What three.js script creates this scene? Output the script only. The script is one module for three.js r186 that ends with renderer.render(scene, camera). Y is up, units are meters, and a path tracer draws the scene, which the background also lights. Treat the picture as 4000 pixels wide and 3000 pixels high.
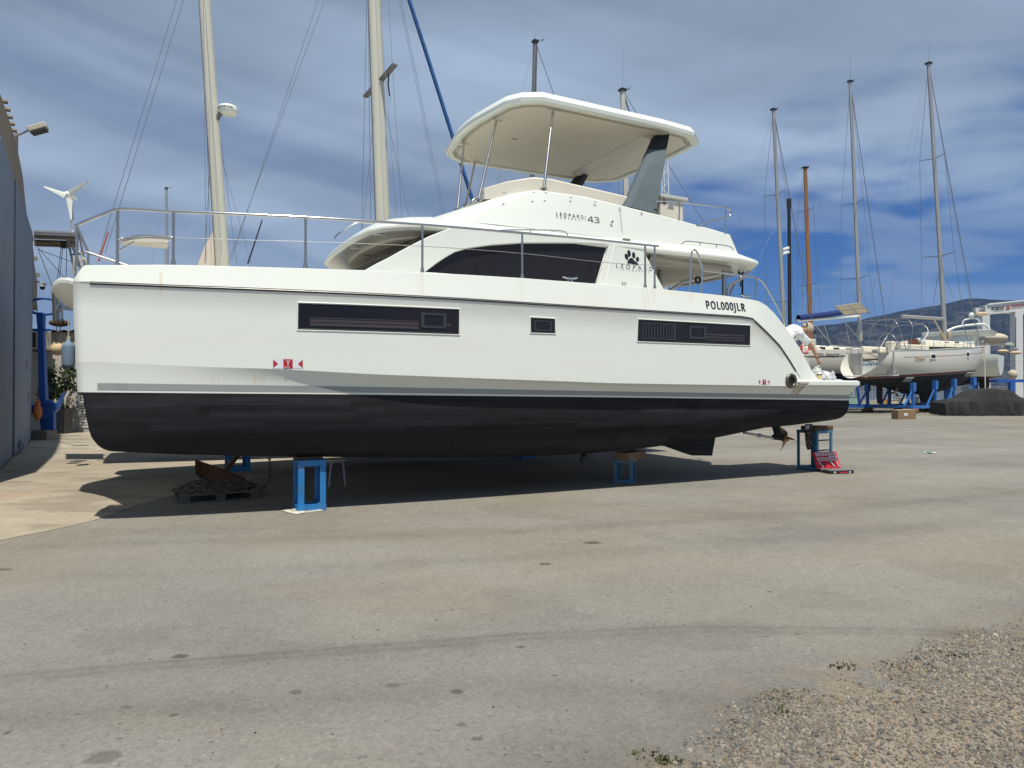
import * as THREE from 'three';
import { mergeGeometries, mergeVertices, toCreasedNormals } from 'three/addons/utils/BufferGeometryUtils.js';
import { RoundedBoxGeometry } from 'three/addons/geometries/RoundedBoxGeometry.js';
import { TextGeometry } from 'three/addons/geometries/TextGeometry.js';
import { FontLoader } from 'three/addons/loaders/FontLoader.js';
import { MarchingCubes } from 'three/addons/objects/MarchingCubes.js';

// ---------- camera, sun, sky, exposure ----------
const V3 = THREE.Vector3, PI = Math.PI;
const scene = new THREE.Scene();
const FOCAL = 2750, EYE = 1.6, PITCH = Math.atan(25 / FOCAL);
const camera = new THREE.PerspectiveCamera(2 * Math.atan(1500 / FOCAL) * 180 / PI, 4 / 3, 0.1, 12000);
camera.position.set(0, EYE, 0);
camera.rotation.x = PITCH;
const SUN = new V3(0.11, 1, 0.40).normalize();
const sun = new THREE.DirectionalLight(new THREE.Color(1.0, 0.945, 0.835), 4.8);
sun.position.copy(SUN).multiplyScalar(120);
sun.castShadow = true; sun.shadow.mapSize.set(4096, 4096); sun.shadow.radius = 1.2;
Object.assign(sun.shadow.camera, { left: -60, right: 60, top: 60, bottom: -60, near: 1, far: 300 });
scene.add(sun); scene.add(sun.target);
const renderer = new THREE.WebGLRenderer({ antialias: true });
renderer.toneMapping = THREE.LinearToneMapping;
renderer.toneMappingExposure = 1.03;
renderer.shadowMap.enabled = true;
renderer.setSize(1024, 768);

// ---------- numbers: seeded randomness and noise ----------
function rng(seed) { let a = seed >>> 0; return () => { a = (a + 0x6D2B79F5) | 0; let t = Math.imul(a ^ (a >>> 15), 1 | a); t = (t + Math.imul(t ^ (t >>> 7), 61 | t)) ^ t; return ((t ^ (t >>> 14)) >>> 0) / 4294967296; }; }
const H2 = (x, y) => { let h = Math.imul(x | 0, 374761393) + Math.imul(y | 0, 668265263); h = Math.imul(h ^ (h >>> 13), 1274126177); return ((h ^ (h >>> 16)) >>> 0) / 4294967296; };
function vn(x, y) { const i = Math.floor(x), j = Math.floor(y); let a = x - i, b = y - j; a = a * a * (3 - 2 * a); b = b * b * (3 - 2 * b); const p = H2(i, j), q = H2(i + 1, j), r = H2(i, j + 1), s = H2(i + 1, j + 1); return p + (q - p) * a + (r - p) * b + (p - q - r + s) * a * b; }
function fbm(x, y, n = 4) { let t = 0, a = 0.5, m = 0; for (let k = 0; k < n; k++) { t += a * vn(x, y); m += a; a *= 0.5; x = x * 2.03 + 17.7; y = y * 2.03 - 9.2; } return t / m; }
const clamp = (x, a = 0, b = 1) => Math.min(b, Math.max(a, x));
const sstep = (x, a, b) => { const t = clamp((x - a) / (b - a)); return t * t * (3 - 2 * t); };
const mix = (a, b, t) => a + (b - a) * t;
const mix3 = (a, b, t) => [mix(a[0], b[0], t), mix(a[1], b[1], t), mix(a[2], b[2], t)];
function lin(pts, x) { if (x <= pts[0][0]) return pts[0][1]; for (let i = 1; i < pts.length; i++) if (x <= pts[i][0]) { const [x0, y0] = pts[i - 1], [x1, y1] = pts[i]; return y0 + (y1 - y0) * (x - x0) / (x1 - x0 || 1); } return pts[pts.length - 1][1]; }

// ---------- sky: thin high cloud over deep blue ----------
{
  const W = 2048, HH = 1024, d = new Float32Array(W * HH * 4);
  for (let j = 0; j < HH; j++) for (let i = 0; i < W; i++) {
    const el = ((j + 0.5) / HH - 0.5) * PI, az = ((i + 0.5) / W - 0.5) * 2 * PI;
    const y = Math.sin(el), ch = Math.cos(el), x = ch * Math.cos(az), z = ch * Math.sin(az);
    const e = Math.max(y, 0.0);
    const t = Math.pow(1 - e, 8);
    let col = mix3([0.020, 0.102, 0.355], [0.20, 0.40, 0.68], t);
    const k = 1 / (e + 0.16), px = x * k, pz = z * k;
    const wx = fbm(px * 0.6 + 3.1, pz * 0.6 + 8.4, 3) - 0.5, wz = fbm(px * 0.6 - 7.3, pz * 0.6 + 1.9, 3) - 0.5;
    const ad = Math.atan2(x, -z), lo = Math.asin(e);   // azimuth from the view, elevation
    const band = fbm(Math.cos(ad) * 2.1 + 3 + wx * 0.9, Math.sin(ad) * 2.1 + lo * 7.5 + wz * 0.9, 5);
    const streak = fbm(px * 0.75 + pz * 0.35 + wx * 1.8 + 5, (pz * 1.9 - px * 0.55) + wz * 1.6, 5);
    const fine = fbm(px * 4.2 + wx * 3, pz * 7.5 - px * 1.5 + wz * 3, 4);
    const open = sstep(0.5 + 0.5 * Math.cos(2.5 * (ad - 0.62)) + 0.9 * (streak - 0.5) + 0.5 * (band - 0.5), 0.30, 0.74) * (1 - sstep(lo + 0.30 * (band - 0.5) + 0.14 * (fine - 0.5), 0.21, 0.38));
    const wisp = sstep(streak + 0.35 * (fine - 0.5), 0.46, 0.64);
    let c = 0.97 - open * (0.97 - 0.46 * wisp) - 0.25 * sstep(0.46 - band, 0, 0.2);
    c = clamp(c);
    const lum = 0.86 + 0.80 * (band - 0.46) + 0.42 * (streak - 0.45) + 0.16 * (fine - 0.5) - 0.16 * sstep(lo, 0.28, 0.6);
    const cl = [0.345 * lum, 0.440 * lum, 0.575 * lum];
    col = mix3(col, cl, c);
    const o = (j * W + i) * 4;
    d[o] = col[0]; d[o + 1] = col[1]; d[o + 2] = col[2]; d[o + 3] = 1;
  }
  const tex = new THREE.DataTexture(d, W, HH, THREE.RGBAFormat, THREE.FloatType);
  tex.mapping = THREE.EquirectangularReflectionMapping; tex.magFilter = THREE.LinearFilter; tex.minFilter = THREE.LinearFilter; tex.needsUpdate = true;
  scene.background = tex; scene.environment = tex;
}

// ---------- pixels of the photograph to directions ----------
function ray(px, py) { const x = (px - 2000) / FOCAL, y = (1500 - py) / FOCAL, c = Math.cos(PITCH), s = Math.sin(PITCH); return [x, y * c + s, -(y * s - c)]; }   // x, up, depth
function onDepth(px, py, D) { const [x, y, d] = ray(px, py), t = D / d; return new V3(x * t, EYE + y * t, -D); }
function onGround(px, py, w = 0) { const [x, y, d] = ray(px, py), t = (w - EYE) / y; return new V3(x * t, w, -d * t); }
// the catamaran's frame: u aft, w up, v across (away from the photographer)
const TH = 27 * PI / 180, CT = Math.cos(TH), ST = Math.sin(TH), BX = -4.725, BZ = 7.6216;
const P = (u, w, v) => new V3(u, w, -v);
function onV(px, py, v) { const [X, Y, D] = ray(px, py), t = (v - ST * BX + CT * BZ) / (-ST * X + CT * D), x = t * X, d = t * D; return [CT * (x - BX) + ST * (d - BZ), EYE + t * Y]; }
function onW(px, py, w) { const [X, Y, D] = ray(px, py), t = (w - EYE) / Y, x = t * X, d = t * D; return [CT * (x - BX) + ST * (d - BZ), -ST * (x - BX) + CT * (d - BZ)]; }
const PV = (px, py, v) => { const [u, w] = onV(px, py, v); return P(u, w, v); };
const toWorld = (u, w, v) => new V3(BX + CT * u - ST * v, w, -(BZ + ST * u + CT * v));

// ---------- building helpers ----------
const taken = {};
const numbered = n => { const k = taken[n] = (taken[n] ?? -1) + 1; return k ? n + '_' + String(k).padStart(3, '0') : n; };
function tag(o, label, category, group, kind) { if (label) o.userData.label = label; if (category) o.userData.category = category; if (group) o.userData.group = group; if (kind) o.userData.kind = kind; return o; }
function thing(name, label, category, pos, turn = 0, group) { const o = new THREE.Group(); o.name = numbered(name); if (pos) o.position.copy(pos); o.rotation.y = turn; scene.add(o); return tag(o, label, category, group); }
function uvBox(g, s = 1) {
  const p = g.attributes.position, n = g.attributes.normal, uv = new Float32Array(p.count * 2);
  for (let i = 0; i < p.count; i++) { const a = Math.abs(n.getX(i)), b = Math.abs(n.getY(i)), c = Math.abs(n.getZ(i)); let U, V; if (b > a && b > c) { U = p.getX(i); V = p.getZ(i); } else if (a > c) { U = p.getZ(i); V = p.getY(i); } else { U = p.getX(i); V = p.getY(i); } uv[2 * i] = U * s; uv[2 * i + 1] = V * s; }
  g.setAttribute('uv', new THREE.BufferAttribute(uv, 2)); return g;
}
function clean(g) { if (g.index) g = g.toNonIndexed(); for (const k of Object.keys(g.attributes)) if (!['position', 'normal', 'uv'].includes(k)) g.deleteAttribute(k); if (!g.attributes.uv) g.setAttribute('uv', new THREE.BufferAttribute(new Float32Array(g.attributes.position.count * 2), 2)); if (!g.attributes.normal) g.computeVertexNormals(); return g; }
const merge = l => l.length === 1 ? l[0] : mergeGeometries(l.map(clean));
function add(name, geo, mat, parent, keepUV) { const g = Array.isArray(geo) ? merge(geo) : geo; if (!keepUV) uvBox(g); const m = new THREE.Mesh(g, mat); m.castShadow = m.receiveShadow = true; if (parent) { m.name = name; parent.add(m); } else { m.name = numbered(name); scene.add(m); } return m; }
const solo = (name, geo, mat, label, cat, group, kind, keepUV) => tag(add(name, geo, mat, null, keepUV), label, cat, group, kind);
const box = (w, h, d, x = 0, y = 0, z = 0, ry = 0) => { const g = new THREE.BoxGeometry(w, h, d); if (ry) g.rotateY(ry); return g.translate(x, y, z); };
const rbox = (w, h, d, r, x = 0, y = 0, z = 0, seg = 2) => new RoundedBoxGeometry(w, h, d, seg, r).translate(x, y, z);
const UP = new V3(0, 1, 0);
function orient(g, a, b) { const dir = new V3().subVectors(b, a), L = dir.length(); g.applyQuaternion(new THREE.Quaternion().setFromUnitVectors(UP, dir.normalize())); return g.translate((a.x + b.x) / 2, (a.y + b.y) / 2, (a.z + b.z) / 2); }
const bar = (a, b, r, r2 = r, seg = 8) => orient(new THREE.CylinderGeometry(r2, r, a.distanceTo(b), seg), a, b);
function beam(a, b, w, d) {   // square section, one face kept level
  const dir = new V3().subVectors(b, a), L = dir.length(); dir.normalize(); const ref = Math.abs(dir.y) > 0.95 ? new V3(1, 0, 0) : UP; const side = new V3().crossVectors(ref, dir).normalize(), up = new V3().crossVectors(dir, side);
  return new THREE.BoxGeometry(w, d, L).applyMatrix4(new THREE.Matrix4().makeBasis(side, up, dir)).translate((a.x + b.x) / 2, (a.y + b.y) / 2, (a.z + b.z) / 2);
}
function tube(pts, r, seg, rad = 8, closed = false, tension) { const c = new THREE.CatmullRomCurve3(pts, closed, tension === undefined ? 'centripetal' : 'catmullrom', tension); return new THREE.TubeGeometry(c, seg || pts.length * 6, r, rad, closed); }
const ball = (r, p, sx = 1, sy = 1, sz = 1, n = 12) => new THREE.SphereGeometry(r, n, Math.max(6, n * 0.7 | 0)).scale(sx, sy, sz).translate(p.x, p.y, p.z);
function poly(pts, r, rad = 8) { const g = []; for (let i = 1; i < pts.length; i++) { g.push(bar(pts[i - 1], pts[i], r, r, rad)); if (i < pts.length - 1) g.push(new THREE.SphereGeometry(r, rad, 5).translate(pts[i].x, pts[i].y, pts[i].z)); } return merge(g); }
function sheet(rows, crease = 0.6, uvf) {   // rows of equally many points
  const n = rows.length, m = rows[0].length, pos = [], uv = [], idx = [];
  rows.forEach((r, i) => r.forEach((p, j) => { pos.push(p.x, p.y, p.z); const q = uvf ? uvf(p, i, j) : [i / (n - 1), j / (m - 1)]; uv.push(q[0], q[1]); }));
  for (let i = 0; i < n - 1; i++) for (let j = 0; j < m - 1; j++) { const a = i * m + j, b = a + 1, c = a + m, d = c + 1; idx.push(a, c, b, b, c, d); }
  const g = new THREE.BufferGeometry(); g.setAttribute('position', new THREE.Float32BufferAttribute(pos, 3)); g.setAttribute('uv', new THREE.Float32BufferAttribute(uv, 2)); g.setIndex(idx);
  if (crease > 0) { g.computeVertexNormals(); return toCreasedNormals(g, crease); } g.computeVertexNormals(); return g;
}
function fan(pts) {   // flat polygon from 3-D points
  const c = new V3(); pts.forEach(p => c.add(p)); c.divideScalar(pts.length); const pos = []; for (let i = 0; i < pts.length; i++) { const a = pts[i], b = pts[(i + 1) % pts.length]; pos.push(a.x, a.y, a.z, b.x, b.y, b.z, c.x, c.y, c.z); }
  const g = new THREE.BufferGeometry(); g.setAttribute('position', new THREE.Float32BufferAttribute(pos, 3)); g.computeVertexNormals(); g.setAttribute('uv', new THREE.Float32BufferAttribute(new Float32Array(pts.length * 6), 2)); return g;
}
function loop(rings, crease = 0.5, caps = true) {   // closed rings of equally many points, skinned, capped
  const g = [sheet(rings.map(r => [...r, r[0]]), crease)];
  if (caps) { g.push(fan(rings[0])); g.push(fan([...rings[rings.length - 1]].reverse())); }
  return merge(g);
}
function prism(pts, depth, bevel = 0, holes = []) {   // 2-D outline, extruded along +z
  const s = new THREE.Shape(pts.map(([x, y]) => new THREE.Vector2(x, y))); for (const h of holes) s.holes.push(new THREE.Path(h.map(([x, y]) => new THREE.Vector2(x, y))));
  return new THREE.ExtrudeGeometry(s, { depth: depth - 2 * bevel, bevelEnabled: bevel > 0, bevelSize: bevel, bevelThickness: bevel, bevelSegments: 2, bevelOffset: -bevel, curveSegments: 8 }).translate(0, 0, bevel);
}
const lathe = (pts, seg = 20) => new THREE.LatheGeometry(pts.map(([x, y]) => new THREE.Vector2(x, y)), seg);

// ---------- materials ----------
const C = (r, g, b) => new THREE.Color().setRGB(r, g, b);
const mat = (r, g, b, rough = 0.6, metal = 0, extra = {}) => new THREE.MeshPhysicalMaterial({ color: C(r, g, b), roughness: rough, metalness: metal, side: THREE.DoubleSide, ...extra });
function texture(w, h, fn, srgb = true, rx = 1, ry = 1) {   // fn gives linear colour or one number
  const d = new Uint8Array(w * h * 4); const enc = srgb ? (c => { c = clamp(c); return 255 * (c < 0.0031308 ? 12.92 * c : 1.055 * Math.pow(c, 1 / 2.4) - 0.055); }) : (c => 255 * clamp(c));
  for (let j = 0; j < h; j++) for (let i = 0; i < w; i++) { const v = fn(i / w, j / h, i, j), o = (j * w + i) * 4; if (typeof v === 'number') d[o] = d[o + 1] = d[o + 2] = enc(v); else { d[o] = enc(v[0]); d[o + 1] = enc(v[1]); d[o + 2] = enc(v[2]); } d[o + 3] = 255; }
  const t = new THREE.DataTexture(d, w, h); t.wrapS = t.wrapT = THREE.RepeatWrapping; t.magFilter = THREE.LinearFilter; t.minFilter = THREE.LinearMipmapLinearFilter; t.generateMipmaps = true; if (srgb) t.colorSpace = THREE.SRGBColorSpace; t.repeat.set(rx, ry); t.needsUpdate = true; return t;
}
// noise that repeats after n cells
function tn(x, y, n, seed = 0) { const i = Math.floor(x), j = Math.floor(y), w = k => ((k % n) + n) % n; let a = x - i, b = y - j; a = a * a * (3 - 2 * a); b = b * b * (3 - 2 * b); const p = H2(w(i) + seed, w(j)), q = H2(w(i + 1) + seed, w(j)), r = H2(w(i) + seed, w(j + 1)), s = H2(w(i + 1) + seed, w(j + 1)); return p + (q - p) * a + (r - p) * b + (p - q - r + s) * a * b; }
function tfbm(x, y, n, o = 4, seed = 0) { let t = 0, a = 0.5, m = 0; for (let k = 0; k < o; k++) { t += a * tn(x * n, y * n, n, seed + k * 31); m += a; a *= 0.55; n *= 2; } return t / m; }
const mottle = (base, amp, cells, size, rep, seed, o = 5) => texture(size, size, (x, y) => { const k = 1 + amp * (tfbm(x, y, cells, o, seed) - 0.5) * 2; return base.map(c => c * k); }, true, rep, rep);
const grain = (cells, size, rep, seed, o = 4) => texture(size, size, (x, y) => tfbm(x, y, cells, o, seed), false, rep, rep);
const fineBump = grain(24, 512, 1.3, 5), roughBump = grain(8, 512, 0.8, 9, 6);
// ---------- the ground ----------
const asphBump = texture(1024, 1024, (x, y) => 0.55 * tfbm(x, y, 90, 3, 3) + 0.45 * tfbm(x, y, 200, 2, 8), false, 1 / 1.5, 1 / 1.5);
const gravelEdge = [[-1, 1.8], [0.2, 2.56], [0.56, 2.92], [1.02, 3.42], [1.36, 3.66], [1.9, 3.94], [2.32, 4.18], [2.79, 4.44], [3.66, 4.96], [5, 5.7], [8, 7.3], [14, 10.2]];
const tyre = (x, D, pts, wid) => { const d = D - lin(pts, x); return Math.exp(-(d * d) / (wid * wid)); };
const T1 = [[-5, 3.5], [-2.87, 3.95], [-2.28, 4.11], [-1.17, 4.36], [0.03, 4.63], [1.18, 4.78], [2.52, 4.74], [3.17, 4.66], [5, 4.3]];
const T2 = [[-4, 3.2], [-1, 3.66], [0, 3.82], [0.6, 3.78], [1.2, 3.55], [2, 3.1]];
const T3 = [[-9, 6.6], [-3, 7.5], [0, 8.0], [4, 9.2], [9, 11.6], [16, 15]];
const spots = []; { const r = rng(77); for (let i = 0; i < 80; i++) { const D = 3 + 11 * r() * r(), x = (r() - 0.5) * 1.5 * D; spots.push([x, D, 0.008 + 0.024 * r() * r(), 0.25 + 0.45 * r(), 0.7 + 0.8 * r()]); } spots.push([-1.78, 3.08, 0.055, 0.5, 1.3], [-1.15, 3.75, 0.03, 0.5, 1.1], [0.3, 6.5, 0.05, 0.7, 1.2], [0.84, 7.4, 0.06, 0.8, 1.4], [-0.3, 3.75, 0.03, 0.65, 1.1], [-2.0, 4.25, 0.035, 0.7, 1.3], [-4.6, 6.3, 0.05, 0.6, 2.4]); }
function asphalt(x, D, fine) {
  const big = fbm(x * 0.16 + 4, D * 0.22 + 9, 4), mid = fbm(x * 0.9 + 2, D * 1.4 + 7, 4), sweep = fbm((x * 0.45 - D * 0.9) * 0.9, (x * 0.9 + D * 0.45) * 0.16, 4);
  let c = [0.236, 0.226, 0.197];
  let k = 1 + 0.24 * (big - 0.5) + 0.16 * (mid - 0.5) + 0.26 * (sweep - 0.5);
  c = mix3(c, [0.236, 0.210, 0.168], sstep(fbm(x * 0.33 + 30, D * 0.45 + 3, 4), 0.52, 0.75) * 0.7);       // sandy dust
  c = mix3(c, [0.205, 0.196, 0.180], sstep(fbm(x * 0.28 - 12, D * 0.36 + 21, 4), 0.5, 0.72) * 0.65);      // greyer, worn
  const rag = 0.4 + 0.9 * fbm(x * 3.1, D * 6.2, 3);
  k *= 1 - 0.20 * rag * tyre(x, D, T1, 0.03) - 0.13 * rag * tyre(x, D + 0.09, T1, 0.04) - 0.09 * rag * tyre(x, D + 0.05, T1, 0.16) - 0.15 * rag * tyre(x, D, T2, 0.16) - 0.14 * rag * tyre(x, D, T3, 0.22) - 0.10 * rag * tyre(x, D + 1.3, T3, 0.2);
  const e = D - lin(gravelEdge, x); k *= 1 - 0.22 * Math.exp(-e * e / 0.18) * rag ;
  if (e < 1.2) { const sd = Math.exp(-Math.max(0, e) / 0.22) * sstep(fbm(x * 5 + 3, D * 5, 4), 0.38, 0.62); c = mix3(c, [0.27, 0.22, 0.165], 0.8 * sd); k *= 1 + 0.25 * sd * (fbm(x * 40, D * 40, 2) - 0.5); }
  const grit = fbm(x * 9 + 2, D * 9, 3); k *= 0.95 + 0.10 * grit; if (fbm(x * 0.8 + 60, D * 1.1 + 8, 5) > 0.60) k *= 0.93;
  const a = H2(Math.floor(x / 0.012), Math.floor(D / 0.012)), b = fbm(x * 55, D * 55, 2);
  if (fine) { k *= (0.84 + 0.32 * b) * (0.94 + 0.12 * H2(Math.floor(x / 0.006), Math.floor(D / 0.006))); if (a > 0.990) k *= 1.12 + 0.28 * H2(Math.floor(x / 0.012) + 7, Math.floor(D / 0.012)); else if (a < 0.02) k *= 0.80; } else k *= 0.86 + 0.28 * fbm(x * 24, D * 24, 2) * (0.8 + 0.4 * H2(Math.floor(x / 0.02), Math.floor(D / 0.02)));
  for (const s of spots) { const dx = (x - s[0]) / s[4], dd = D - s[1]; if (dx > -0.3 && dx < 0.3 && dd > -0.3 && dd < 0.3) { const q = Math.sqrt(dx * dx + dd * dd) / (s[2] * (0.75 + 0.5 * vn(x * 40, D * 40))); if (q < 1.3) { const f = (1 - sstep(q, 0.7, 1.3)) * s[3]; c = mix3(c, [0.06, 0.055, 0.045], f); } } }
  return [c[0] * k, c[1] * k, c[2] * k];
}
function concrete(x, D) {
  const big = fbm(x * 0.3 + 14, D * 0.3 + 2, 4), mid = fbm(x * 1.6, D * 3.0 + 5, 4);
  let c = [0.37, 0.325, 0.25], k = 0.84 + 0.34 * (big - 0.5) + 0.3 * (mid - 0.5) + 0.16 * (fbm(x * 22, D * 22, 3) - 0.5) + 0.12;
  const rust = Math.exp(-Math.pow((D - 11.4 - 0.12 * x + 0.6 * (fbm(x * 0.7, D, 2) - 0.5)) / 0.35, 2)) * sstep(-x, 6.3, 8.5);
  c = mix3(c, [0.33, 0.20, 0.11], 0.55 * rust * fbm(x * 2, D * 5, 3) * 1.6);
  c = mix3(c, [0.18, 0.16, 0.13], 0.5 * sstep(fbm(x * 0.9 + 40, D * 1.8, 5), 0.56, 0.72));
  if (fbm(x * 2.2 + 9, D * 2.2 + 3, 5) > 0.492 && fbm(x * 2.2 + 9, D * 2.2 + 3, 5) < 0.500) k *= 0.72;
  return [c[0] * k, c[1] * k, c[2] * k];
}
function patch(name, x0, x1, D0, D1, w, h, fn, y, bump) {   // a flat sheet whose colours are computed in metres
  const t = texture(w, h, (a, b) => fn(mix(x0, x1, a), mix(D0, D1, b))); t.wrapS = t.wrapT = THREE.ClampToEdgeWrapping;
  const g = new THREE.PlaneGeometry(x1 - x0, D1 - D0).rotateX(-PI / 2).translate((x0 + x1) / 2, y, -(D0 + D1) / 2);
  const b = asphBump.clone(); b.repeat.set((x1 - x0) / 1.5, (D1 - D0) / 1.5); b.needsUpdate = true;
  const m = solo(name, g, mat(1, 1, 1, 0.93, 0, { map: t, bumpMap: b, bumpScale: bump, specularIntensity: 0.3 }), null, null, null, 'structure', true); m.castShadow = false; return m;
}
{
  const far = texture(1024, 1024, (x, y) => { const k = 0.86 + 0.5 * (tfbm(x, y, 5, 6, 2) - 0.5) + 0.14; return [0.222 * k, 0.208 * k, 0.170 * k]; }, true, 1 / 24, 1 / 24);
  const g = new THREE.PlaneGeometry(460, 150, 1, 1).rotateX(-PI / 2).translate(20, -0.012, -45);
  solo('ground', g, mat(1, 1, 1, 0.95, 0, { map: far, specularIntensity: 0.3 }), null, null, null, 'structure').castShadow = false;
}
patch('asphalt', -5.2, 5.2, 1.2, 7.2, 2048, 1180, (x, D) => asphalt(x, D, true), 0, 0.0022);
patch('asphalt', -13, 23, 7.2, 40, 2048, 1866, (x, D) => asphalt(x, D, false), 0, 0.002);
patch('asphalt', 5.2, 23, 1.2, 7.2, 1024, 352, (x, D) => asphalt(x, D, false), 0, 0.002);
patch('asphalt', -13, -5.2, 1.2, 7.2, 512, 400, (x, D) => asphalt(x, D, false), 0, 0.002);
{ // concrete apron beside the shed, poured in one slab with a ragged joint
  const edge = [[-5.47, 7.54], [-5.22, 8.2], [-5.13, 8.73], [-5.20, 9.6], [-5.14, 10.88], [-4.9, 11.7], [-4.73, 12.4], [-4.2, 14], [-3.4, 17], [-2, 22], [-2, 28], [-22, 28], [-22, 6.2], [-7.6, 6.2], [-6.2, 6.9]];
  const pts = []; for (let i = 0; i < edge.length; i++) { const a = edge[i], b = edge[(i + 1) % edge.length]; for (let k = 0; k < 8; k++) { const t = k / 8; const x = mix(a[0], b[0], t), D = mix(a[1], b[1], t); pts.push([x + 0.05 * (fbm(x * 4, D * 4, 3) - 0.5), D + 0.08 * (fbm(x * 3 + 9, D * 3, 3) - 0.5)]); } }
  const g = new THREE.ShapeGeometry(new THREE.Shape(pts.map(([x, D]) => new THREE.Vector2(x, D)))).rotateX(-PI / 2);
  const p = g.attributes.position, uv = g.attributes.uv; for (let i = 0; i < p.count; i++) { p.setY(i, 0.004); uv.setXY(i, (p.getX(i) + 22) / 20, (-p.getZ(i) - 6) / 22); }
  g.computeVertexNormals();
  const t = texture(1400, 1400, (a, b) => concrete(-22 + 20 * a, 6 + 22 * b)); t.wrapS = t.wrapT = THREE.ClampToEdgeWrapping;
  const b = asphBump.clone(); b.repeat.set(13, 14); b.needsUpdate = true;
  solo('concrete_apron', g, mat(1, 1, 1, 0.9, 0, { map: t, bumpMap: b, bumpScale: 0.004, specularIntensity: 0.3 }), null, null, null, 'structure', true).castShadow = false;
}
{ // gravel verge: a low bank of sandy soil under loose stones
  const t = texture(1024, 1024, (x, y) => { const k = 0.7 + 0.6 * tfbm(x, y, 8, 6, 61); const w = tfbm(x, y, 5, 4, 13); const c = mix3([0.262, 0.218, 0.168], [0.215, 0.188, 0.152], sstep(w, 0.4, 0.65)); const s = tn(x * 160, y * 160, 160, 5); return c.map(v => v * k * (0.8 + 0.4 * s)); }, true, 1 / 2, 1 / 2);
  const rows = []; const hgt = (x, D) => { const e = lin(gravelEdge, x) - D; return -0.01 + 0.055 * sstep(e + 0.12 * (fbm(x * 3, D * 3, 3) - 0.5), 0, 0.8) + 0.02 * (fbm(x * 2.5, D * 2.5, 4) - 0.5) * sstep(e, 0.1, 0.8) + 0.03 * sstep(e, 0.8, 3); };
  for (let i = 0; i <= 120; i++) { const x = mix(-0.6, 8, i / 120), r = []; const De = lin(gravelEdge, x) + 0.10 + 0.3 * (fbm(x * 2.3 + 5, 3, 4) - 0.5); for (let j = 0; j <= 60; j++) { const D = mix(1.0, De, j / 60); r.push(new V3(x, hgt(x, D), -D)); } rows.push(r); }
  const m = solo('gravel_verge', sheet(rows, 0), mat(1, 1, 1, 0.97, 0, { map: t, bumpMap: roughBump, bumpScale: 0.01, specularIntensity: 0.2 }), null, null, null, 'structure');
  // stones, in four shapes
  const R = rng(4021), vis = (x, D) => Math.abs(x) < D * 0.76 + 0.3;
  const cols = [[0.285, 0.245, 0.19], [0.25, 0.225, 0.19], [0.20, 0.195, 0.18], [0.31, 0.275, 0.22], [0.265, 0.21, 0.155], [0.37, 0.335, 0.285], [0.155, 0.152, 0.145]];
  const stoneMat = mat(1, 1, 1, 0.9, 0, { bumpMap: fineBump, bumpScale: 0.002, specularIntensity: 0.3 });
  for (let kd = 0; kd < 4; kd++) {
    let g = new THREE.IcosahedronGeometry(1, 1); const p = g.attributes.position; for (let i = 0; i < p.count; i++) { const x = p.getX(i), y = p.getY(i), z = p.getZ(i); const k = 0.72 + 0.6 * fbm(x * 1.3 + kd * 9 + 5 + z, y * 1.3 + z * 0.8 + 4, 2); p.setXYZ(i, x * k * (1 + 0.25 * kd % 0.6), y * k * 0.62, z * k); } g.computeVertexNormals(); uvBox(g);
    const N = 14000, im = new THREE.InstancedMesh(g, stoneMat, N); const q = new THREE.Quaternion(), m4 = new THREE.Matrix4(), e = new THREE.Euler(); let n = 0, tries = 0;
    while (n < N && tries++ < N * 30) {
      const D = 2.4 + 3.9 * Math.pow(R(), 0.9), x = -0.3 + 5.2 * R(); if (!vis(x, D)) continue; const ed = lin(gravelEdge, x) + 0.25 * (fbm(x * 2.3 + 5, 3, 4) - 0.5) - D; if (ed < -0.06 - 0.5 * Math.pow(R(), 6) || (ed < 0.35 && R() > 0.25 + ed * 2)) continue;
      if (fbm(x * 1.7 + 8, D * 1.7, 3) < 0.42 && R() < 0.72) continue;
      const s = (0.0024 + 0.0072 * Math.pow(R(), 3.2)) * (R() > 0.988 ? 1.9 : 1); e.set(R() * 0.9, R() * 6.3, R() * 0.9); q.setFromEuler(e);
      m4.compose(new V3(x, Math.max(0, hgt(x, D)) + s * 0.28, -D), q, new V3(s, s, s)); im.setMatrixAt(n, m4); const c = cols[(R() * cols.length) | 0], k = 0.75 + 0.5 * R(); im.setColorAt(n, C(c[0] * k, c[1] * k, c[2] * k)); n++;
    }
    im.count = n; im.name = numbered('gravel_stones'); im.castShadow = im.receiveShadow = true; scene.add(im); tag(im, 'loose tan and grey gravel on the sandy verge', 'gravel', null, 'stuff');
  }
  // loose grit scattered over the tarmac
  { let g = new THREE.IcosahedronGeometry(1, 0).scale(1, 0.6, 0.8); g.computeVertexNormals(); uvBox(g); const N = 650, im = new THREE.InstancedMesh(g, stoneMat, N); const m4 = new THREE.Matrix4(), q = new THREE.Quaternion(), e = new THREE.Euler(); let n = 0; while (n < N) { const D = 2.8 + 11 * R() * R(), x = (R() - 0.5) * 1.5 * D; if (D < lin(gravelEdge, x)) continue; const near = Math.exp(-(D - lin(gravelEdge, x)) / 0.8); if (R() > 0.25 + near) continue; const s = 0.0025 + 0.005 * Math.pow(R(), 3); e.set(R(), R() * 6, R()); m4.compose(new V3(x, s * 0.4, -D), q.setFromEuler(e), new V3(s, s, s)); im.setMatrixAt(n, m4); const c = R() < 0.2 ? [0.05, 0.046, 0.04] : cols[(R() * cols.length) | 0]; im.setColorAt(n, C(...c)); n++; } im.name = 'loose_grit'; im.castShadow = true; scene.add(im); tag(im, 'scattered grit and small stones lying on the tarmac', 'grit', null, 'stuff'); }
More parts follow.
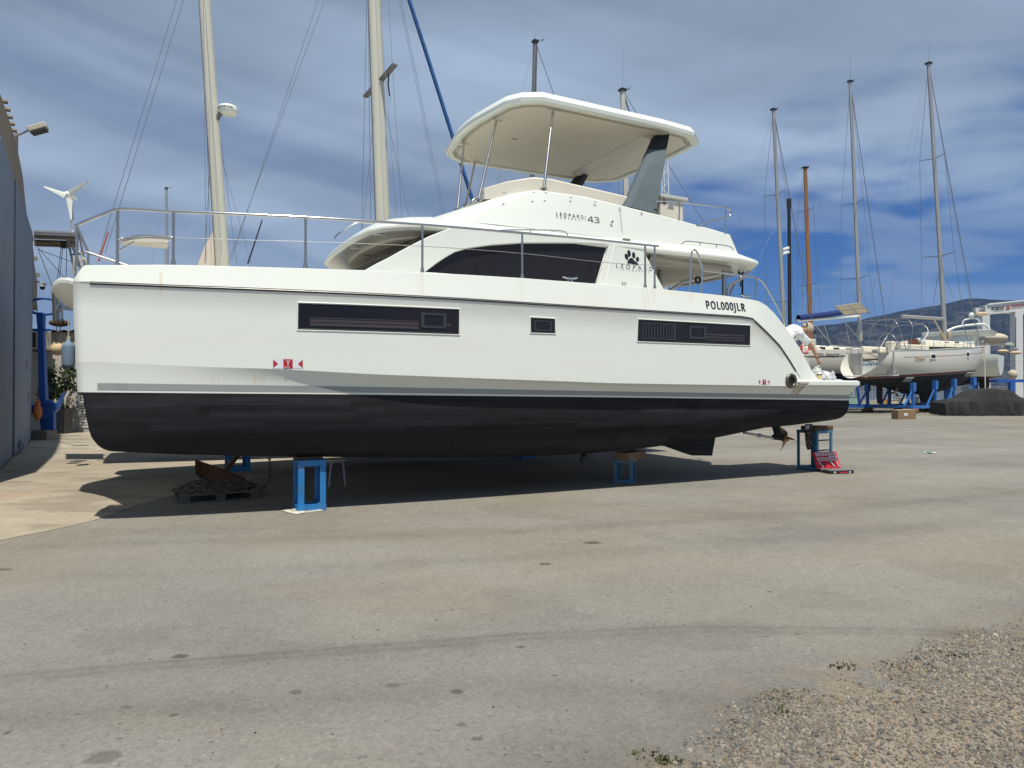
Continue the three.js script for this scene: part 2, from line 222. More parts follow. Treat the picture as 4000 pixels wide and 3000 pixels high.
  // low weeds along the joint
  const leafA = mat(0.075, 0.085, 0.030, 0.95), leafB = mat(0.16, 0.14, 0.06, 0.95);
  const weeds = [[3565, 2612, 0.16, 1, 'dry brown weed tuft flat on the gravel edge'], [3300, 2605, 0.10, 0, 'small green weed in the crumbled tarmac edge'], [3070, 2783, 0.09, 0, 'green weed sprig between gravel and dark tarmac'], [2540, 2955, 0.08, 0, 'dark green weed at the tip of the gravel'], [2610, 2975, 0.06, 0, 'tiny bright weed beside the darker green one'], [3060, 2723, 0.12, 1, 'pale dry grass strip at the edge of the tarmac'], [3730, 2560, 0.11, 0, 'weed patch at the upper end of the gravel']];
  for (const [px, py, r, dry, label] of weeds) {
    const o = onGround(px, py), gs = []; const n = dry ? 60 : 34; for (let i = 0; i < n; i++) { const a = R() * 6.28, d = r * Math.sqrt(R()), h = 0.006 + 0.018 * R() * (dry ? 0.7 : 1), g = new THREE.PlaneGeometry(0.004 + 0.01 * R(), h, 1, 2).translate(0, h / 2, 0); g.rotateX((R() - 0.3) * 1.7); g.rotateY(R() * 6.28); g.translate(Math.cos(a) * d, 0, Math.sin(a) * d * 0.6); gs.push(g); }
    const t = thing('weed', label, 'weed', o, 0, 'weeds along the gravel edge'); add('leaves', gs, dry ? leafB : leafA, t); add('stem', [bar(new V3(0, 0, 0), new V3(0.004, 0.03, 0), 0.002, 0.001, 5)], leafB, t);
  }
}
{ // sea and mountain across the bay
  const b = grain(40, 512, 1 / 8, 51);
  solo('sea', new THREE.PlaneGeometry(16000, 9000).rotateX(-PI / 2).translate(0, -1.6, -4618), mat(0.03, 0.07, 0.11, 0.15, 0, { bumpMap: b, bumpScale: 0.3 }), null, null, null, 'structure').castShadow = false;
  const ridge = [[300, 1440], [1500, 1400], [2600, 1335], [3000, 1290], [3300, 1258], [3420, 1232], [3500, 1214], [3620, 1190], [3720, 1172], [3800, 1163], [3900, 1165], [4000, 1172], [4300, 1195], [5200, 1270], [6500, 1400]];
  const rows = []; for (let i = 0; i <= 260; i++) { const px = mix(300, 6500, i / 260), r = []; for (let j = 0; j <= 70; j++) { const t = j / 70, D = 2500 + 1700 * t; const a = (px - 2000) / FOCAL, top = lin(ridge, px); const Hh = (1525 - top) / FOCAL * 3700 + 2; const x = a * D, prof = Math.pow(sstep(t, 0, 0.75), 0.75); const n = (fbm(x * 0.004, D * 0.004, 6) - 0.5) * 70 * sstep(t, 0, 0.3) * (1 - 0.55 * sstep(t, 0.55, 0.72)); r.push(new V3(x, -3 + Hh * prof * (t > 0.8 ? 1 - 0.4 * (t - 0.8) : 1) + n, -D)); } rows.push(r); }
  const t = texture(2048, 1024, (x, y) => { const X = x * 6200, Y = y * 1700; const a = fbm(X * 0.02, Y * 0.03, 6), b2 = fbm(X * 0.09 + 5, Y * 0.12, 4), hi = sstep(y, 0.25, 0.6); const rock = sstep(a + 0.5 * (b2 - 0.5), mix(0.46, 0.58, hi), mix(0.60, 0.74, hi)); return mix3([0.012, 0.016, 0.014], [0.075, 0.07, 0.066], rock * 0.7); });
  t.wrapS = t.wrapT = THREE.ClampToEdgeWrapping;
  solo('mountain', sheet(rows, 0), mat(1, 1, 1, 0.97, 0, { map: t, specularIntensity: 0.1 }), null, null, null, 'structure', true);
}
scene.fog = new THREE.FogExp2(0x7fa3dc, 0.00006);
// ---------- the motor catamaran ----------
const font = await new FontLoader().loadAsync('fonts/droid/droid_sans_regular.typeface.json');
const fontB = await new FontLoader().loadAsync('fonts/droid/droid_sans_bold.typeface.json');
const fontS = await new FontLoader().loadAsync('fonts/droid/droid_serif_regular.typeface.json');
function text(str, size, depth, f = font, sx = 1, space = 0) {   // flat lettering, baseline at the origin
  const gs = []; let x = 0; for (const ch of str) { if (ch !== ' ') { const g = new TextGeometry(ch, { font: f, size, depth, curveSegments: 4, bevelEnabled: false }); g.scale(sx, 1, 1); g.computeBoundingBox(); gs.push(g.translate(x, 0, 0)); x += (f.data.glyphs[ch]?.ha ?? 600) * size * sx / f.data.resolution + space; } else x += 0.35 * size * sx + space; }
  const m = merge(gs); m.userData.width = x - space; return m;
}
const fit = (g, w) => { g.computeBoundingBox(); return g.scale(w / (g.boundingBox.max.x - g.boundingBox.min.x), 1, 1); };
const CV = 3.36;   // the boat's centreline
const mirror = g => { const q = clean(g.clone()); const p = q.attributes.position; for (let i = 0; i < p.count; i++) p.setZ(i, -2 * CV - p.getZ(i)); for (let i = 0; i < p.count; i += 3) for (let k = 0; k < 3; k++) { const a = p.getComponent(i, k); p.setComponent(i, k, p.getComponent(i + 1, k)); p.setComponent(i + 1, k, a); } const n = q.attributes.normal; for (let i = 0; i < n.count; i++) n.setZ(i, -n.getZ(i)); for (let i = 0; i < n.count; i += 3) for (let k = 0; k < 3; k++) { const a = n.getComponent(i, k); n.setComponent(i, k, n.getComponent(i + 1, k)); n.setComponent(i + 1, k, a); } return q; };
const cat = thing('motor_catamaran', 'large white flybridge motor catamaran with black antifouled bottom propped on blue stands', 'catamaran', new V3(BX, 0, -BZ), TH);
const gel = [0.775, 0.805, 0.745];
const streaks = []; { const r = rng(15); const S = (px, py, n, wd, len, k) => { for (let i = 0; i < n; i++) { const [u, w] = onV(px + (r() - 0.5) * wd, py, 0.05); streaks.push([u, w, 0.006 + 0.012 * r(), len * (0.5 + 0.6 * r()), k * (0.5 + 0.6 * r())]); } }; S(640, 1040, 6, 30, 0.28, 0.32); S(1650, 1062, 7, 30, 0.30, 0.30); S(2040, 1088, 5, 25, 0.28, 0.22); S(2540, 1128, 9, 50, 0.30, 0.36); S(2700, 1145, 5, 30, 0.26, 0.26); S(2300, 1150, 3, 30, 0.2, 0.16); S(860, 1462, 5, 60, 0.13, 0.34); S(1020, 1465, 8, 60, 0.15, 0.40); S(2060, 1500, 4, 60, 0.1, 0.25); S(3108, 1502, 5, 14, 0.24, 1.3); S(3127, 1502, 8, 18, 0.25, 1.5); S(3075, 1518, 3, 20, 0.1, 0.5); }
const hullTex = texture(2048, 512, (x, y) => {
  const u = x * 13.2, w = 1.3 + y * 2.1; let k = 0.985 + 0.03 * (fbm(u * 1.1, w * 3, 4) - 0.5); let c = gel.map(v => v * k); c = mix3(c, [0.76, 0.73, 0.62], 0.28 * sstep(fbm(u * 0.9 + 4, w * 5.0 + 2, 5), 0.5, 0.8));
  for (const s of streaks) { const dx = u - s[0]; if (dx > -0.05 && dx < 0.05) { const dy = s[1] - w; if (dy > -0.01 && dy < s[3]) { const e = Math.exp(-dx * dx / (s[2] * s[2] * 0.6)) * s[4] * (0.55 + 0.45 * vn(u * 60, w * 9)); c = mix3(c, s[4] > 0.7 ? [0.30, 0.16, 0.06] : [0.62, 0.52, 0.33], Math.min(0.85, e)); } } }
  return c; });
hullTex.wrapS = hullTex.wrapT = THREE.ClampToEdgeWrapping;
const bottomTex = (() => { const r = rng(8), W = 2048, Hh = 384, f = new Float32Array(W * Hh).fill(0); for (let n = 0; n < 190; n++) { const x0 = r() * W, y0 = r() * Hh, w = 60 + 260 * r(), h = 10 + 26 * r(), k = (r() - 0.45) * 1.25, sl = (r() - 0.5) * 0.12; for (let i = 0; i < w; i++) { const x = (x0 + i) | 0; if (x >= W) break; const jag = 3 * vn(x * 0.03, n * 3.3), e = Math.min(1, Math.min(i, w - i) / (3 + 12 * vn(n, y0))); for (let j = 0; j < h + jag; j++) { const y = (y0 + j + sl * i + jag) | 0; if (y >= 0 && y < Hh) f[y * W + x] += (k - f[y * W + x]) * 0.75 * e; } } }
  const t = texture(W, Hh, (x, y, i, j) => { const k = 1 + f[j * W + i] + 0.25 * (fbm(x * 80, y * 20, 4) - 0.5); return [0.0178 * k, 0.0178 * k, 0.0222 * k]; }); t.wrapS = t.wrapT = THREE.ClampToEdgeWrapping; return t; })();
const gelBump = grain(6, 256, 1.5, 71, 3);
const M = {
  hull: mat(1, 1, 1, 0.28, 0, { map: hullTex, clearcoat: 0.5, clearcoatRoughness: 0.12 }),
  white: mat(...gel, 0.32, 0, { clearcoat: 0.3, clearcoatRoughness: 0.2 }),
  cream: mat(0.70, 0.66, 0.56, 0.5, 0, { map: mottle([1, 1, 1], 0.06, 6, 256, 0.7, 3) }),
  liner: mat(0.66, 0.62, 0.53, 0.75), deck: mat(0.62, 0.60, 0.54, 0.7),
  bottom: mat(1, 1, 1, 0.82, 0, { map: bottomTex, bumpMap: fineBump, bumpScale: 0.002, specularIntensity: 0.5 }),
  boot: mat(0.30, 0.335, 0.328, 0.5, 0, { map: mottle([1, 1, 1], 0.13, 10, 512, 0.5, 12) }),
  steel: mat(0.62, 0.62, 0.62, 0.16, 1), steelDull: mat(0.42, 0.42, 0.41, 0.38, 1),
  glass: mat(0.016, 0.015, 0.018, 0.09, 0, { specularIntensity: 0.55 }), glassIn: mat(0.035, 0.028, 0.036, 0.35),
  black: mat(0.012, 0.012, 0.014, 0.5), rubber: mat(0.045, 0.042, 0.038, 0.7), ink: mat(0.012, 0.012, 0.018, 0.45),
  canvas: mat(0.105, 0.135, 0.152, 0.9, 0, { map: mottle([1, 1, 1], 0.22, 5, 256, 0.9, 21), bumpMap: fineBump, bumpScale: 0.002 }), canvasDark: mat(0.02, 0.024, 0.03, 0.75),
  bronze: mat(0.30, 0.20, 0.085, 0.38, 0.85, { map: mottle([1, 1, 1], 0.45, 5, 256, 3, 33) }), red: mat(0.42, 0.012, 0.02, 0.5), paper: mat(0.70, 0.71, 0.74, 0.5), grey: mat(0.33, 0.34, 0.34, 0.5),
  fouled: mat(1, 1, 1, 0.95, 0, { map: texture(256, 256, (x, y) => { const a = tfbm(x, y, 9, 5, 3); return mix3([0.018, 0.016, 0.014], [0.16, 0.13, 0.10], sstep(a, 0.5, 0.72)); }, true, 3, 3), bumpMap: roughBump, bumpScale: 0.015 }),
};
const vOut = u => 0.74 * Math.pow(Math.max(0, 1 - Math.max(u, -0.05) / 5), 1.8);
function onHull(px, py, dv = 0) { let v = dv, r; for (let i = 0; i < 25; i++) { r = onV(px, py, v); v = 0.5 * v + 0.5 * (vOut(r[0]) + dv); } return r; }
const trace = (pts, dv) => pts.map(([x, y]) => onHull(x, y, dv)).sort((a, b) => a[0] - b[0]);
const topT = trace([[297, 1096], [338, 1036], [651, 1032], [1266, 1049], [1654, 1063], [2043, 1085], [2513, 1121], [2820, 1152], [2950, 1171], [2972, 1177], [2995, 1190], [3024, 1218], [3050, 1250], [3074, 1281], [3098, 1316], [3123, 1353], [3145, 1393], [3164, 1430], [3187, 1479]], 0.09); topT.push([11.64, 1.78], [12.7, 1.765]);
const rubT = trace([[331, 1107], [700, 1121], [1266, 1143], [2224, 1197], [2893, 1239], [2938, 1247], [2956, 1263], [3000, 1305], [3046, 1353], [3085, 1412], [3123, 1475]], 0.03); rubT.push([11.2, 1.72], [12.7, 1.70]);
const chineT = trace([[392, 1414], [820, 1434], [1076, 1441], [1452, 1462], [1904, 1479], [2400, 1497], [2960, 1506], [3100, 1509]], 0); chineT.push([12.7, 1.66]);
const wlT = trace([[316, 1532], [1294, 1540], [2400, 1552], [3322, 1564]], 0.15);
const keelT = [[316, 1532, 0.85], [326, 1604, 0.85], [338, 1670, 0.85], [352, 1708, 0.85], [373, 1737, 0.85], [397, 1753, 0.85], [426, 1763, 0.85], [535, 1768, 0.85], [725, 1776, 0.85], [1057, 1782, 0.85], [1500, 1787, 0.85], [1880, 1787, 0.85], [2097, 1781, 0.82], [2260, 1775, 0.78], [2476, 1758, 0.7], [2600, 1743, 0.62], [2803, 1716, 0.5], [3007, 1675, 0.42], [3129, 1665, 0.36], [3280, 1646, 0.32], [3300, 1641, 0.32]].map(([x, y, v]) => onV(x, y, v));
const topW = u => lin(topT, u), rubW = u => Math.min(lin(rubT, u), topW(u) - 0.03), chW = u => lin(chineT, u), wlW = u => lin(wlT, u);
const keW = u => u < keelT[0][0] ? wlW(u) - 0.02 : lin(keelT, u);
const bootA = trace([[340, 1496], [1294, 1509], [2400, 1529], [3331, 1544]], 0.13), bootB = trace([[340, 1522], [1294, 1532], [2400, 1546], [3322, 1558]], 0.13);
const HC = 0.85;   // centre of the near hull
const stepV = u => 0.002 + 0.148 * sstep(u, 0.5, 4.5);
const stations = []; for (const u of [-0.07, -0.05, -0.03, -0.01, 0.02, 0.05, 0.08, 0.11, 0.15, 0.2, 0.27, 0.35, 0.45, 0.6, 0.8]) stations.push(u); for (let u = 1.05; u < 10.05; u += 0.3) stations.push(u); for (let u = 10.1; u < 11.75; u += 0.08) stations.push(u); for (const u of [11.9, 12.2, 12.5, 12.64]) stations.push(u);
const halfW = u => Math.max(0.012, u < 0.02 ? mix(0.11, 0.012, Math.pow(clamp((0.02 - u) / 0.09), 2)) : HC - vOut(u));
const so = u => HC - halfW(u);   // outer side
const surfV = (u, w) => { const t = clamp((w - chW(u)) / (rubW(u) - chW(u))); return so(u) + 0.03 * t; };
{
  const shear = (u, w) => u + (u < 0.5 ? (0.5 - u) / 0.57 * (0.055 * (1 - clamp((w - 1.58) / 1.1)) - 0.035) : 0);
  const Q = (u, w, v) => P(shear(u, w), w, v);
  const uvH = p => [p.x / 13.2, (p.y - 1.3) / 2.1];
  const top = [], side = [], low = [], bot = [], inn = [], boot = [];
  for (const u of stations) {
    const t = topW(u), r = rubW(u), c = chW(u), w = wlW(u), v = so(u), lean = 0.10 * clamp((t - r) / 0.28), hw = halfW(u), st = Math.min(stepV(u), hw * 0.8), bt = mix(w, c, 0.34), bb = w + 0.075;
    top.push([Q(u, t - 0.06, v + lean + Math.min(0.17, hw)), Q(u, t - 0.008, v + lean + Math.min(0.16, hw)), Q(u, t, v + lean + Math.min(0.13, hw * 0.8)), Q(u, t, v + lean + Math.min(0.02, hw * 0.3)), Q(u, t - 0.012, v + lean), Q(u, mix(t, r, 0.5), v + mix(lean, 0.02, 0.5)), Q(u, r + 0.02, v + 0.02)]);
    side.push([Q(u, r + 0.02, v + 0.02), Q(u, r, v + 0.03), Q(u, mix(r, c, 0.33), v + 0.02), Q(u, mix(r, c, 0.66), v + 0.01), Q(u, c, v)]);
    const lv = t => v + (st + 0.01) * (1 - Math.pow(1 - t, 2.4)); low.push([0, 0.06, 0.14, 0.24, 0.36, 0.5, 0.66, 0.83, 1].map(t => Q(u, mix(c, w, t), lv(t))));
    const b1 = lin(bootA, u), b0 = lin(bootB, u); boot.push([0, 0.33, 0.66, 1].map(f => { const ww = mix(b1, b0, f); return Q(u, ww, lv(clamp((c - ww) / (c - w)))); }));
    const k = Math.min(keW(u), w - 0.01), W2 = Math.max(0.006, hw - st - 0.01), e1 = mix(0.62, 0.34, sstep(u, 6, 11.5)), e2 = mix(0.85, 0.62, sstep(u, 6, 11.5)), row = [];
    for (let i = 0; i <= 28; i++) { const a = PI * i / 28, cs = Math.cos(a), sn = Math.sin(a); row.push(Q(u, w - (w - k) * Math.pow(sn, e2 > 0.8 ? 0.9 : 0.75), HC - W2 * Math.sign(cs) * Math.pow(Math.abs(cs), e1 + 0.25))); } bot.push(row);
    const iv = HC + W2; inn.push([Q(u, w, iv), Q(u, c, iv + Math.min(0.05, hw)), Q(u, Math.min(2.35, t - 0.1), iv + Math.min(0.08, hw)), Q(u, Math.min(t - 0.06, 2.98), iv + Math.min(0.1, hw))]);
  }
  const near = add('near_hull', merge([sheet(top, 0.7, uvH), sheet(side, 0.7, uvH), sheet(low, 0.7, uvH), sheet(inn, 0.7, uvH)]), M.hull, cat, true);
  const nb = add('bottom', sheet(bot, 0.9, p => [p.x / 13.2, (p.y - 0.4) / 1.3]), M.bottom, cat, true);
  const stripe = add('boot_stripe', sheet(boot.slice(8), 0.7).translate(0, 0, 0.004), M.boot, near);
  // transom: white above, black below
  const uE = 12.64, wE = wlW(uE), last = bot[bot.length - 1];
  add('transom', [fan([P(uE, 1.72, so(uE) + 0.02), P(uE, chW(uE) - 0.03, so(uE) + 0.13), P(uE, wE, so(uE) + 0.16), P(uE, wE, 2 * HC - 0.16), P(uE, 1.72, 2 * HC - 0.05)])], M.white, near);
  add('transom_bottom', [fan(last)], M.bottom, nb, true);
  const far = add('far_hull', mirror(near.geometry), M.hull, cat, true); const fb = add('bottom', mirror(nb.geometry), M.bottom, cat, true);
  add('transom', mirror(near.children.find(c => c.name === 'transom').geometry), M.white, far); add('transom_bottom', mirror(nb.children[0].geometry), M.bottom, fb); add('boot_stripe', mirror(stripe.geometry), M.boot, far);
  // rub rail: black rubber in a groove with a bright steel strip
  const rr = [], ss = []; for (let u = 0.10; u < 11.06; u += u > 9.4 ? 0.07 : 0.2) { rr.push([Q(u, lin(rubT, u) + 0.026, so(u) + 0.024), Q(u, lin(rubT, u) + 0.020, so(u) + 0.014), Q(u, lin(rubT, u) - 0.008, so(u) + 0.016), Q(u, lin(rubT, u) - 0.014, so(u) + 0.032)]); ss.push(Q(u, lin(rubT, u) + 0.006, so(u) + 0.013)); }
  add('rub_rail', sheet(rr, 0.9), M.rubber, near); add('steel_strip', tube(ss, 0.006, 160, 6), M.steelDull, near);
  // swim platform and its edge
  const plat = prism([[11.05, -0.14], [12.66, -0.10], [12.74, -0.4], [12.74, -1.3], [12.66, -1.62], [11.05, -1.62]], 0.085, 0.02).rotateX(-PI / 2); plat.scale(1, 1, -1); plat.translate(0, 1.70, 0);
  const pl = []; for (const [a, b] of [[1.66, 0], [1.70, 0.05], [1.765, 0.05], [1.785, 0.02]]) pl.push([P(11.0, a, so(11) + 0.03 - b), P(12.66 + b, a, 0.03 - b), P(12.70 + b, a, 0.3), P(12.70 + b, a, 1.4), P(12.66 + b, a, 1.66 + b), P(11.0, a, 1.66 + b)]);
  const sp = add('swim_platform', loop(pl, 0.5), M.white, cat); add('swim_platform', mirror(sp.geometry), M.white, cat);
  // steps between the coamings
  const stepsG = []; for (let i = 0; i < 4; i++) stepsG.push(rbox(0.34, 0.29 * (i + 1), 1.25, 0.02, 11.3 - 0.3 * i, 1.75 + 0.145 * (i + 1), -1.0)); const st = add('stern_steps', stepsG, M.white, cat); add('stern_steps', mirror(st.geometry), M.white, cat);
  const coam = add('inner_coaming', [prism([[9.9, 2.9], [10.25, 3.1], [10.9, 2.66], [11.45, 2.0], [11.6, 1.76], [9.9, 1.76]], 0.06).translate(0, 0, -0.34), prism([[9.9, 2.9], [10.25, 3.1], [10.9, 2.66], [11.45, 2.0], [11.6, 1.76], [9.9, 1.76]], 0.06).translate(0, 0, -1.74)], M.white, cat); add('inner_coaming', mirror(coam.geometry), M.white, cat);
}
{ // bridge deck, decks and bow nose
  const rows = []; for (let u = 0.25; u <= 10.3; u += 0.335) { const r = []; const t = topW(u) - 0.05, a = so(u) + 0.2; for (const f of [0, 0.06, 0.15, 0.5, 0.85, 0.94, 1]) r.push(P(u, t + 0.03 * Math.sin(PI * f), mix(a, 2 * CV - a, f))); rows.push(r); }
  add('deck', [sheet(rows, 0.5)], M.deck, cat);
  const bd = []; for (const [u, lo, hi] of [[0.22, 2.75, 2.93], [0.4, 2.6, 2.96], [0.9, 2.45, 3.0], [1.6, 2.30, 3.0], [3, 2.18, 3.0], [11.2, 2.15, 2.6]]) bd.push([P(u, lo, 1.55), P(u, hi, 1.55), P(u, hi, 5.17), P(u, lo, 5.17), P(u, lo - 0.04, 4.2), P(u, lo - 0.1, CV), P(u, lo - 0.04, 2.5)]);
  add('bridge_deck', loop(bd, 0.4), M.liner, cat);
  const nz = []; for (const [u, hw, lo, hi] of [[-0.56, 0.30, 3.02, 3.09], [-0.52, 0.52, 2.96, 3.14], [-0.43, 0.74, 2.88, 3.18], [-0.30, 0.96, 2.80, 3.16], [-0.14, 1.3, 2.74, 3.08], [0.0, 1.7, 2.66, 2.98], [0.14, 2.2, 2.64, 2.90], [0.35, 2.38, 2.58, 2.90], [1.1, 2.3, 2.45, 2.92]]) nz.push([P(u, mix(hi, lo, 0.62), CV - hw * 0.80), P(u, hi - 0.09, CV - hw - 0.01), P(u, hi - 0.05, CV - hw - 0.01), P(u, hi, CV - hw + 0.10), P(u, hi, CV + hw - 0.10), P(u, hi - 0.05, CV + hw + 0.01), P(u, hi - 0.09, CV + hw + 0.01), P(u, mix(hi, lo, 0.62), CV + hw * 0.80), P(u, lo, CV + hw * 0.35), P(u, lo - 0.01, CV), P(u, lo, CV - hw * 0.35)]);
  const nose = add('bow_nose', loop(nz, 0.5), M.white, cat); add('anchor_roller', [bar(P(-0.5, 2.82, CV - 0.05), P(-0.5, 2.82, CV + 0.05), 0.04), box(0.3, 0.06, 0.1, -0.35, 2.82, -CV)], M.steelDull, nose);
}
// --- cabin ---
const slab = (pts, v, th, bevel = 0, holes) => prism(pts, th, bevel, holes).translate(0, 0, -v);   // outline in (u, w), outer face towards -v
const tr = (pts, v) => pts.map(([x, y]) => onV(x, y, v));
{
  const VS = 0.90, glassT = tr([[1661, 1062], [1711, 1025], [1745, 1003], [1779, 984], [1833, 969], [1923, 957], [2041, 949], [2200, 949], [2300, 951], [2379, 955], [2369, 998], [2332, 1110]], VS);
  const outline = [...tr([[1420, 1058], [1470, 1030], [1516, 1007], [1607, 957], [1679, 921]], VS), [4.75, 4.06], [8.32, 4.12], ...tr([[2510, 965], [2600, 1136]], 0.88), [8.9, 3.1], [3.3, 3.1]];
  const hole = [...glassT].reverse();
  const side = add('cabin_side', slab(outline, VS + 0.12, 0.12, 0.012, [hole]), M.white, cat);
  const gl = add('side_window', slab(glassT.map(([u, w]) => [u, w]), VS + 0.105, 0.045), M.glass, cat);
  // the bevelled pillar aft of the glass and an inner blind line
  const pa = tr([[2379, 955], [2403, 951], [2365, 1116], [2332, 1110]], VS); add('window_reveal', [fan([P(pa[0][0], pa[0][1], VS + 0.06), P(pa[1][0], pa[1][1], VS - 0.013), P(pa[2][0], pa[2][1], VS - 0.013), P(pa[3][0], pa[3][1], VS + 0.06)])], M.white, side);
  const fs = add('cabin_side', mirror(side.geometry), M.white, cat); add('side_window', mirror(gl.geometry), M.glass, cat);
  // windscreen, raked and bowed
  const ws = []; for (let i = 0; i <= 12; i++) { const f = i / 12, v = mix(1.1, 5.62, f), b = 0.55 * (1 - Math.pow(2 * f - 1, 2)); ws.push([P(3.62 - b, 3.08, v), P(4.02 - b * 0.9, 3.5, v), P(4.62 - b * 0.7, 4.02, v)]); }
  add('windscreen', sheet(ws, 0.5), M.glass, cat);
  const rim = []; for (let i = 0; i <= 12; i++) { const f = i / 12, v = mix(1.05, 5.67, f), b = 0.55 * (1 - Math.pow(2 * f - 1, 2)); rim.push([P(3.52 - b, 3.0, v), P(3.50 - b, 3.16, v), P(3.66 - b, 3.2, v)]); } add('windscreen_frame', sheet(rim, 0.5), M.white, cat);
  add('aft_bulkhead', [box(0.06, 1.0, 4.5, 8.1, 3.55, -CV)], M.glass, cat); 
  add('wiper', [bar(P(4.12, 3.42, 1.5), P(4.32, 3.82, 1.42), 0.012)], M.black, cat);
}
// --- flybridge deck with its brim ---
const ring = (half, w, inset = 0) => { const pts = half.map(([u, v, ww]) => { const a = v < CV - 0.01 ? inset : 0; return [u, v + a, ww]; }); const f = pts.map(([u, v, ww], i) => P(u + (i === 0 ? inset : i === pts.length - 1 ? -inset : half[i][0] < (half[0][0] + half[half.length - 1][0]) / 2 - 2.2 ? inset * 0.7 : half[i][0] > half[half.length - 1][0] - 1.0 ? -inset * 0.7 : 0), ww ?? w, v)); const g = pts.slice(1, -1).reverse().map(([u, v, ww], k) => { const i = pts.length - 2 - k; const q = f[i]; return new V3(q.x, q.y, -2 * CV - q.z); }); return [...f, ...g]; };
{
  const half = [[3.60, CV], [3.61, 2.8], [3.64, 2.3], [3.70, 1.8], [3.85, 1.42], [4.06, 1.2], [4.35, 1.04], [4.9, 0.955], [6, 0.925], [7.5, 0.905], [9.3, 0.86], [10.6, 0.88], [11.2, 1.04], [11.52, 1.45], [11.6, CV]];
  add('flybridge_deck', [loop([ring(half, 4.06, 0.5), ring(half, 4.02, 0.14), ring(half, 4.02, 0.06), ring(half, 4.055, 0.0), ring(half, 4.085, 0.0), ring(half, 4.13, 0.04), ring(half, 4.30, 0.34), ring(half, 4.34, 0.6)], 0.45)], M.white, cat);
  const vis = add('visor_liner', [loop([ring(half, 4.052, 0.52), ring(half, 4.005, 0.52), ring(half, 4.0, 0.6)], 0.4)], M.liner, cat);
  for (const [px, py] of [[1485, 918], [1392, 970]]) { const [u, v] = onW(px, py, 4.0); add('deck_light', [rbox(0.16, 0.02, 0.07, 0.008, u, 3.995, -v)], M.white, vis); }
  // rolled cover and light under the aft roof
  add('rolled_blind', [tube([P(8.55, 3.96, 1.05), P(9.5, 3.94, 1.08), P(10.6, 3.95, 1.2)], 0.055, 24, 10)], mat(0.34, 0.30, 0.26, 0.9), cat);
  // flybridge side moulding
  const bt = [[4.10, CV], [4.2, 2.5], [4.38, 1.8], [4.62, 1.38], [4.95, 1.2], [5.62, 1.15], [7.2, 1.13], [9, 1.13], [10.3, 1.14], [10.78, 1.16]];
  const tp = [[5.72, CV], [5.74, 2.6], [5.78, 2.0], [5.88, 1.66], [6.08, 1.45], [6.42, 1.30], [7.3, 1.22], [9, 1.20], [10.2, 1.20], [10.62, 1.20]];
  const hw = u => lin([[5.7, 4.84], [6.1, 4.88], [6.45, 4.95], [7.4, 4.925], [8.8, 4.80], [10.2, 4.655], [10.62, 4.60]], u);
  const mirr = l => [...l, ...l.slice(1).reverse().map(p => p)];
  const mk = (l, h, dv = 0, du = 0) => { const a = l.map(([u, v]) => P(u + du * (v > 1.5 ? 1 : 0.3), typeof h === 'function' ? h(u) : h, v + dv * (v < CV - 0.2 ? 1 : 0))); return [...a.slice().reverse(), ...a.slice(1).map(p => new V3(p.x, p.y, -2 * CV - p.z))]; };
  const body = add('flybridge_coaming', sheet([mk(bt, 4.24), mk(tp, u => hw(u) - 0.02), mk(tp, hw, 0.02, 0.02), mk(tp, hw, 0.10, 0.08), mk(tp, u => hw(u) - 0.03, 0.12, 0.1), mk(tp, 4.30, 0.14, 0.12)], 0.35), M.white, cat);
  add('aft_fairing', [fan([P(10.78, 4.24, 1.16), P(10.62, 4.6, 1.20), P(10.62, 4.57, 1.34), P(10.78, 4.24, 1.34)])], M.white, body); add('aft_fairing', [fan([P(10.78, 4.24, 5.56), P(10.62, 4.6, 5.52), P(10.62, 4.57, 5.38), P(10.78, 4.24, 5.38)])], M.white, body);
  // helm moulding, cream
  const c0 = [[5.98, CV], [5.86, 2.6], [5.70, 2.0], [5.66, 1.72], [5.98, 1.56], [6.45, 1.46], [6.8, 1.43], [8.3, 1.42], [8.75, 1.42]];
  const ch = u => lin([[5.55, 4.95], [5.9, 5.08], [6.43, 5.205], [6.78, 5.215], [8.36, 5.11], [8.8, 5.06]], u);
  add('helm_moulding', sheet([mk(c0, u => Math.min(4.80, hw(u) - 0.05)), mk(c0, u => ch(u) - 0.025), mk(c0, ch, 0.02, 0.03), mk(c0, ch, 0.13, 0.12), mk(c0, 4.4, 0.16, 0.14)], 0.35), M.cream, cat);
  add('seat', [rbox(1.5, 0.3, 3.2, 0.06, 7.8, 4.75, -CV), rbox(0.25, 0.55, 3.0, 0.08, 8.5, 4.95, -CV)], M.cream, cat);
  // snap fasteners and seam
  for (const [px, py] of [[2228, 770], [2323, 789], [2420, 811], [2505, 830], [1968, 752], [2082, 749], [2130, 752]]) { const [u, w] = onV(px, py, 1.2); add('snap_fastener', [rbox(0.045, 0.014, 0.014, 0.004, u, w - 0.01, -1.185 + 0.0)], M.steelDull, body); }
  add('panel_seam', [bar(new V3(...[onV(2422, 815, 1.19), onV(2430, 908, 1.145)].map(p => p)[0], -1.193), new V3(...onV(2430, 908, 1.145), -1.14), 0.004, 0.004, 4)], M.grey, body);
  const nl = onV(2387, 869, 1.16); const nv = add('navigation_light', [rbox(0.05, 0.07, 0.04, 0.012, nl[0], nl[1], -1.155)], M.white, body); add('lens', [rbox(0.03, 0.03, 0.03, 0.008, nl[0] + 0.012, nl[1] + 0.012, -1.138)], M.black, nv);
  const cl = onW(2447, 940, 4.2); add('step_light', [rbox(0.15, 0.035, 0.05, 0.01, ...[onV(2445, 937, 0.97)][0], -0.955)], mat(0.22, 0.22, 0.16, 0.5), cat);
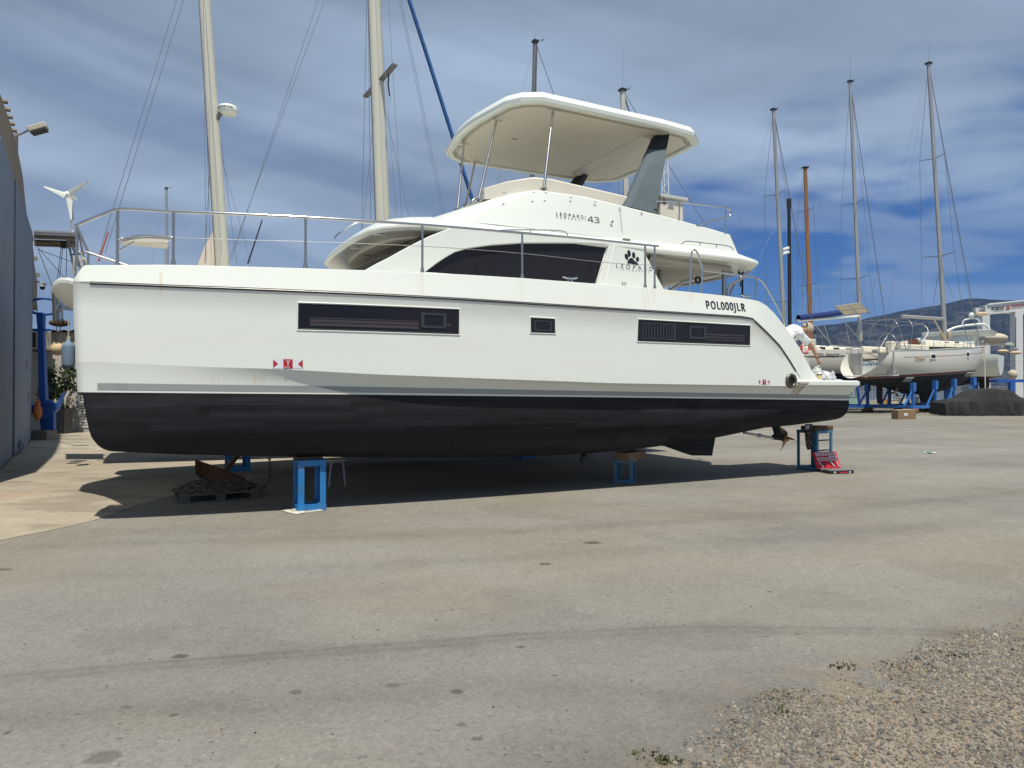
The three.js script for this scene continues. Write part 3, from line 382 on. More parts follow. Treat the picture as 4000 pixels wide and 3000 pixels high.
  // lettering on the coaming: the face leans a little inwards
  const tilt = 0.136, endx = { LEOPARD: 2278, POWERCAT: 2277, 43: 2341 }; const place = (name, str, px, py, size, f, sx, sp, m, par) => { const [u, w] = onV(px, py, 1.165); const g = fit(text(str, size, 0.003, f, sx, sp), onV(endx[str], py, 1.165)[0] - u).rotateX(-tilt).translate(u, w, -(1.13 + (w - 4.24) * 0.1364) + 0.0005); return add(name, g, m, par); };
  const L1 = onV(2170, 847, 1.165), L2 = onV(2276, 862, 1.165);
  place('lettering', 'LEOPARD', 2172, 840, 0.056, font, 1.25, 0.030, M.ink, body); place('lettering', 'POWERCAT', 2173, 850, 0.032, font, 1.25, 0.033, M.grey, body); place('lettering', '43', 2295, 867, 0.108, font, 1.35, 0.0, M.ink, body);
  const b0 = onV(2286, 872, 1.165); add('divider', [box(0.005, 0.15, 0.004, b0[0], b0[1] + 0.06, -(1.13 + (b0[1] + 0.06 - 4.24) * 0.1364) + 0.002)], M.ink, body);
}
{ // emblem on the cabin side: four toes and a pad, with the name under it
  const o = onV(2462, 1012, 0.90), par = cat.children.find(c => c.name === 'cabin_side'), Z = -0.901, gs = [];
  const toe = (px, py, rx, ry, a) => { const [u, w] = onV(px, py, 0.90); const s = new THREE.Shape(); s.absellipse(0, 0, rx, ry, 0, 2 * PI); gs.push(new THREE.ExtrudeGeometry(s, { depth: 0.004, bevelEnabled: false, curveSegments: 14 }).rotateZ(a).translate(u, w, Z)); };
  toe(2447, 1003, 0.034, 0.056, 0.42); toe(2457, 990, 0.036, 0.060, 0.18); toe(2475, 997, 0.034, 0.056, 0.10); toe(2490, 1013, 0.034, 0.044, -0.1);
  const padP = [[2452, 1019], [2462, 1008], [2470, 1009], [2478, 1018], [2492, 1030], [2490, 1037], [2478, 1033], [2466, 1030], [2455, 1029], [2450, 1026]].map(([x, y]) => onV(x, y, 0.90));
  const sh = new THREE.Shape(new THREE.SplineCurve([...padP, padP[0]].map(([x, y]) => new THREE.Vector2(x, y))).getPoints(50)); gs.push(new THREE.ExtrudeGeometry(sh, { depth: 0.004, bevelEnabled: false }).translate(0, 0, Z));
  add('paw_emblem', gs, M.ink, par);
  const a = onV(2405, 1045, 0.90), b = onV(2420, 1055, 0.90); add('lettering', fit(text('LEOPARD', 0.070, 0.004, font, 1.35, 0.052), onV(2546, 1060, 0.9)[0] - a[0]).translate(a[0], a[1], Z), M.ink, par); add('lettering', fit(text('CATAMARANS', 0.032, 0.004, font, 1.2, 0.034), onV(2535, 1066, 0.9)[0] - b[0]).translate(b[0], b[1], Z), M.grey, par);
  for (const px of [2432, 2442]) { const [u, w] = onV(px, 1107, 0.90); add('hook', [rbox(0.03, 0.05, 0.02, 0.006, u, w, -0.90)], M.grey, par); }
}
{ // hard top
  const half = [[6.0, CV], [6.02, 2.95], [6.18, 2.0], [6.36, 1.72], [6.67, 1.54], [9.3, 1.56], [10.1, 1.64], [10.52, 1.98], [10.60, CV]];
  const rg = (w, inset) => { const c0 = [8.3, CV]; const f = half.map(([u, v]) => { const du = u - c0[0], dv = v - c0[1], a = Math.abs(du) / 2.3, b = Math.abs(dv) / 1.8; return P(u - Math.sign(du) * inset * Math.pow(a, 2), w, v - Math.sign(dv) * inset * Math.min(1, Math.pow(b, 2))); }); return [...f, ...f.slice(1, -1).reverse().map(p => new V3(p.x, p.y, -2 * CV - p.z))]; };
  const ht = add('hard_top', loop([rg(6.66, 0.22), rg(6.66, 0.13), rg(6.545, 0.11), rg(6.535, 0.02), rg(6.56, -0.02), rg(6.62, -0.03), rg(6.74, 0.05), rg(6.785, 0.15), rg(6.82, 0.6), rg(6.84, 1.4)], 0.4), M.white, cat);
  add('ceiling_panel', loop([rg(6.66, 0.22), rg(6.552, 0.22), rg(6.548, 0.24), rg(6.548, 1.0)], 0.4), M.liner, ht);
  add('ceiling_strip', [box(0.34, 0.012, 2.9, 9.35, 6.545, -CV)], mat(0.6, 0.56, 0.47, 0.2, 0, { bumpMap: roughBump, bumpScale: 0.02 }), ht);
  for (const v of [2.05, 4.65]) add('speaker', [new THREE.CylinderGeometry(0.09, 0.10, 0.03, 20).translate(9.35, 6.53, -v)], M.cream, ht);
  const lt = onW(2010, 545, 6.54); add('ceiling_light', [box(0.12, 0.012, 0.05, lt[0], 6.54, -lt[1])], M.steelDull, ht);
  // poles
  const pole = (top, bot, vb, r) => { const [tu, tv] = onW(...top, 6.55), [bu, bw] = onV(...bot, vb); const a = P(tu, 6.56, tv), b = P(bu, bw, vb); const o = add('roof_pole', [bar(b, a, r)], M.steel, cat); add('foot_plate', [new THREE.CylinderGeometry(r * 2.2, r * 2.2, 0.02, 16).translate(b.x, b.y + 0.02, b.z)], M.steelDull, o); add('top_bracket', [rbox(0.2, 0.03, 0.1, 0.01, a.x, a.y - 0.02, a.z)], M.cream, o); };
  pole([2160, 432], [2124, 742], 1.36, 0.027); pole([1940, 470], [1868, 785], 1.75, 0.025); pole([1812, 562], [1787, 822], 3.2, 0.024); pole([1856, 632], [1818, 806], 4.3, 0.024);
  // canvas-wrapped arch legs
  const leg = (mir) => { const bl = onV(2440, 803, 1.28), br = onV(2556, 830, 1.28), tl = onW(2568, 524, 6.55), tr2 = onW(2617, 526, 6.55); const R = (f, g) => { const p = mix3([bl[0], bl[1] - 0.02, 1.24], [tl[0], 6.56, tl[1]], f), q = mix3([br[0], br[1] - 0.02, 1.24], [tr2[0], 6.56, tr2[1]], f); const z = mix(1.24, tl[1], f); return [P(p[0] + 0.10, p[1], p[2]), P(q[0], q[1], q[2]), P(q[0] + 0.02, q[1], q[2] + 0.28), P(p[0] + 0.12, p[1], p[2] + 0.28), P(p[0], p[1], p[2] + 0.16), P(p[0] - 0.0, p[1], p[2] + 0.06)]; };
    let lo = loop([R(0), R(0.2), R(0.4), R(0.6), R(0.78)], 0.4), hi = loop([R(0.775), R(0.9), R(1)].map(r => { const c = new V3(); r.forEach(p => c.add(p)); c.divideScalar(r.length); return r.map(p => p.clone().lerp(c, 0.04)); }), 0.4); if (mir) { lo = mirror(lo); hi = mirror(hi); }
    const o = add('arch_leg', lo, M.canvas, cat); add('leg_collar', hi, M.canvasDark, o); };
  leg(false); leg(true);
}
{ // wet bar, flybridge rails
  const B = onV(2582, 842, 1.5), E = onV(2672, 860, 1.5), T = onV(2640, 778, 1.5);
  const wb = add('wet_bar', [rbox(E[0] - B[0], 0.72, 0.9, 0.02, (B[0] + E[0]) / 2, T[1] - 0.36, -1.97)], M.cream, cat); add('lid', [rbox(E[0] - B[0] + 0.12, 0.07, 1.0, 0.015, (B[0] + E[0]) / 2 + 0.03, T[1] + 0.02, -1.97)], mat(0.5, 0.5, 0.47, 0.5), wb);
  const lv = onV(2622, 797, 1.5); const lou = add('louvre', [box(0.16, 0.14, 0.01, lv[0], lv[1], -1.515)], M.white, wb); for (let i = 0; i < 5; i++) add('slat', [box(0.13, 0.008, 0.014, lv[0], lv[1] - 0.05 + 0.025 * i, -1.508)], M.grey, lou); const lk = onV(2597, 787, 1.5); add('latch', [box(0.06, 0.08, 0.01, lk[0], lk[1], -1.514)], M.black, wb);
  const R = (pts, r, v, name = 'flybridge_rail') => add(name, tube(pts.map(([x, y]) => PV(x, y, v)), r, 60, 8), M.steel, cat);
  const fr = R([[2560, 784], [2650, 789], [2760, 801], [2825, 810], [2845, 814], [2855, 822], [2853, 838], [2840, 846], [2780, 862], [2722, 880]], 0.014, 1.2);
  for (const [a, b] of [[[2655, 790], [2652, 860]], [[2835, 813], [2832, 914]]]) add('stanchion', [bar(PV(...a, 1.2), PV(...b, 1.2), 0.013)], M.steel, fr);
  // grab rails on the brim and on the visor
  const G = (pts, v, posts) => { const o = add('grab_rail', tube(pts.map(([x, y]) => PV(x, y, v)), 0.012, 50, 8), M.steel, cat); for (const [a, b] of posts) add('post', [bar(PV(...a, v), PV(...b, v), 0.009)], M.steel, o); };
  G([[1907, 917], [1925, 905], [1980, 899], [2100, 899], [2190, 902], [2210, 908], [2218, 920]], 0.95, [[[2072, 899], [2072, 910]]]);
  G([[2663, 952], [2675, 944], [2690, 943], [2780, 953], [2840, 961], [2858, 968], [2864, 975]], 0.95, [[[2735, 948], [2733, 960]], [[2801, 956], [2798, 968]]]);
  G([[1310, 934], [1308, 928], [1335, 903], [1390, 872], [1405, 869], [1440, 872], [1478, 874]], 2.4, [[[1415, 870], [1416, 894]]]);
  G([[1695, 882], [1700, 862], [1735, 852], [1745, 853]], 2.6, []);
  G([[1838, 796], [1842, 785], [1872, 773], [1884, 780]], 2.3, []);
}
// --- guard rails and aft davit ---
{
  const VR = u => so(Math.max(u, 0)) + 0.15;
  const H = (px, py) => { let v = 0.2, r; for (let i = 0; i < 20; i++) { r = onV(px, py, v); v = 0.5 * v + 0.5 * VR(r[0]); } return P(r[0], r[1], v); };
  const gr = add('guard_rail', tube([[291, 884], [330, 866], [400, 838], [448, 820], [480, 816], [540, 818], [678, 826], [900, 835], [1194, 849], [1650, 878], [2040, 911], [2300, 934], [2520, 957], [2572, 962]].map(p => H(...p)), 0.019, 160, 10), M.steel, cat);
  for (const [a, b] of [[[460, 824], [460, 1036]], [[678, 828], [679, 1034]], [[1194, 850], [1194, 1043]], [[1650, 880], [1650, 1064]], [[2040, 912], [2040, 1088]], [[2520, 958], [2518, 1126]], [[2557, 961], [2553, 1130]]]) { const p = H(...a), q = H(...b); q.x = p.x; q.z = p.z; const o = add('stanchion', [bar(q, p, 0.016)], M.steelDull, gr); add('base', [new THREE.CylinderGeometry(0.022, 0.03, 0.09, 12).translate(q.x, q.y + 0.02, q.z)], M.steelDull, o); }
  const pst = H(300, 884), pq = H(303, 1085); add('stanchion', [bar(new V3(pst.x, pq.y, pst.z), pst, 0.017), bar(pst, H(345, 985), 0.015), bar(H(345, 985), new V3(H(345, 985).x, 2.9, H(345, 985).z), 0.013), bar(H(338, 985), H(505, 1040), 0.015)], M.steelDull, gr);
  add('life_line', tube([[680, 928], [900, 936], [1194, 944], [1650, 962], [2040, 990], [2380, 1027], [2520, 1035], [2557, 1036]].map(p => H(...p)), 0.0045, 80, 5), M.steelDull, gr);
  // pulpit seat
  const ps = add('pulpit_seat', tube([[460, 940], [520, 925], [560, 920], [670, 927], [680, 930]].map(p => H(...p)), 0.014, 30, 8), M.steel, cat);
  const seat = [[468, 941], [500, 935], [540, 926], [600, 925], [660, 930], [672, 938], [640, 947], [560, 946], [500, 944]].map(p => H(...p)); add('seat_board', [sheet([seat.slice(0, 5), [...seat.slice(5), seat[0]].reverse()].map(r => r.slice(0, 5)), 0), sheet([seat.slice(0, 5), [...seat.slice(5), seat[0]].reverse().slice(0, 5)], 0).translate(0.0, -0.03, -0.25)].slice(0, 1), M.cream, ps); add('seat_pad', [rbox(0.52, 0.035, 0.34, 0.016, (seat[0].x + seat[4].x) / 2, seat[6].y + 0.02, seat[2].z - 0.2)], M.cream, ps);
  add('brace', [bar(H(450, 988), H(527, 942), 0.012)], M.steel, ps);
  // aft gate rails
  const ag = add('aft_rail', tube([[2694, 1142], [2699, 1060], [2704, 980], [2712, 976], [2722, 985], [2738, 1030], [2744, 1060], [2742, 1100], [2738, 1146]].map(p => H(...p)), 0.016, 60, 8), M.steel, cat);
  add('rail', tube([[2745, 1056], [2850, 1070], [2930, 1081], [2958, 1087], [2980, 1103], [3010, 1150], [3040, 1205], [3062, 1250], [3066, 1275]].map(p => H(...p)), 0.014, 60, 8), M.steel, ag); add('stanchion', [bar(H(2955, 1088), H(2950, 1172), 0.013)], M.steelDull, ag); add('wire', [bar(H(2557, 1036), H(2700, 1046), 0.0045, 0.0045, 5)], M.steelDull, ag);
  // tender davit
  const A = (pts, v, r) => tube(pts.map(([x, y]) => PV(x, y, v)), r, 40, 8);
  const dv = add('davit', A([[2618, 1134], [2640, 1120], [2668, 1102], [2740, 1085], [2860, 1062], [2925, 1052]], 1.9, 0.035), M.steel, cat); add('davit_arm', A([[2648, 1118], [2760, 1098], [2850, 1078], [2905, 1066]], 2.2, 0.03), M.steelDull, dv); add('davit_arm', A([[2842, 1158], [2844, 1130], [2850, 1118], [2900, 1085], [2928, 1060], [2932, 1054], [2915, 1050]], 1.6, 0.03), M.steel, dv); add('davit_arm', A([[2848, 1156], [2866, 1115], [2896, 1080]], 1.9, 0.022), M.steelDull, dv);
  for (const [px, py] of [[2894, 1062], [2726, 1094]]) { const o = PV(px, py, 1.75); add('block', [new THREE.TorusGeometry(0.055, 0.022, 8, 16).translate(o.x, o.y, o.z)], M.black, dv); }
  add('strap', [bar(PV(2900, 1078, 1.8), PV(2900, 1160, 1.8), 0.02), bar(PV(2890, 1078, 1.8), PV(2893, 1120, 1.8), 0.012)], M.black, dv);
  add('roof_post', [bar(PV(2829, 1160, 1.45), PV(2828, 1020, 1.45), 0.045, 0.045, 12)], M.steelDull, cat);
  add('roof_post', [bar(PV(2578, 1130, 2.2), PV(2578, 1040, 2.2), 0.05, 0.05, 12)], M.steelDull, cat);
  // cleats on the side deck
  for (const [px, py] of [[2226, 1094], [2915, 1163]]) { const o = PV(px, py, 0.22); const c = add('cleat', [tube([new V3(o.x - 0.13, o.y + 0.045, o.z), new V3(o.x - 0.06, o.y + 0.03, o.z), new V3(o.x + 0.06, o.y + 0.03, o.z), new V3(o.x + 0.13, o.y + 0.045, o.z)], 0.014, 12, 8), bar(new V3(o.x - 0.03, o.y - 0.04, o.z), new V3(o.x - 0.03, o.y + 0.03, o.z), 0.016), bar(new V3(o.x + 0.03, o.y - 0.04, o.z), new V3(o.x + 0.03, o.y + 0.03, o.z), 0.016)], M.steel, cat); }
}
// --- hull windows ---
{
  const win = (pts, v0, inner) => {
    const [a, b, c, d] = pts.map(p => onHull(p[0], p[1], 0.018)); const pt = [a, b, c, d];
    const q = (u, w, off) => P(u, w, surfV(u, w) - off); const N = 8, lerp = (s, t, off) => { const u = mix(mix(a[0], b[0], s), mix(d[0], c[0], s), t), w = mix(mix(a[1], b[1], s), mix(d[1], c[1], s), t); return q(u, w, off); };
    const skin = (s0, s1, t0, t1, off) => { const rows = []; for (let i = 0; i <= N; i++) { const r = []; for (let j = 0; j <= 2; j++) r.push(lerp(mix(s0, s1, i / N), mix(t0, t1, j / 2), off)); rows.push(r); } return sheet(rows, 0); };
    const L = Math.abs(b[0] - a[0]), Hh = Math.abs(a[1] - d[1]), fs = 0.018 / L, ft = 0.018 / Hh;
    const ed = []; { const path = []; for (let i = 0; i <= N; i++) path.push(lerp(i / N, 0, 0.004)); for (let i = 1; i <= 2; i++) path.push(lerp(1, i / 2, 0.004)); for (let i = 1; i <= N; i++) path.push(lerp(1 - i / N, 1, 0.004)); path.push(lerp(0, 0.5, 0.004), lerp(0, 0, 0.004)); ed.push(poly(path, 0.009, 6)); }
    const o = add('hull_window', ed, M.black, cat); { const e2 = 0.016 / L, f2 = 0.016 / Hh, lp = []; for (let i = 0; i <= N; i++) lp.push(lerp(mix(-e2, 1 + e2, i / N), -f2, 0.002)); for (let i = 0; i <= N; i++) lp.push(lerp(mix(1 + e2, -e2, i / N), 1 + f2, 0.002)); lp.push(lp[0]); add('moulded_lip', poly(lp, 0.010, 6), M.white, o); } add('pane', [skin(0, 1, 0, 1, 0.006)], M.glass, o); inner?.(o, skin, L, Hh); return o; };
  const blind = mat(0.052, 0.038, 0.050, 0.5), blind2 = mat(0.034, 0.027, 0.035, 0.5), frameM = mat(0.032, 0.036, 0.046, 0.4);
  const port = (o, skin, s0, s1, t0, t1) => { const f = add('opening_port', [skin(s0, s1, t0, t0 + 0.10, 0.014), skin(s0, s1, t1 - 0.10, t1, 0.014), skin(s0, s0 + 0.022, t0, t1, 0.0145), skin(s1 - 0.022, s1, t0, t1, 0.0145)], frameM, o); };
  win([[1168, 1186], [1792, 1211], [1790, 1304], [1166, 1285]], 0, (o, skin) => { for (const [t, h, m] of [[0.52, 0.05, blind2], [0.60, 0.10, blind], [0.72, 0.05, blind2], [0.77, 0.09, blind]]) add('blind_slat', [skin(0.065, 0.73, t, t + h, 0.0085)], m, o); add('blind_slat', [skin(0.92, 0.945, 0.60, 0.70, 0.0085)], blind, o); port(o, skin, 0.745, 0.915, 0.17, 0.80); });
  win([[2075, 1243], [2166, 1248], [2166, 1300], [2075, 1297]], 0, (o, skin) => { add('opening_port', [skin(0.12, 0.88, 0.12, 0.22, 0.012), skin(0.12, 0.88, 0.80, 0.90, 0.012), skin(0.12, 0.20, 0.12, 0.9, 0.0125), skin(0.80, 0.88, 0.12, 0.9, 0.0125)], frameM, o); });
  win([[2495, 1250], [2930, 1274], [2927, 1347], [2491, 1331]], 0, (o, skin) => { const g = []; for (let i = 0; i < 11; i++) add('louvre_slat', [skin(0.03 + 0.0245 * i, 0.04 + 0.0245 * i, 0.17, 0.84, 0.014)], frameM, o); add('vent_frame', [skin(0.02, 0.30, 0.11, 0.16, 0.013), skin(0.02, 0.30, 0.85, 0.9, 0.013), skin(0.295, 0.315, 0.06, 0.94, 0.0135)], frameM, o); port(o, skin, 0.43, 0.585, 0.15, 0.80); for (const [t, h] of [[0.50, 0.08], [0.64, 0.08], [0.78, 0.06]]) add('blind_slat', [skin(0.59, 0.95, t, t + h, 0.0085)], blind, o); });
  // lifting-point stickers
  const sticker = (px, py, s, word) => { const [u, w] = onHull(px, py, 0); const L = 0.36 * s, Hh = 0.115 * s, z = (uu, ww, off) => -(surfV(uu, ww) - off); const flat = (pts, off) => fan(pts.map(([a, b]) => P(u + a, w + b, surfV(u + a, w + b) - off)));
    const o = add('sling_sticker', [flat([[-L / 2, -Hh / 2], [L / 2, -Hh / 2], [L / 2, Hh / 2], [-L / 2, Hh / 2]], 0.003)], M.paper, cat);
    add('red_panel', [flat([[-0.055 * s, -Hh / 2], [0.055 * s, -Hh / 2], [0.055 * s, Hh / 2], [-0.055 * s, Hh / 2]], 0.006)], M.red, o); add('arrow', [flat([[-L / 2 + 0.005, -Hh * 0.45], [-L / 2 + 0.06 * s, 0], [-L / 2 + 0.005, Hh * 0.45]], 0.006)], M.red, o); add('arrow', [flat([[L / 2 - 0.005, -Hh * 0.45], [L / 2 - 0.06 * s, 0], [L / 2 - 0.005, Hh * 0.45]], 0.006)], M.red, o);
    const zz = -(surfV(u, w) - 0.008); add('pictogram', [box(0.009 * s, 0.045 * s, 0.003, u, w - 0.005 * s, zz), box(0.009 * s, 0.034 * s, 0.003, 0, 0, 0).rotateZ(0.5).translate(u - 0.012 * s, w + 0.03 * s, zz), box(0.009 * s, 0.034 * s, 0.003, 0, 0, 0).rotateZ(-0.5).translate(u + 0.012 * s, w + 0.03 * s, zz)], M.paper, o); if (word) { const g = text(word, 0.016 * s, 0.003, fontB, 1, 0.002); add('lettering', g.translate(u - g.userData.width / 2, w - 0.052 * s, zz), M.paper, o); } };
  sticker(1125, 1421, 1, 'SANGLE'); sticker(2985, 1492, 0.72, '');
  // registration
  const ta = onHull(2756, 1204, 0.05), tb = onHull(2912, 1226, 0.05); { const g = text('POL000JLR', 0.145, 0.004, fontB, 0.92, 0.004); const k = (tb[0] - ta[0]) / g.userData.width; g.scale(k, 1.0, 1); const an = Math.atan2(0.07, 0.25); g.rotateX(-0.20).translate(ta[0], ta[1] - 0.01, -(so(8.5) + 0.055) + 0.012); add('registration_number', g, M.ink, cat.children[0]); }
  // skin fittings, exhaust, fairlead
  for (const [px, py, k] of [[2398, 1512, 0], [2440, 1512, 0], [2518, 1514, 0], [2580, 1515, 0], [3000, 1523, 1], [3013, 1523, 1]]) { const [u, w] = onV(px, py, 0.14); const v = so(u) + stepV(u); add('skin_fitting', [new THREE.CylinderGeometry(0.036, 0.044, 0.035, 16).rotateX(PI / 2).translate(u, w, -v + 0.012), ...(k ? [new THREE.SphereGeometry(0.045, 12, 8, 0, 2 * PI, 0, PI / 2).rotateX(0.9).translate(u, w, -v + 0.03)] : [])], M.white, cat); }
  const [eu, ew] = onHull(3087, 1488, 0.01); const ex = add('exhaust_outlet', [new THREE.TorusGeometry(0.105, 0.03, 10, 28).translate(eu, ew, -so(eu) + 0.012), new THREE.CylinderGeometry(0.09, 0.09, 0.05, 24, 1, true).rotateX(PI / 2).translate(eu, ew, -so(eu) + 0.01)], mat(0.16, 0.14, 0.12, 0.42, 0.9), cat); add('flap', [new THREE.CircleGeometry(0.09, 24).translate(eu, ew, -so(eu) + 0.004)], M.black, ex);
  const [fu, fw] = onHull(3130, 1497, 0); add('fender_bracket', [rbox(0.24, 0.05, 0.13, 0.015, fu, fw, -so(fu) + 0.005)], mat(0.36, 0.35, 0.30, 0.6), cat);
  // rust runs below the bracket, as matter on the white side
}
// --- running gear ---
{
  const sk = tr([[2558, 1738], [2600, 1744], [2667, 1768], [2702, 1779], [2777, 1780], [2791, 1700], [2700, 1715]], 0.72); add('skeg', slab(sk, 0.77, 0.10, 0.03), M.bottom, cat);
  const sA = PV(2905, 1690, 0.55), sB = PV(3055, 1717, 0.62); add('propeller_shaft', [bar(sA, sB, 0.022, 0.022, 12)], M.steelDull, cat); add('shaft_anode', [ball(0.04, new V3().lerpVectors(sA, sB, 0.4), 1.4, 1, 1)], M.grey, cat);
  const st = PV(3042, 1710, 0.61); add('shaft_strut', [beam(new V3(st.x - 0.1, 0.98, st.z), new V3(st.x, st.y, st.z), 0.05, 0.14), bar(new V3(st.x - 0.14, st.y + 0.02, st.z), new V3(st.x + 0.1, st.y - 0.015, st.z), 0.05, 0.045, 14)], M.bottom, cat);
  const hub = PV(3066, 1716, 0.63), pr = add('propeller', [new THREE.CylinderGeometry(0.035, 0.05, 0.13, 14).rotateZ(PI / 2 + 0.12).translate(hub.x, hub.y, hub.z)], M.bronze, cat);
  for (let b = 0; b < 3; b++) { const rows = []; for (let i = 0; i <= 10; i++) { const r = 0.03 + 0.24 * i / 10, half = 0.115 * Math.sin(PI * Math.pow(clamp((i + 0.8) / 11), 0.8)) + 0.006, pitch = 1.15 - 0.22 * i / 10, skew = 0.35 * Math.pow(i / 10, 2); const row = []; for (let j = -3; j <= 3; j++) { const s = j / 3 * half, ang = skew + s * Math.cos(pitch) / Math.max(r, 0.06); row.push(new V3(s * Math.sin(pitch) * 1.1, r * Math.cos(ang), r * Math.sin(ang))); } rows.push(row); } const g = sheet(rows, 0).rotateX(1.3 + b * 2 * PI / 3).rotateZ(0.12).translate(hub.x, hub.y, hub.z); add('blade', g, M.bronze, pr); }
  const rud = []; for (const [y, l, th, sh] of [[1.0, 0.24, 0.045, 0], [0.86, 0.25, 0.045, 0], [0.85, 0.29, 0.06, 0], [0.835, 0.245, 0.045, 0], [0.72, 0.23, 0.042, 0.005], [0.60, 0.20, 0.036, 0.012], [0.50, 0.13, 0.028, 0.02]]) { const r = []; for (let i = 0; i < 14; i++) { const a = 2 * PI * i / 14; r.push(new V3(Math.cos(a) * l / 2 + sh, y, Math.sin(a) * th * (1 + 0.4 * Math.cos(a)))); } rud.push(r); }
  const ro = onV(3158, 1700, 0.72); const rg = add('rudder', loop(rud, 0.5).rotateY(0.15).translate(ro[0], -0.06, -0.72), M.fouled, cat); const an = PV(3153, 1668, 0.60); add('anode', [new THREE.CylinderGeometry(0.045, 0.05, 0.04, 16).rotateX(PI / 2).translate(an.x, an.y, an.z)], M.grey, rg);
  add('bow_thruster_fairing', [ball(0.07, PV(2280, 1790, 0.85), 1, 1.1, 0.6)], M.black, cat);
}
// ---------- stands, timbers and things lying about under the catamaran ----------
const paintBlue = (r, g, b, seed) => mat(1, 1, 1, 0.5, 0, { map: texture(256, 256, (x, y) => { const a = tfbm(x, y, 6, 5, seed), s = tfbm(x, y, 18, 4, seed + 5); return mix3(mix3([r, g, b], [r * 0.7, g * 0.72, b * 0.74], a), [0.16, 0.09, 0.05], sstep(s, 0.66, 0.74) * 0.6); }, true, 1.5, 1.5) });
const blueNew = mat(1, 1, 1, 0.48, 0, { map: texture(512, 512, (x, y) => { const a = tfbm(x, y, 5, 5, 41), s = tfbm(x, y, 26, 4, 43), d = tfbm(x, y * 0.5, 9, 4, 48); let c = mix3([0.014, 0.215, 0.56], [0.02, 0.17, 0.42], a); c = mix3(c, [0.16, 0.19, 0.22], 0.35 * sstep(d, 0.55, 0.75)); return mix3(c, [0.10, 0.06, 0.04], sstep(s, 0.70, 0.73) * 0.8); }, true, 1.4, 1.4) }), blueOld = paintBlue(0.06, 0.22, 0.36, 44);
const woodTex = (c1, c2, seed) => texture(512, 128, (x, y) => { const g = tfbm(x * 0.25, y, 8, 4, seed), r = 0.5 + 0.5 * Math.sin((y * 9 + 0.6 * tfbm(x, y, 4, 3, seed + 2)) * 6.28); return mix3(c1, c2, clamp(0.65 * g + 0.35 * r)); }, true, 1.2, 3);
const wood = mat(1, 1, 1, 0.88, 0, { map: woodTex([0.16, 0.105, 0.06], [0.34, 0.235, 0.15], 7), bumpMap: fineBump, bumpScale: 0.004 }), woodDark = mat(1, 1, 1, 0.92, 0, { map: woodTex([0.05, 0.032, 0.02], [0.15, 0.10, 0.065], 9), bumpMap: roughBump, bumpScale: 0.01 }), woodGrey = mat(1, 1, 1, 0.95, 0, { map: woodTex([0.10, 0.085, 0.065], [0.22, 0.19, 0.15], 10) });
const rust = mat(1, 1, 1, 0.92, 0, { map: texture(256, 256, (x, y) => { const a = tfbm(x, y, 6, 5, 91); return mix3([0.05, 0.03, 0.018], [0.23, 0.125, 0.06], a); }, true, 2, 2), bumpMap: roughBump, bumpScale: 0.008 }), rustChain = mat(0.17, 0.145, 0.11, 0.9, 0.1);
const STANDS = 'steel stands under the catamaran';
function stand(u, v, turn, W, Dp, Hh, pw, m, label, rungs) {   // frame of flat steel: four posts, rails above and below
  const o = thing('boat_stand', label, 'stand', toWorld(u, 0, v), TH + turn, STANDS), t = 0.012, a = W / 2, b = Dp / 2;
  for (const sx of [-1, 1]) for (const sz of [-1, 1]) add('post', [box(pw, Hh - 0.02, t, sx * (a - pw / 2), Hh / 2, sz * (b - t / 2)), box(t, Hh - 0.024, pw - t, sx * (a - t / 2), Hh / 2, sz * (b - t - (pw - t) / 2))], m, o);
  for (const y of [0, 1]) { const yy = y ? Hh - pw / 2 : pw / 2; for (const s of [-1, 1]) { add(y ? 'top_rail' : 'bottom_rail', [box(W + 0.008, pw, t, 0, yy, s * (b + 0.002)), box(W - 0.01, t, pw * 0.8, 0, y ? Hh - t / 2 : pw + t / 2 - 0.004, s * (b - pw * 0.4 - t))], m, o); add(y ? 'top_rail' : 'bottom_rail', [box(t, pw - 0.004, Dp - 0.02, s * (a + 0.002), yy, 0), box(pw * 0.8, t, Dp - 0.05, s * (a - pw * 0.4 - t), (y ? Hh - t / 2 : pw + t / 2) - 0.006, 0)], m, o); } }
  if (rungs) for (let i = 1; i <= rungs; i++) add('rung', [bar(new V3(-a, Hh * i / (rungs + 1), b - 0.03), new V3(a, Hh * i / (rungs + 1), b - 0.03), 0.014)], M.rubber, o);
  return o;
}
stand(2.63, 0.76, 0, 0.36, 0.36, 0.675, 0.078, blueNew, 'bright blue square steel stand on a white board under the hull');
{ const p = onGround(2468, 1889); const dx = p.x - BX, dD = -p.z - BZ, u = CT * dx + ST * dD, v = -ST * dx + CT * dD; stand(u + 0.02, v + 0.22, 0.72, 0.32, 0.32, 0.40, 0.045, blueOld, 'low chipped blue frame stand carrying a pale timber block');
  const k = thing('timber_block', 'pale squared timber block on the low blue frame stand', 'timber', toWorld(u + 0.12, 0.402, v + 0.2), TH + 0.45, 'timber packing on the stands'); const [, kw] = onV(2480, 1757, v + 0.1); add('beam', [rbox(0.62, 0.135, 0.30, 0.012, 0, 0.068, 0)], wood, k); }
{ const o = stand(12.72, 1.02, 0.1, 0.52, 0.45, 0.80, 0.06, blueOld, 'faded blue stand with dark rungs under the stern', 3);
  const k = thing('timber_block', 'dark weathered timber packed on the stand under the stern', 'timber', toWorld(12.72, 0.802, 0.96), TH + 0.05, 'timber packing on the stands'); add('beam', [rbox(0.58, 0.085, 0.34, 0.02, 0, 0.043, 0)], woodDark, k); }
stand(2.25, 6.05, 0.05, 0.42, 0.42, 0.70, 0.085, blueNew, 'square blue stand under the far hull beside the rusty anchor');
stand(8.6, 5.9, 0.2, 0.40, 0.40, 0.46, 0.06, blueNew, 'square blue stand under the far hull, further aft than the anchor');
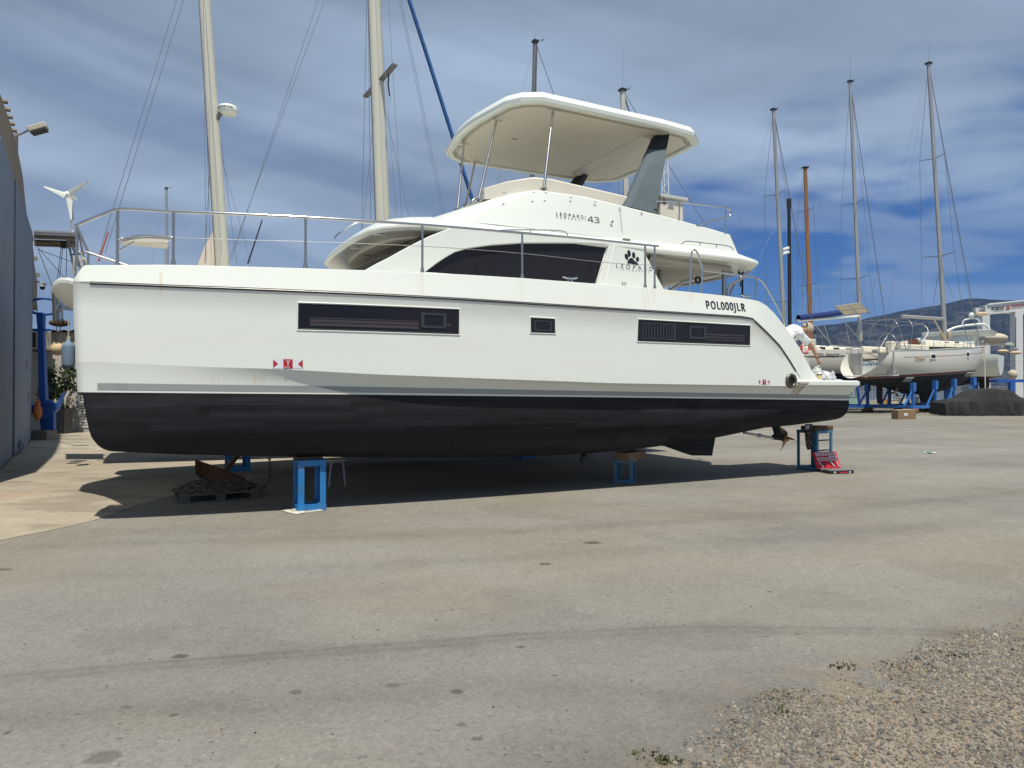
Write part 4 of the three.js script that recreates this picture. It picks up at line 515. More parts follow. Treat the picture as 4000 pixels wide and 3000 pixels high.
for (const [u, v, w, t, l] of [[2.62, 0.8, 0.676, 0.04, 'thin brown board packed between bright blue stand and hull'], [2.25, 6.0, 0.702, 0.05, 'brown board on the far blue stand beside the anchor'], [8.6, 5.88, 0.462, 0.10, 'timber on the aft blue stand under the far hull']]) { const k = thing('packing_board', l, 'timber', toWorld(u, w, v), TH, 'timber packing on the stands'); add('board', [rbox(0.34, t, 0.30, 0.008, 0, t / 2, 0)], woodDark, k); }
{ const p = onGround(1140, 2003); const o = thing('base_board', 'worn white painted board under the bright blue stand', 'board', new V3(p.x + 0.10, 0.0, p.z - 0.12), TH + 0.35); add('board', [rbox(0.40, 0.016, 0.36, 0.006, 0, 0.009, 0)], mat(1, 1, 1, 0.85, 0, { map: texture(128, 128, (x, y) => mix3([0.62, 0.62, 0.52], [0.35, 0.32, 0.24], sstep(tfbm(x, y, 5, 5, 2), 0.52, 0.66)), true, 2, 2) }), o); }
{ // pallet, chain heap, plough anchor
  const p = toWorld(1.60, 0, 2.45); const o = thing('pallet', 'grey wooden pallet in the boat shadow, loaded with chain', 'pallet', p, TH + 0.08);
  for (let i = 0; i < 7; i++) add('deck_board', [box(0.095, 0.022, 0.80, -0.48 + 0.16 * i, 0.129, 0)], woodGrey, o); for (let k = 0; k < 3; k++) { add('stringer', [box(1.08, 0.022, 0.09, 0, 0.107, -0.35 + 0.35 * k)], woodGrey, o); for (let i = 0; i < 3; i++) add('block', [box(0.12, 0.078, 0.09, -0.47 + 0.47 * i, 0.056, -0.35 + 0.35 * k)], woodGrey, o); add('bottom_board', [box(1.08, 0.017, 0.09, 0, 0.0085, -0.35 + 0.35 * k)], woodGrey, o); }
  const R = rng(31), link = new THREE.TorusGeometry(0.026, 0.0085, 6, 10).scale(1.45, 1, 1), gs = []; for (let i = 0; i < 620; i++) { const r = Math.sqrt(R()), a = R() * 6.28, x = -0.02 + 0.58 * r * Math.cos(a), z = 0.42 * r * Math.sin(a), h = 0.145 + (0.15 * (1 - r * r)) * Math.pow(R(), 0.3) * (0.85 + 0.5 * vn(x * 6, z * 6)); const g = link.clone(); g.rotateX(PI / 2 + (R() - 0.5) * 1.4).rotateY(R() * 6.28).rotateZ((R() - 0.5) * 1.0); gs.push(g.translate(x, h, z)); }
  const ch = thing('chain_heap', 'heap of rusty anchor chain piled on the pallet', 'chain', p, TH + 0.08); const cm = add('links', gs, rustChain, ch); cm.userData.kind = 'stuff';
  const an = thing('plough_anchor', 'rusty plough anchor lying on the chain heap', 'anchor', new V3(p.x + 0.06, 0.27, p.z), TH + 0.25);
  const fl = (s) => sheet([[new V3(-0.36, 0.30, s * 0.02), new V3(-0.30, 0.10, s * 0.20), new V3(-0.20, -0.02, s * 0.22)], [new V3(-0.12, 0.20, s * 0.015), new V3(-0.05, 0.06, s * 0.16), new V3(0.02, -0.02, s * 0.18)], [new V3(0.36, -0.02, s * 0.01), new V3(0.36, -0.03, s * 0.03), new V3(0.36, -0.04, s * 0.04)]], 0.4); for (const s of [-1, 1]) { add('fluke', [fl(s), fl(s).translate(0, 0.02, s * 0.012)], rust, an); }
  add('shank', [beam(new V3(0.02, 0.06, 0.0), new V3(0.42, 0.42, -0.25), 0.035, 0.07), beam(new V3(0.42, 0.42, -0.25), new V3(0.50, 0.44, -0.3), 0.03, 0.05)], rust, an); add('shackle', [new THREE.TorusGeometry(0.04, 0.01, 6, 14).translate(0.52, 0.45, -0.31)], rust, an);
  // the chain that hangs from the bow to the heap
  const top = onV(1056, 1775, 3.2), A = new V3(top[0], 2.5, -3.2), path = [A, new V3(top[0], 1.2, -3.2), new V3(top[0] - 0.02, 0.5, -3.15), new V3(top[0] - 0.05, 0.12, -3.02), new V3(top[0] - 0.25, 0.03, -2.85), new V3(top[0] - 0.6, 0.03, -2.75)], cv = new THREE.CatmullRomCurve3(path), n = 52, ls = []; for (let i = 0; i < n; i++) { const q = cv.getPointAt(i / n), d = cv.getTangentAt(i / n); const g = new THREE.TorusGeometry(0.026, 0.0075, 5, 9).scale(1.6, 1, 1); if (i % 2) g.rotateX(PI / 2); g.applyQuaternion(new THREE.Quaternion().setFromUnitVectors(new V3(1, 0, 0), d)); ls.push(g.translate(q.x, q.y, q.z)); }
  const hc = thing('hanging_chain', 'rusty chain hanging straight down under the boat to the ground', 'chain', new V3(BX, 0, -BZ), TH); add('links', ls, rustChain, hc).userData.kind = 'stuff';
}
{ // plastic stool
  const p = onGround(1338, 1903), o = thing('stool', 'white round stool behind the bright blue stand', 'stool', new V3(p.x - 0.12, 0, p.z - 0.12), 0.3); const m = mat(0.55, 0.54, 0.50, 0.5); add('seat', lathe([[0, 0.455], [0.15, 0.455], [0.165, 0.445], [0.165, 0.42], [0.15, 0.41], [0.10, 0.42], [0, 0.42]], 28), m, o); for (let i = 0; i < 4; i++) { const a = PI / 4 + i * PI / 2; add('leg', tube([new V3(0.12 * Math.cos(a), 0.42, 0.12 * Math.sin(a)), new V3(0.15 * Math.cos(a), 0.3, 0.15 * Math.sin(a)), new V3(0.185 * Math.cos(a), 0.0, 0.185 * Math.sin(a))], 0.011, 12, 8), m, o); }
}
{ // socket set standing open
  const p = onGround(3262, 1846), o = thing('tool_case', 'open red and black socket set case standing by the stern stand', 'tool case', p, TH - 0.25); const redP = mat(0.50, 0.012, 0.022, 0.4), blk = mat(0.015, 0.015, 0.017, 0.45);
  add('base', [rbox(0.54, 0.062, 0.36, 0.014, 0, 0.031, 0.02)], blk, o); add('base_tray', [rbox(0.48, 0.012, 0.30, 0.005, 0, 0.062, 0.02)], mat(0.32, 0.32, 0.33, 0.4, 0.6), o);
  const lid = add('lid', [rbox(0.54, 0.36, 0.045, 0.03, 0, 0.18, 0).rotateX(-0.42).translate(-0.01, 0.05, -0.17)], redP, o); const chrome = mat(0.78, 0.78, 0.78, 0.35, 0.35), gs = [];
  const bit = (x, y, r, l) => gs.push(new THREE.CylinderGeometry(r * 1.25, r * 1.25, l * 1.1, 8).translate(x, y, 0.03)); for (let i = 0; i < 11; i++) bit(-0.22 + 0.042 * i, 0.30, 0.010, 0.07 - 0.002 * i); for (let i = 0; i < 6; i++) bit(0.06 + 0.03 * i, 0.235, 0.008, 0.05); for (let i = 0; i < 18; i++) { bit(-0.22 + 0.025 * i, 0.215 - (i > 10 ? 0.04 : 0), 0.008, 0.02); bit(-0.22 + 0.025 * i, 0.175, 0.007, 0.018); } for (let i = 0; i < 9; i++) { bit(-0.2 + 0.008 * i, 0.14 - 0.012 * i, 0.007, 0.016); bit(0.06 + 0.008 * i, 0.14 - 0.012 * i, 0.007, 0.016); bit(0.2 + 0.003 * i, 0.14 - 0.012 * i, 0.007, 0.016); }
  add('sockets', [merge(gs).rotateX(-0.42).translate(-0.01, 0.05, -0.17)], chrome, lid).userData.kind = 'stuff'; const hd = []; for (let i = 0; i < 7; i++) hd.push(box(0.13, 0.006, 0.01, -0.12 + (i % 2) * 0.22, 0.05 + 0.013 * i, 0.028)); add('wrenches', [merge(hd).rotateX(-0.42).translate(-0.01, 0.05, -0.17)], blk, lid).userData.kind = 'stuff';
  add('handle', [tube([new V3(-0.07, 0.03, 0.2), new V3(-0.07, 0.03, 0.26), new V3(0.07, 0.03, 0.26), new V3(0.07, 0.03, 0.2)], 0.010, 24, 8, false, 0.1)], redP, o); for (const x of [-0.16, 0.17]) add('latch', [box(0.04, 0.03, 0.012, x, 0.03, 0.204)], chrome, o);
  const p2 = onGround(3222, 1846); const pot = thing('rubber_cup', 'pair of small grey cups on the ground beside the red tool case', 'cup', p2, 0); for (const dx of [-0.045, 0.05]) add('cup', lathe([[0.034, 0], [0.032, 0.08], [0.026, 0.08], [0.026, 0.02], [0, 0.02]], 14).translate(dx, 0, 0), M.grey, pot);
}
{ const p = onGround(3634, 1772), o = thing('litter', 'crumpled green and white wrapper on the open tarmac', 'litter', p, 0.3); const f = (sx, s) => { const rows = []; for (let i = 0; i <= 8; i++) { const r = []; for (let j = 0; j <= 5; j++) r.push(new V3(sx * (i / 8 - 0.5), 0.004 + 0.05 * fbm(i * 0.7 + s, j * 0.9, 3), 0.14 * (j / 5 - 0.5))); rows.push(r); } return sheet(rows, 0.3); }; add('wrapper', f(0.34, 3), mat(0.72, 0.74, 0.72, 0.5), o); add('print', f(0.16, 8).translate(-0.05, 0.012, 0), mat(0.10, 0.38, 0.20, 0.5), o); }
// ---------- the shed on the left, back wall, plant, old anchor ----------
const plaster = mat(1, 1, 1, 0.95, 0, { map: texture(512, 512, (x, y) => { const a = tfbm(x, y, 4, 6, 14), s = tfbm(x * 0.3, y, 10, 4, 19); return mix3([0.30, 0.245, 0.18], [0.17, 0.14, 0.105], clamp(0.55 * a + 0.6 * (s - 0.4))); }, true, 0.3, 0.3), bumpMap: roughBump, bumpScale: 0.03 });
const doorPaint = mat(1, 1, 1, 0.75, 0, { map: texture(512, 512, (x, y) => { const a = tfbm(x, y * 0.4, 5, 5, 24), b = tfbm(x, y, 40, 2, 4); const k = 0.88 + 0.24 * a + 0.05 * b; return [0.165 * k, 0.205 * k, 0.260 * k]; }, true, 0.25, 0.25), bumpMap: fineBump, bumpScale: 0.002 });
const stucco = mat(0.62, 0.58, 0.50, 0.95, 0, { bumpMap: texture(512, 512, (x, y) => { const a = tfbm(x, y * 2.2, 14, 3, 6); return Math.abs(a - 0.5) * 1.9; }, false, 1.3, 1.3), bumpScale: 0.018 });
{
  const A = new V3(-10.5, 0, -14.4), dir = new V3(-0.525, 0, -0.851), turn = Math.atan2(-dir.z, dir.x);   // local x runs along the wall, away
  const o = thing('workshop_shed', 'rendered workshop with gabled top and large grey sheet door', 'building', A, turn);
  // local +z faces left or right? the visible face looks right, towards the yard
  const f = new V3(0, 0, 1).applyAxisAngle(UP, turn), face = f.x > 0 ? 1 : -1; const S = D => (D - 14.4) / 0.851;
  const out = [[S(11.4), 0], [S(11.4), 5.6], [S(13.8), 7.45], [S(14.4), 7.67], [S(18), 8.0], [S(20.3), 7.76], [S(21.2), 7.34], [S(22.6), 6.85], [S(25), 6.4], [S(27.7), 5.85], [S(27.7), 4.75], [S(23.4), 4.75], [S(23.4), 0]];
  add('wall', [prism(out, 7, 0).translate(0, 0, face > 0 ? -7 : 0)], plaster, o);
  const door = add('sheet_door', [prism([[S(16.62), 0.06], [S(16.62), 6.62], [S(22.9), 6.7], [S(22.9), 0.04]], 0.08, 0.01).translate(0, 0, face > 0 ? 0.03 : -0.11)], doorPaint, o); add('sheet_door', [prism([[S(11.6), 0.05], [S(11.6), 5.3], [S(13.7), 6.6], [S(16.45), 6.6], [S(16.45), 0.05]], 0.06, 0.01).translate(0, 0, face > 0 ? 0.02 : -0.08)], doorPaint, o);
  const bolt = [[S(20), 1.75, 'bolt'], [S(20.3), 0.9, 'bolt']]; add('door_handle', [tube([new V3(S(20.2), 1.2, face * 0.12), new V3(S(20.2), 1.2, face * 0.16), new V3(S(20.2), 1.55, face * 0.16), new V3(S(20.2), 1.55, face * 0.12)], 0.015, 20, 6)], M.steelDull, door); add('slot', [box(0.10, 0.32, 0.01, S(20.4), 2.35, face * 0.115)], M.black, door);
  add('door_flap', [box(1.3, 0.16, 0.02, S(18.1), 0.1, face * 0.22).rotateZ(0.03)], doorPaint, door);
  // tile ends along the verge
  const tile = mat(0.22, 0.18, 0.14, 0.9); for (let i = 0; i < 5; i++) { const D = 14.9 + i * 0.55, w = lin([[14.4, 7.67], [18, 8.0], [20.3, 7.76], [21.2, 7.34], [22.6, 6.85]], D); add('verge_tile', [new THREE.CylinderGeometry(0.07, 0.085, 0.4, 10, 1, true, 0, PI).rotateZ(PI / 2).rotateY(PI / 2).translate(S(D), w + 0.0, -face * 0.12)], tile, o); }
  for (const D of [23.6, 25.4, 27]) add('roof_stud', [box(0.1, 0.14, 0.12, S(D), lin([[22.6, 6.85], [25, 6.4], [27.7, 5.85]], D) + 0.05, face * 0.05)], tile, o);
  add('cable', [tube([new V3(S(23.6), 6.6, face * 0.03), new V3(S(24.6), 6.3, face * 0.03), new V3(S(24.8), 5.2, face * 0.03), new V3(S(27.2), 4.72, face * 0.03), new V3(S(27.3), 3.6, face * 0.05)], 0.018, 40, 5)], M.grey, o);
  // wall lamp
  const lamp = thing('wall_lamp', 'grey floodlight on a bent arm high on the shed wall', 'lamp'); const base = onDepth(64, 532, 18.4), elbow = onDepth(92, 518, 17.9), head = onDepth(120, 502, 17.5);
  add('arm', tube([base, onDepth(78, 524, 18.1), elbow, head], 0.028, 24, 8), M.grey, lamp); const hd = onDepth(148, 500, 17.2);
  add('housing', [rbox(0.42, 0.14, 0.26, 0.03).rotateZ(0.42).rotateY(0.35).translate(hd.x, hd.y, hd.z)], mat(0.45, 0.42, 0.34, 0.5), lamp); add('glass', [rbox(0.36, 0.05, 0.22, 0.02).rotateZ(0.42).rotateY(0.35).translate(hd.x + 0.05, hd.y - 0.10, hd.z)], M.black, lamp); add('bracket', [box(0.06, 0.5, 0.06, base.x + 0.0, base.y - 0.15, base.z)], plaster, lamp);
  const cam = thing('security_camera', 'dome security camera on a short arm at the shed corner', 'camera'); const c0 = onDepth(146, 1100, 27.2), c1 = onDepth(166, 1103, 27); add('arm', [bar(c0, c1, 0.03)], M.grey, cam); add('body', [new THREE.CylinderGeometry(0.10, 0.11, 0.17, 16).translate(c1.x, c1.y - 0.09, c1.z), box(0.22, 0.03, 0.2, c1.x + 0.05, c1.y - 0.04, c1.z)], mat(0.42, 0.46, 0.5, 0.4), cam); add('dome', [ball(0.09, new V3(c1.x, c1.y - 0.2, c1.z))], M.black, cam);
}
{ // low back building
  const x0 = -19.5, x1 = -12.6, D = 26.9, h = 3.82; const o = thing('back_wall', 'white stuccoed low building behind the potted tree', 'building', new V3(0, 0, -D)); 
  add('wall', [prism([[x0, 0], [x1, 0], [x1, h], [x0, h]], 4).translate(0, 0, -4)], stucco, o); const rg = []; for (let i = 0; i <= 70; i++) rg.push([new V3(mix(x0, x1, i / 70), h + 0.05 + 0.04 * Math.sin(i * 1.57), 0.18), new V3(mix(x0, x1, i / 70), h + 0.25 + 0.04 * Math.sin(i * 1.57), -4)]); add('corrugated_roof', sheet(rg, 0), mat(0.10, 0.10, 0.11, 0.7), o);
  const dx = onDepth(328, 1600, D).x; const dr = add('shutter_door', [box(0.62, 1.9, 0.04, dx + 0.1, 0.95, 0.03)], mat(0.36, 0.36, 0.35, 0.6), o); for (let i = 0; i < 16; i++) add('slat', [box(0.46, 0.075, 0.03, dx + 0.1, 0.22 + 0.105 * i, 0.06).rotateX(0)], mat(0.62, 0.62, 0.60, 0.5), dr); for (const s of [-1, 1]) add('frame', [box(0.07, 2.0, 0.06, dx + 0.1 + s * 0.33, 1.0, 0.04)], M.grey, dr);
  const ac = thing('air_conditioner', 'boxy white air conditioner unit on the back wall', 'air conditioner', onDepth(152, 1330, D - 0.4)); add('case', [rbox(0.62, 0.72, 0.5, 0.03)], mat(0.55, 0.52, 0.44, 0.6), ac); add('grille', [box(0.30, 0.55, 0.02, -0.1, 0, 0.255)], M.black, ac); for (let i = 0; i < 6; i++) add('fin', [box(0.02, 0.6, 0.02, 0.12 + 0.03 * i, 0, 0.256)], mat(0.5, 0.48, 0.42, 0.6), ac); add('shelf', [box(0.8, 0.04, 0.56, 0, -0.39, 0)], rust, ac);
}
{ // potted tree
  const p = onGround(242, 1694), o = thing('potted_tree', 'clipped dark green tree in a tall black tapered pot', 'tree', p); const R = rng(600);
  add('pot', [loop([[0.20, 0], [0.27, 0.92], [0.275, 0.94], [0.24, 0.94], [0.22, 0.86]].map(([a, y]) => [new V3(-a, y, -a), new V3(a, y, -a), new V3(a, y, a), new V3(-a, y, a)]), 0.3)], mat(0.028, 0.028, 0.032, 0.35), o);
  add('trunk', [tube([new V3(0, 0.85, 0), new V3(0.03, 1.2, 0.02), new V3(-0.02, 1.7, 0)], 0.045, 14, 8), tube([new V3(0.02, 1.3, 0), new V3(0.2, 1.6, 0.05), new V3(0.35, 1.9, 0.1)], 0.025, 10, 6), tube([new V3(0.02, 1.35, 0), new V3(-0.2, 1.6, -0.05), new V3(-0.4, 1.8, 0)], 0.025, 10, 6), tube([new V3(0, 1.5, 0), new V3(0.02, 1.9, 0.1), new V3(0.05, 2.3, 0)], 0.022, 10, 6)], mat(0.20, 0.16, 0.12, 0.9), o);
  const leaf = new THREE.PlaneGeometry(0.075, 0.14, 1, 2); { const q = leaf.attributes.position; for (let i = 0; i < q.count; i++) { if (Math.abs(q.getY(i)) > 0.05) q.setX(i, q.getX(i) * 0.25); q.setZ(i, 0.03 * Math.abs(q.getX(i)) / 0.0375 - 0.3 * q.getY(i) * q.getY(i)); } leaf.computeVertexNormals(); }
  const cl = []; for (let k = 0; k < 26; k++) { const a = R() * 6.28, r = 0.55 * Math.sqrt(R()), y = 1.35 + 1.05 * R(); cl.push([r * Math.cos(a) * (1.1 - 0.25 * Math.abs(y - 1.8)), y, r * Math.sin(a) * 0.9, 0.16 + 0.14 * R()]); } cl.push([-0.72, 1.5, 0, 0.2], [-0.55, 1.45, 0.1, 0.2], [0.1, 0.98, 0.05, 0.18], [-0.15, 0.98, 0, 0.15]);
  const im = new THREE.InstancedMesh(uvBox(leaf), mat(1, 1, 1, 0.45, 0, { transmission: 0.0 }), cl.length * 46); const m4 = new THREE.Matrix4(), q = new THREE.Quaternion(), e = new THREE.Euler(); let n = 0; for (const [x, y, z, r] of cl) for (let i = 0; i < 46; i++) { const d = new V3(R() - 0.5, R() - 0.5, R() - 0.5).normalize().multiplyScalar(r * Math.pow(R(), 0.4)); e.set(R() * 6.3, R() * 6.3, R() * 6.3); m4.compose(new V3(x + d.x, y + d.y * 0.8, z + d.z), q.setFromEuler(e), new V3(1, 1, 1).multiplyScalar(0.7 + 0.5 * R())); im.setMatrixAt(n, m4); const k = 0.6 + 0.8 * R(); im.setColorAt(n, C(0.035 * k, 0.062 * k, 0.022 * k)); n++; } im.name = 'crown'; im.castShadow = im.receiveShadow = true; im.userData.kind = 'stuff'; o.add(im);
}
{ // tall blue anchor on a block
  const p = onGround(158, 1716), D = -p.z, o = thing('old_anchor', 'tall old anchor painted bright blue standing on a concrete block', 'anchor', new V3(p.x, 0.30, p.z), 0.15); const bl = mat(0.012, 0.085, 0.36, 0.5, 0, { map: mottle([1, 1, 1], 0.2, 6, 256, 1.5, 77) });
  add('shank', [loop([[0, 0.08], [1.0, 0.105], [3.2, 0.08], [3.75, 0.10], [3.85, 0.06]].map(([y, r]) => [new V3(-r - 0.06 * y / 1.8 + 0.12, y, -r), new V3(r - 0.06 * y / 1.8 + 0.12, y, -r), new V3(r - 0.06 * y / 1.8 + 0.12, y, r), new V3(-r - 0.06 * y / 1.8 + 0.12, y, r)]), 0.3), box(0.5, 0.07, 0.2, 0.02, 3.28, 0)], bl, o);
  add('ring', [new THREE.TorusGeometry(0.42, 0.06, 10, 36).scale(1.25, 0.62, 1).translate(0.1, 4.05, 0)], bl, o);
  add('crown', [ball(0.3, new V3(0.2, 0.8, 0), 0.9, 0.6, 0.35, 16), loop([[-0.55, 1.25, 0.03], [-0.2, 0.7, 0.14], [0.2, 0.55, 0.18], [0.55, 0.8, 0.12], [0.72, 1.25, 0.03]].map(([x, y, r]) => [new V3(x, y - r, -r), new V3(x, y + r, -r), new V3(x, y + r, r), new V3(x, y - r, r)]), 0.4)], bl, o); add('foot', [box(0.26, 0.62, 0.2, 0.30, 0.3, 0)], bl, o);
  const b = thing('concrete_block', 'rough concrete block carrying the blue anchor', 'block', new V3(p.x + 0.05, 0, p.z)); add('block', [rbox(0.66, 0.31, 0.55, 0.02, 0, 0.155, 0)], mat(1, 1, 1, 0.95, 0, { map: mottle([0.22, 0.195, 0.155], 0.3, 6, 256, 1.2, 8), bumpMap: roughBump, bumpScale: 0.02 }), b);
  const q = onDepth(147, 1610, D - 0.3), g = thing('orange_buoy', 'faded orange mooring float hung beside the blue anchor', 'buoy', q); add('float', [ball(0.17, new V3(0, 0, 0), 0.8, 1.5, 0.8), ball(0.08, new V3(0, 0.28, 0))], mat(0.50, 0.15, 0.03, 0.7), g); add('eye', [new THREE.TorusGeometry(0.05, 0.015, 6, 14).translate(0, 0.38, 0)], mat(0.5, 0.15, 0.03, 0.7), g);
}
// ---------- sailing yachts: one builder, hull lofted from stations ----------
const alloy = mat(0.46, 0.46, 0.44, 0.42, 0.5), alloyDark = mat(0.20, 0.20, 0.20, 0.45, 0.7), mastCream = mat(0.56, 0.55, 0.46, 0.45), wire = mat(0.30, 0.31, 0.33, 0.4, 0.8), navy = mat(0.012, 0.035, 0.16, 0.8, 0, { bumpMap: roughBump, bumpScale: 0.02 }), timberMast = mat(1, 1, 1, 0.55, 0, { map: woodTex([0.20, 0.085, 0.03], [0.40, 0.19, 0.07], 5) }), gelOld = mat(0.72, 0.70, 0.63, 0.35, 0, { map: mottle([1, 1, 1], 0.05, 4, 256, 0.4, 6), clearcoat: 0.3 }), deckCream = mat(0.74, 0.70, 0.58, 0.6), foul = mat(1, 1, 1, 0.9, 0, { map: mottle([0.022, 0.024, 0.026], 0.4, 5, 256, 0.7, 23) }), foulBlue = mat(0.010, 0.022, 0.075, 0.85);
function yachtShape(o) {
  const { L, B, canoe, wl, sheerS, sheerB, scoop = 0, tilt = 0 } = o; const sh = t => mix(sheerS, sheerB, t) - 0.12 * 4 * t * (1 - t), hb = t => B / 2 * (t < 0.42 ? 0.80 + 0.20 * Math.sin(t / 0.42 * PI / 2) : Math.pow(Math.max(0, Math.cos((t - 0.42) / 0.58 * PI / 2)), 0.72)), cn = t => Math.min(sh(t) - 0.05, canoe + (t < 0.45 ? Math.pow((0.45 - t) / 0.45, 2.0) * (wl - canoe + (o.counter ?? 0.08)) : Math.pow((t - 0.45) / 0.55, 2.3) * (wl - canoe + 0.35)));
  const pt = (t, y, s) => { const c = cn(t), h = sh(t), f = clamp((y - c) / (h - c)); const z = hb(t) * Math.pow(1 - Math.pow(1 - f, 2.5), 0.62); const x = t * L + (t > 0.8 ? (t - 0.8) / 0.2 * 0.9 * (f - 0.5) : 0) - (t < 0.16 ? (1 - t / 0.16) * scoop * (1 - f) : 0); return new V3(x, y + x * tilt, s * z); };
  const T = []; for (let i = 0; i <= 30; i++) T.push(i / 30); const band = (lo, hi, n, off = 0) => [-1, 1].map(s => sheet(T.map(t => { const r = []; const a = clamp(lo(t), cn(t), sh(t)), b = clamp(hi(t), cn(t), sh(t)); for (let j = 0; j <= n; j++) { const p = pt(t, mix(a, b, j / n), s); p.z += s * off; r.push(p); } return r; }), 0.9));
  return { sh, hb, cn, pt, T, band, tilt, L };
}
function buildHull(root, o, topM, botM, stripeM, deckM) {
  const S = yachtShape(o), wl = () => o.wl; const hull = add('hull', [...S.band(wl, S.sh, 8), fan([...Array(9).keys()].map(j => S.pt(0, mix(S.cn(0), o.open ?? S.sh(0), j / 8), 1)).concat([...Array(9).keys()].reverse().map(j => S.pt(0, mix(S.cn(0), o.open ?? S.sh(0), j / 8), -1))))], topM, root);
  add('bottom', S.band(S.cn, wl, 8), botM, root); if (stripeM) add('waterline_stripe', S.band(() => o.wl + 0.01, () => o.wl + (o.stripe ?? 0.13), 1, 0.006), stripeM, hull);
  add('deck', [sheet(S.T.slice(o.open ? 9 : 0).map(t => { const r = []; for (let j = -4; j <= 4; j++) { const p = S.pt(t, S.sh(t) - 0.02, Math.sign(j) || 1); r.push(new V3(p.x, p.y + 0.05 * (1 - j * j / 16), p.z * Math.abs(j) / 4)); } return r; }), 0)], deckM, root);
  if (o.keelY !== undefined) { const rg = []; for (const [f, y] of [[0, o.keelY], [0.5, mix(o.keelY, o.canoe, 0.5)], [1, o.canoe + 0.35]]) { const l = mix(1.7, 2.5, f), r = []; for (let i = 0; i < 14; i++) { const a = 2 * PI * i / 14; r.push(new V3(o.L * 0.5 + Math.cos(a) * l / 2, y + o.L * 0.5 * S.tilt, Math.sin(a) * 0.16)); } rg.push(r); } add('keel', loop(rg, 0.6), botM, root); const rd = []; for (const y of [o.keelY + 0.35, o.canoe + 0.3, o.wl - 0.05]) { const r = []; for (let i = 0; i < 10; i++) { const a = 2 * PI * i / 10; r.push(new V3(o.L * 0.09 + Math.cos(a) * 0.34 * (y > o.canoe ? 1.1 : 0.8), y, Math.sin(a) * 0.07)); } rd.push(r); } add('rudder', loop(rd, 0.6), botM, root); }
  return S;
}
function rig(root, foot, head, r, m, spreaders, stays, o = {}) {   // mast with crosstrees and wires
  const n = 10; const dirv = new V3().subVectors(head, foot).normalize(); const mast = add(o.name ?? 'mast', [new THREE.CylinderGeometry(r * (o.taper ?? 0.78), r, foot.distanceTo(head), 14).scale(1.25, 1, 0.9).applyQuaternion(new THREE.Quaternion().setFromUnitVectors(UP, dirv)).translate((foot.x + head.x) / 2, (foot.y + head.y) / 2, (foot.z + head.z) / 2)], m, root);
  if (o.track !== false) add('sail_track', [bar(foot.clone().add(new V3(-r * 1.2, 0, 0)), head.clone().add(new V3(-r * 0.95, 0, 0)), r * 0.16, r * 0.14, 6)], alloyDark, mast);
  const tips = []; for (const [f, half, sweep, rr] of spreaders) { const c = new V3().lerpVectors(foot, head, f); for (const s of [-1, 1]) { const t = new V3(c.x - sweep, c.y + 0.1, c.z + s * half); add('spreader', [bar(c, t, rr ?? 0.03, (rr ?? 0.03) * 0.7, 7)], o.spreaderMat ?? alloyDark, mast); tips.push([t, s, f]); } }
  for (const s of [-1, 1]) { const side = tips.filter(t => t[1] === s).sort((a, b) => b[2] - a[2]).map(t => t[0]); const path = [head.clone(), ...side, new V3(foot.x - 0.15, o.chain ?? foot.y, s * (o.chainZ ?? 1.6) + foot.z)]; const gs = []; for (let i = 1; i < path.length; i++) gs.push(bar(path[i - 1], path[i], o.wireR ?? 0.007, o.wireR ?? 0.007, 4)); add('shroud', gs, wire, mast); if (side.length) { const lo = side[side.length - 1]; add('shroud', [bar(new V3().lerpVectors(foot, head, spreaders[0][0] - 0.02), new V3(foot.x + 0.2, o.chain ?? foot.y, s * (o.chainZ ?? 1.6) + foot.z), o.wireR ?? 0.007, o.wireR ?? 0.007, 4)], wire, mast); } }
  for (const [to, rr] of stays) add('stay', [bar(head, to, rr ?? 0.007, rr ?? 0.007, 5)], wire, mast);
  if (o.gear !== false) { add('masthead_gear', [bar(head, head.clone().add(new V3(0.05, o.aerial ?? 1.0, 0)), 0.008, 0.004, 4), bar(head.clone().add(new V3(-0.1, 0.05, 0)), head.clone().add(new V3(0.45, 0.18, 0)), 0.012, 0.012, 4), bar(head.clone().add(new V3(0.42, 0.12, 0)), head.clone().add(new V3(0.58, 0.34, 0)), 0.035, 0.01, 5), box(r * 2.4, 0.12, r * 2.2, head.x, head.y, head.z)], M.black, mast); }
  return mast;
}
const inv = root => { root.updateMatrixWorld(true); const m = root.matrixWorld.clone().invert(); return p => p.clone().applyMatrix4(m); };
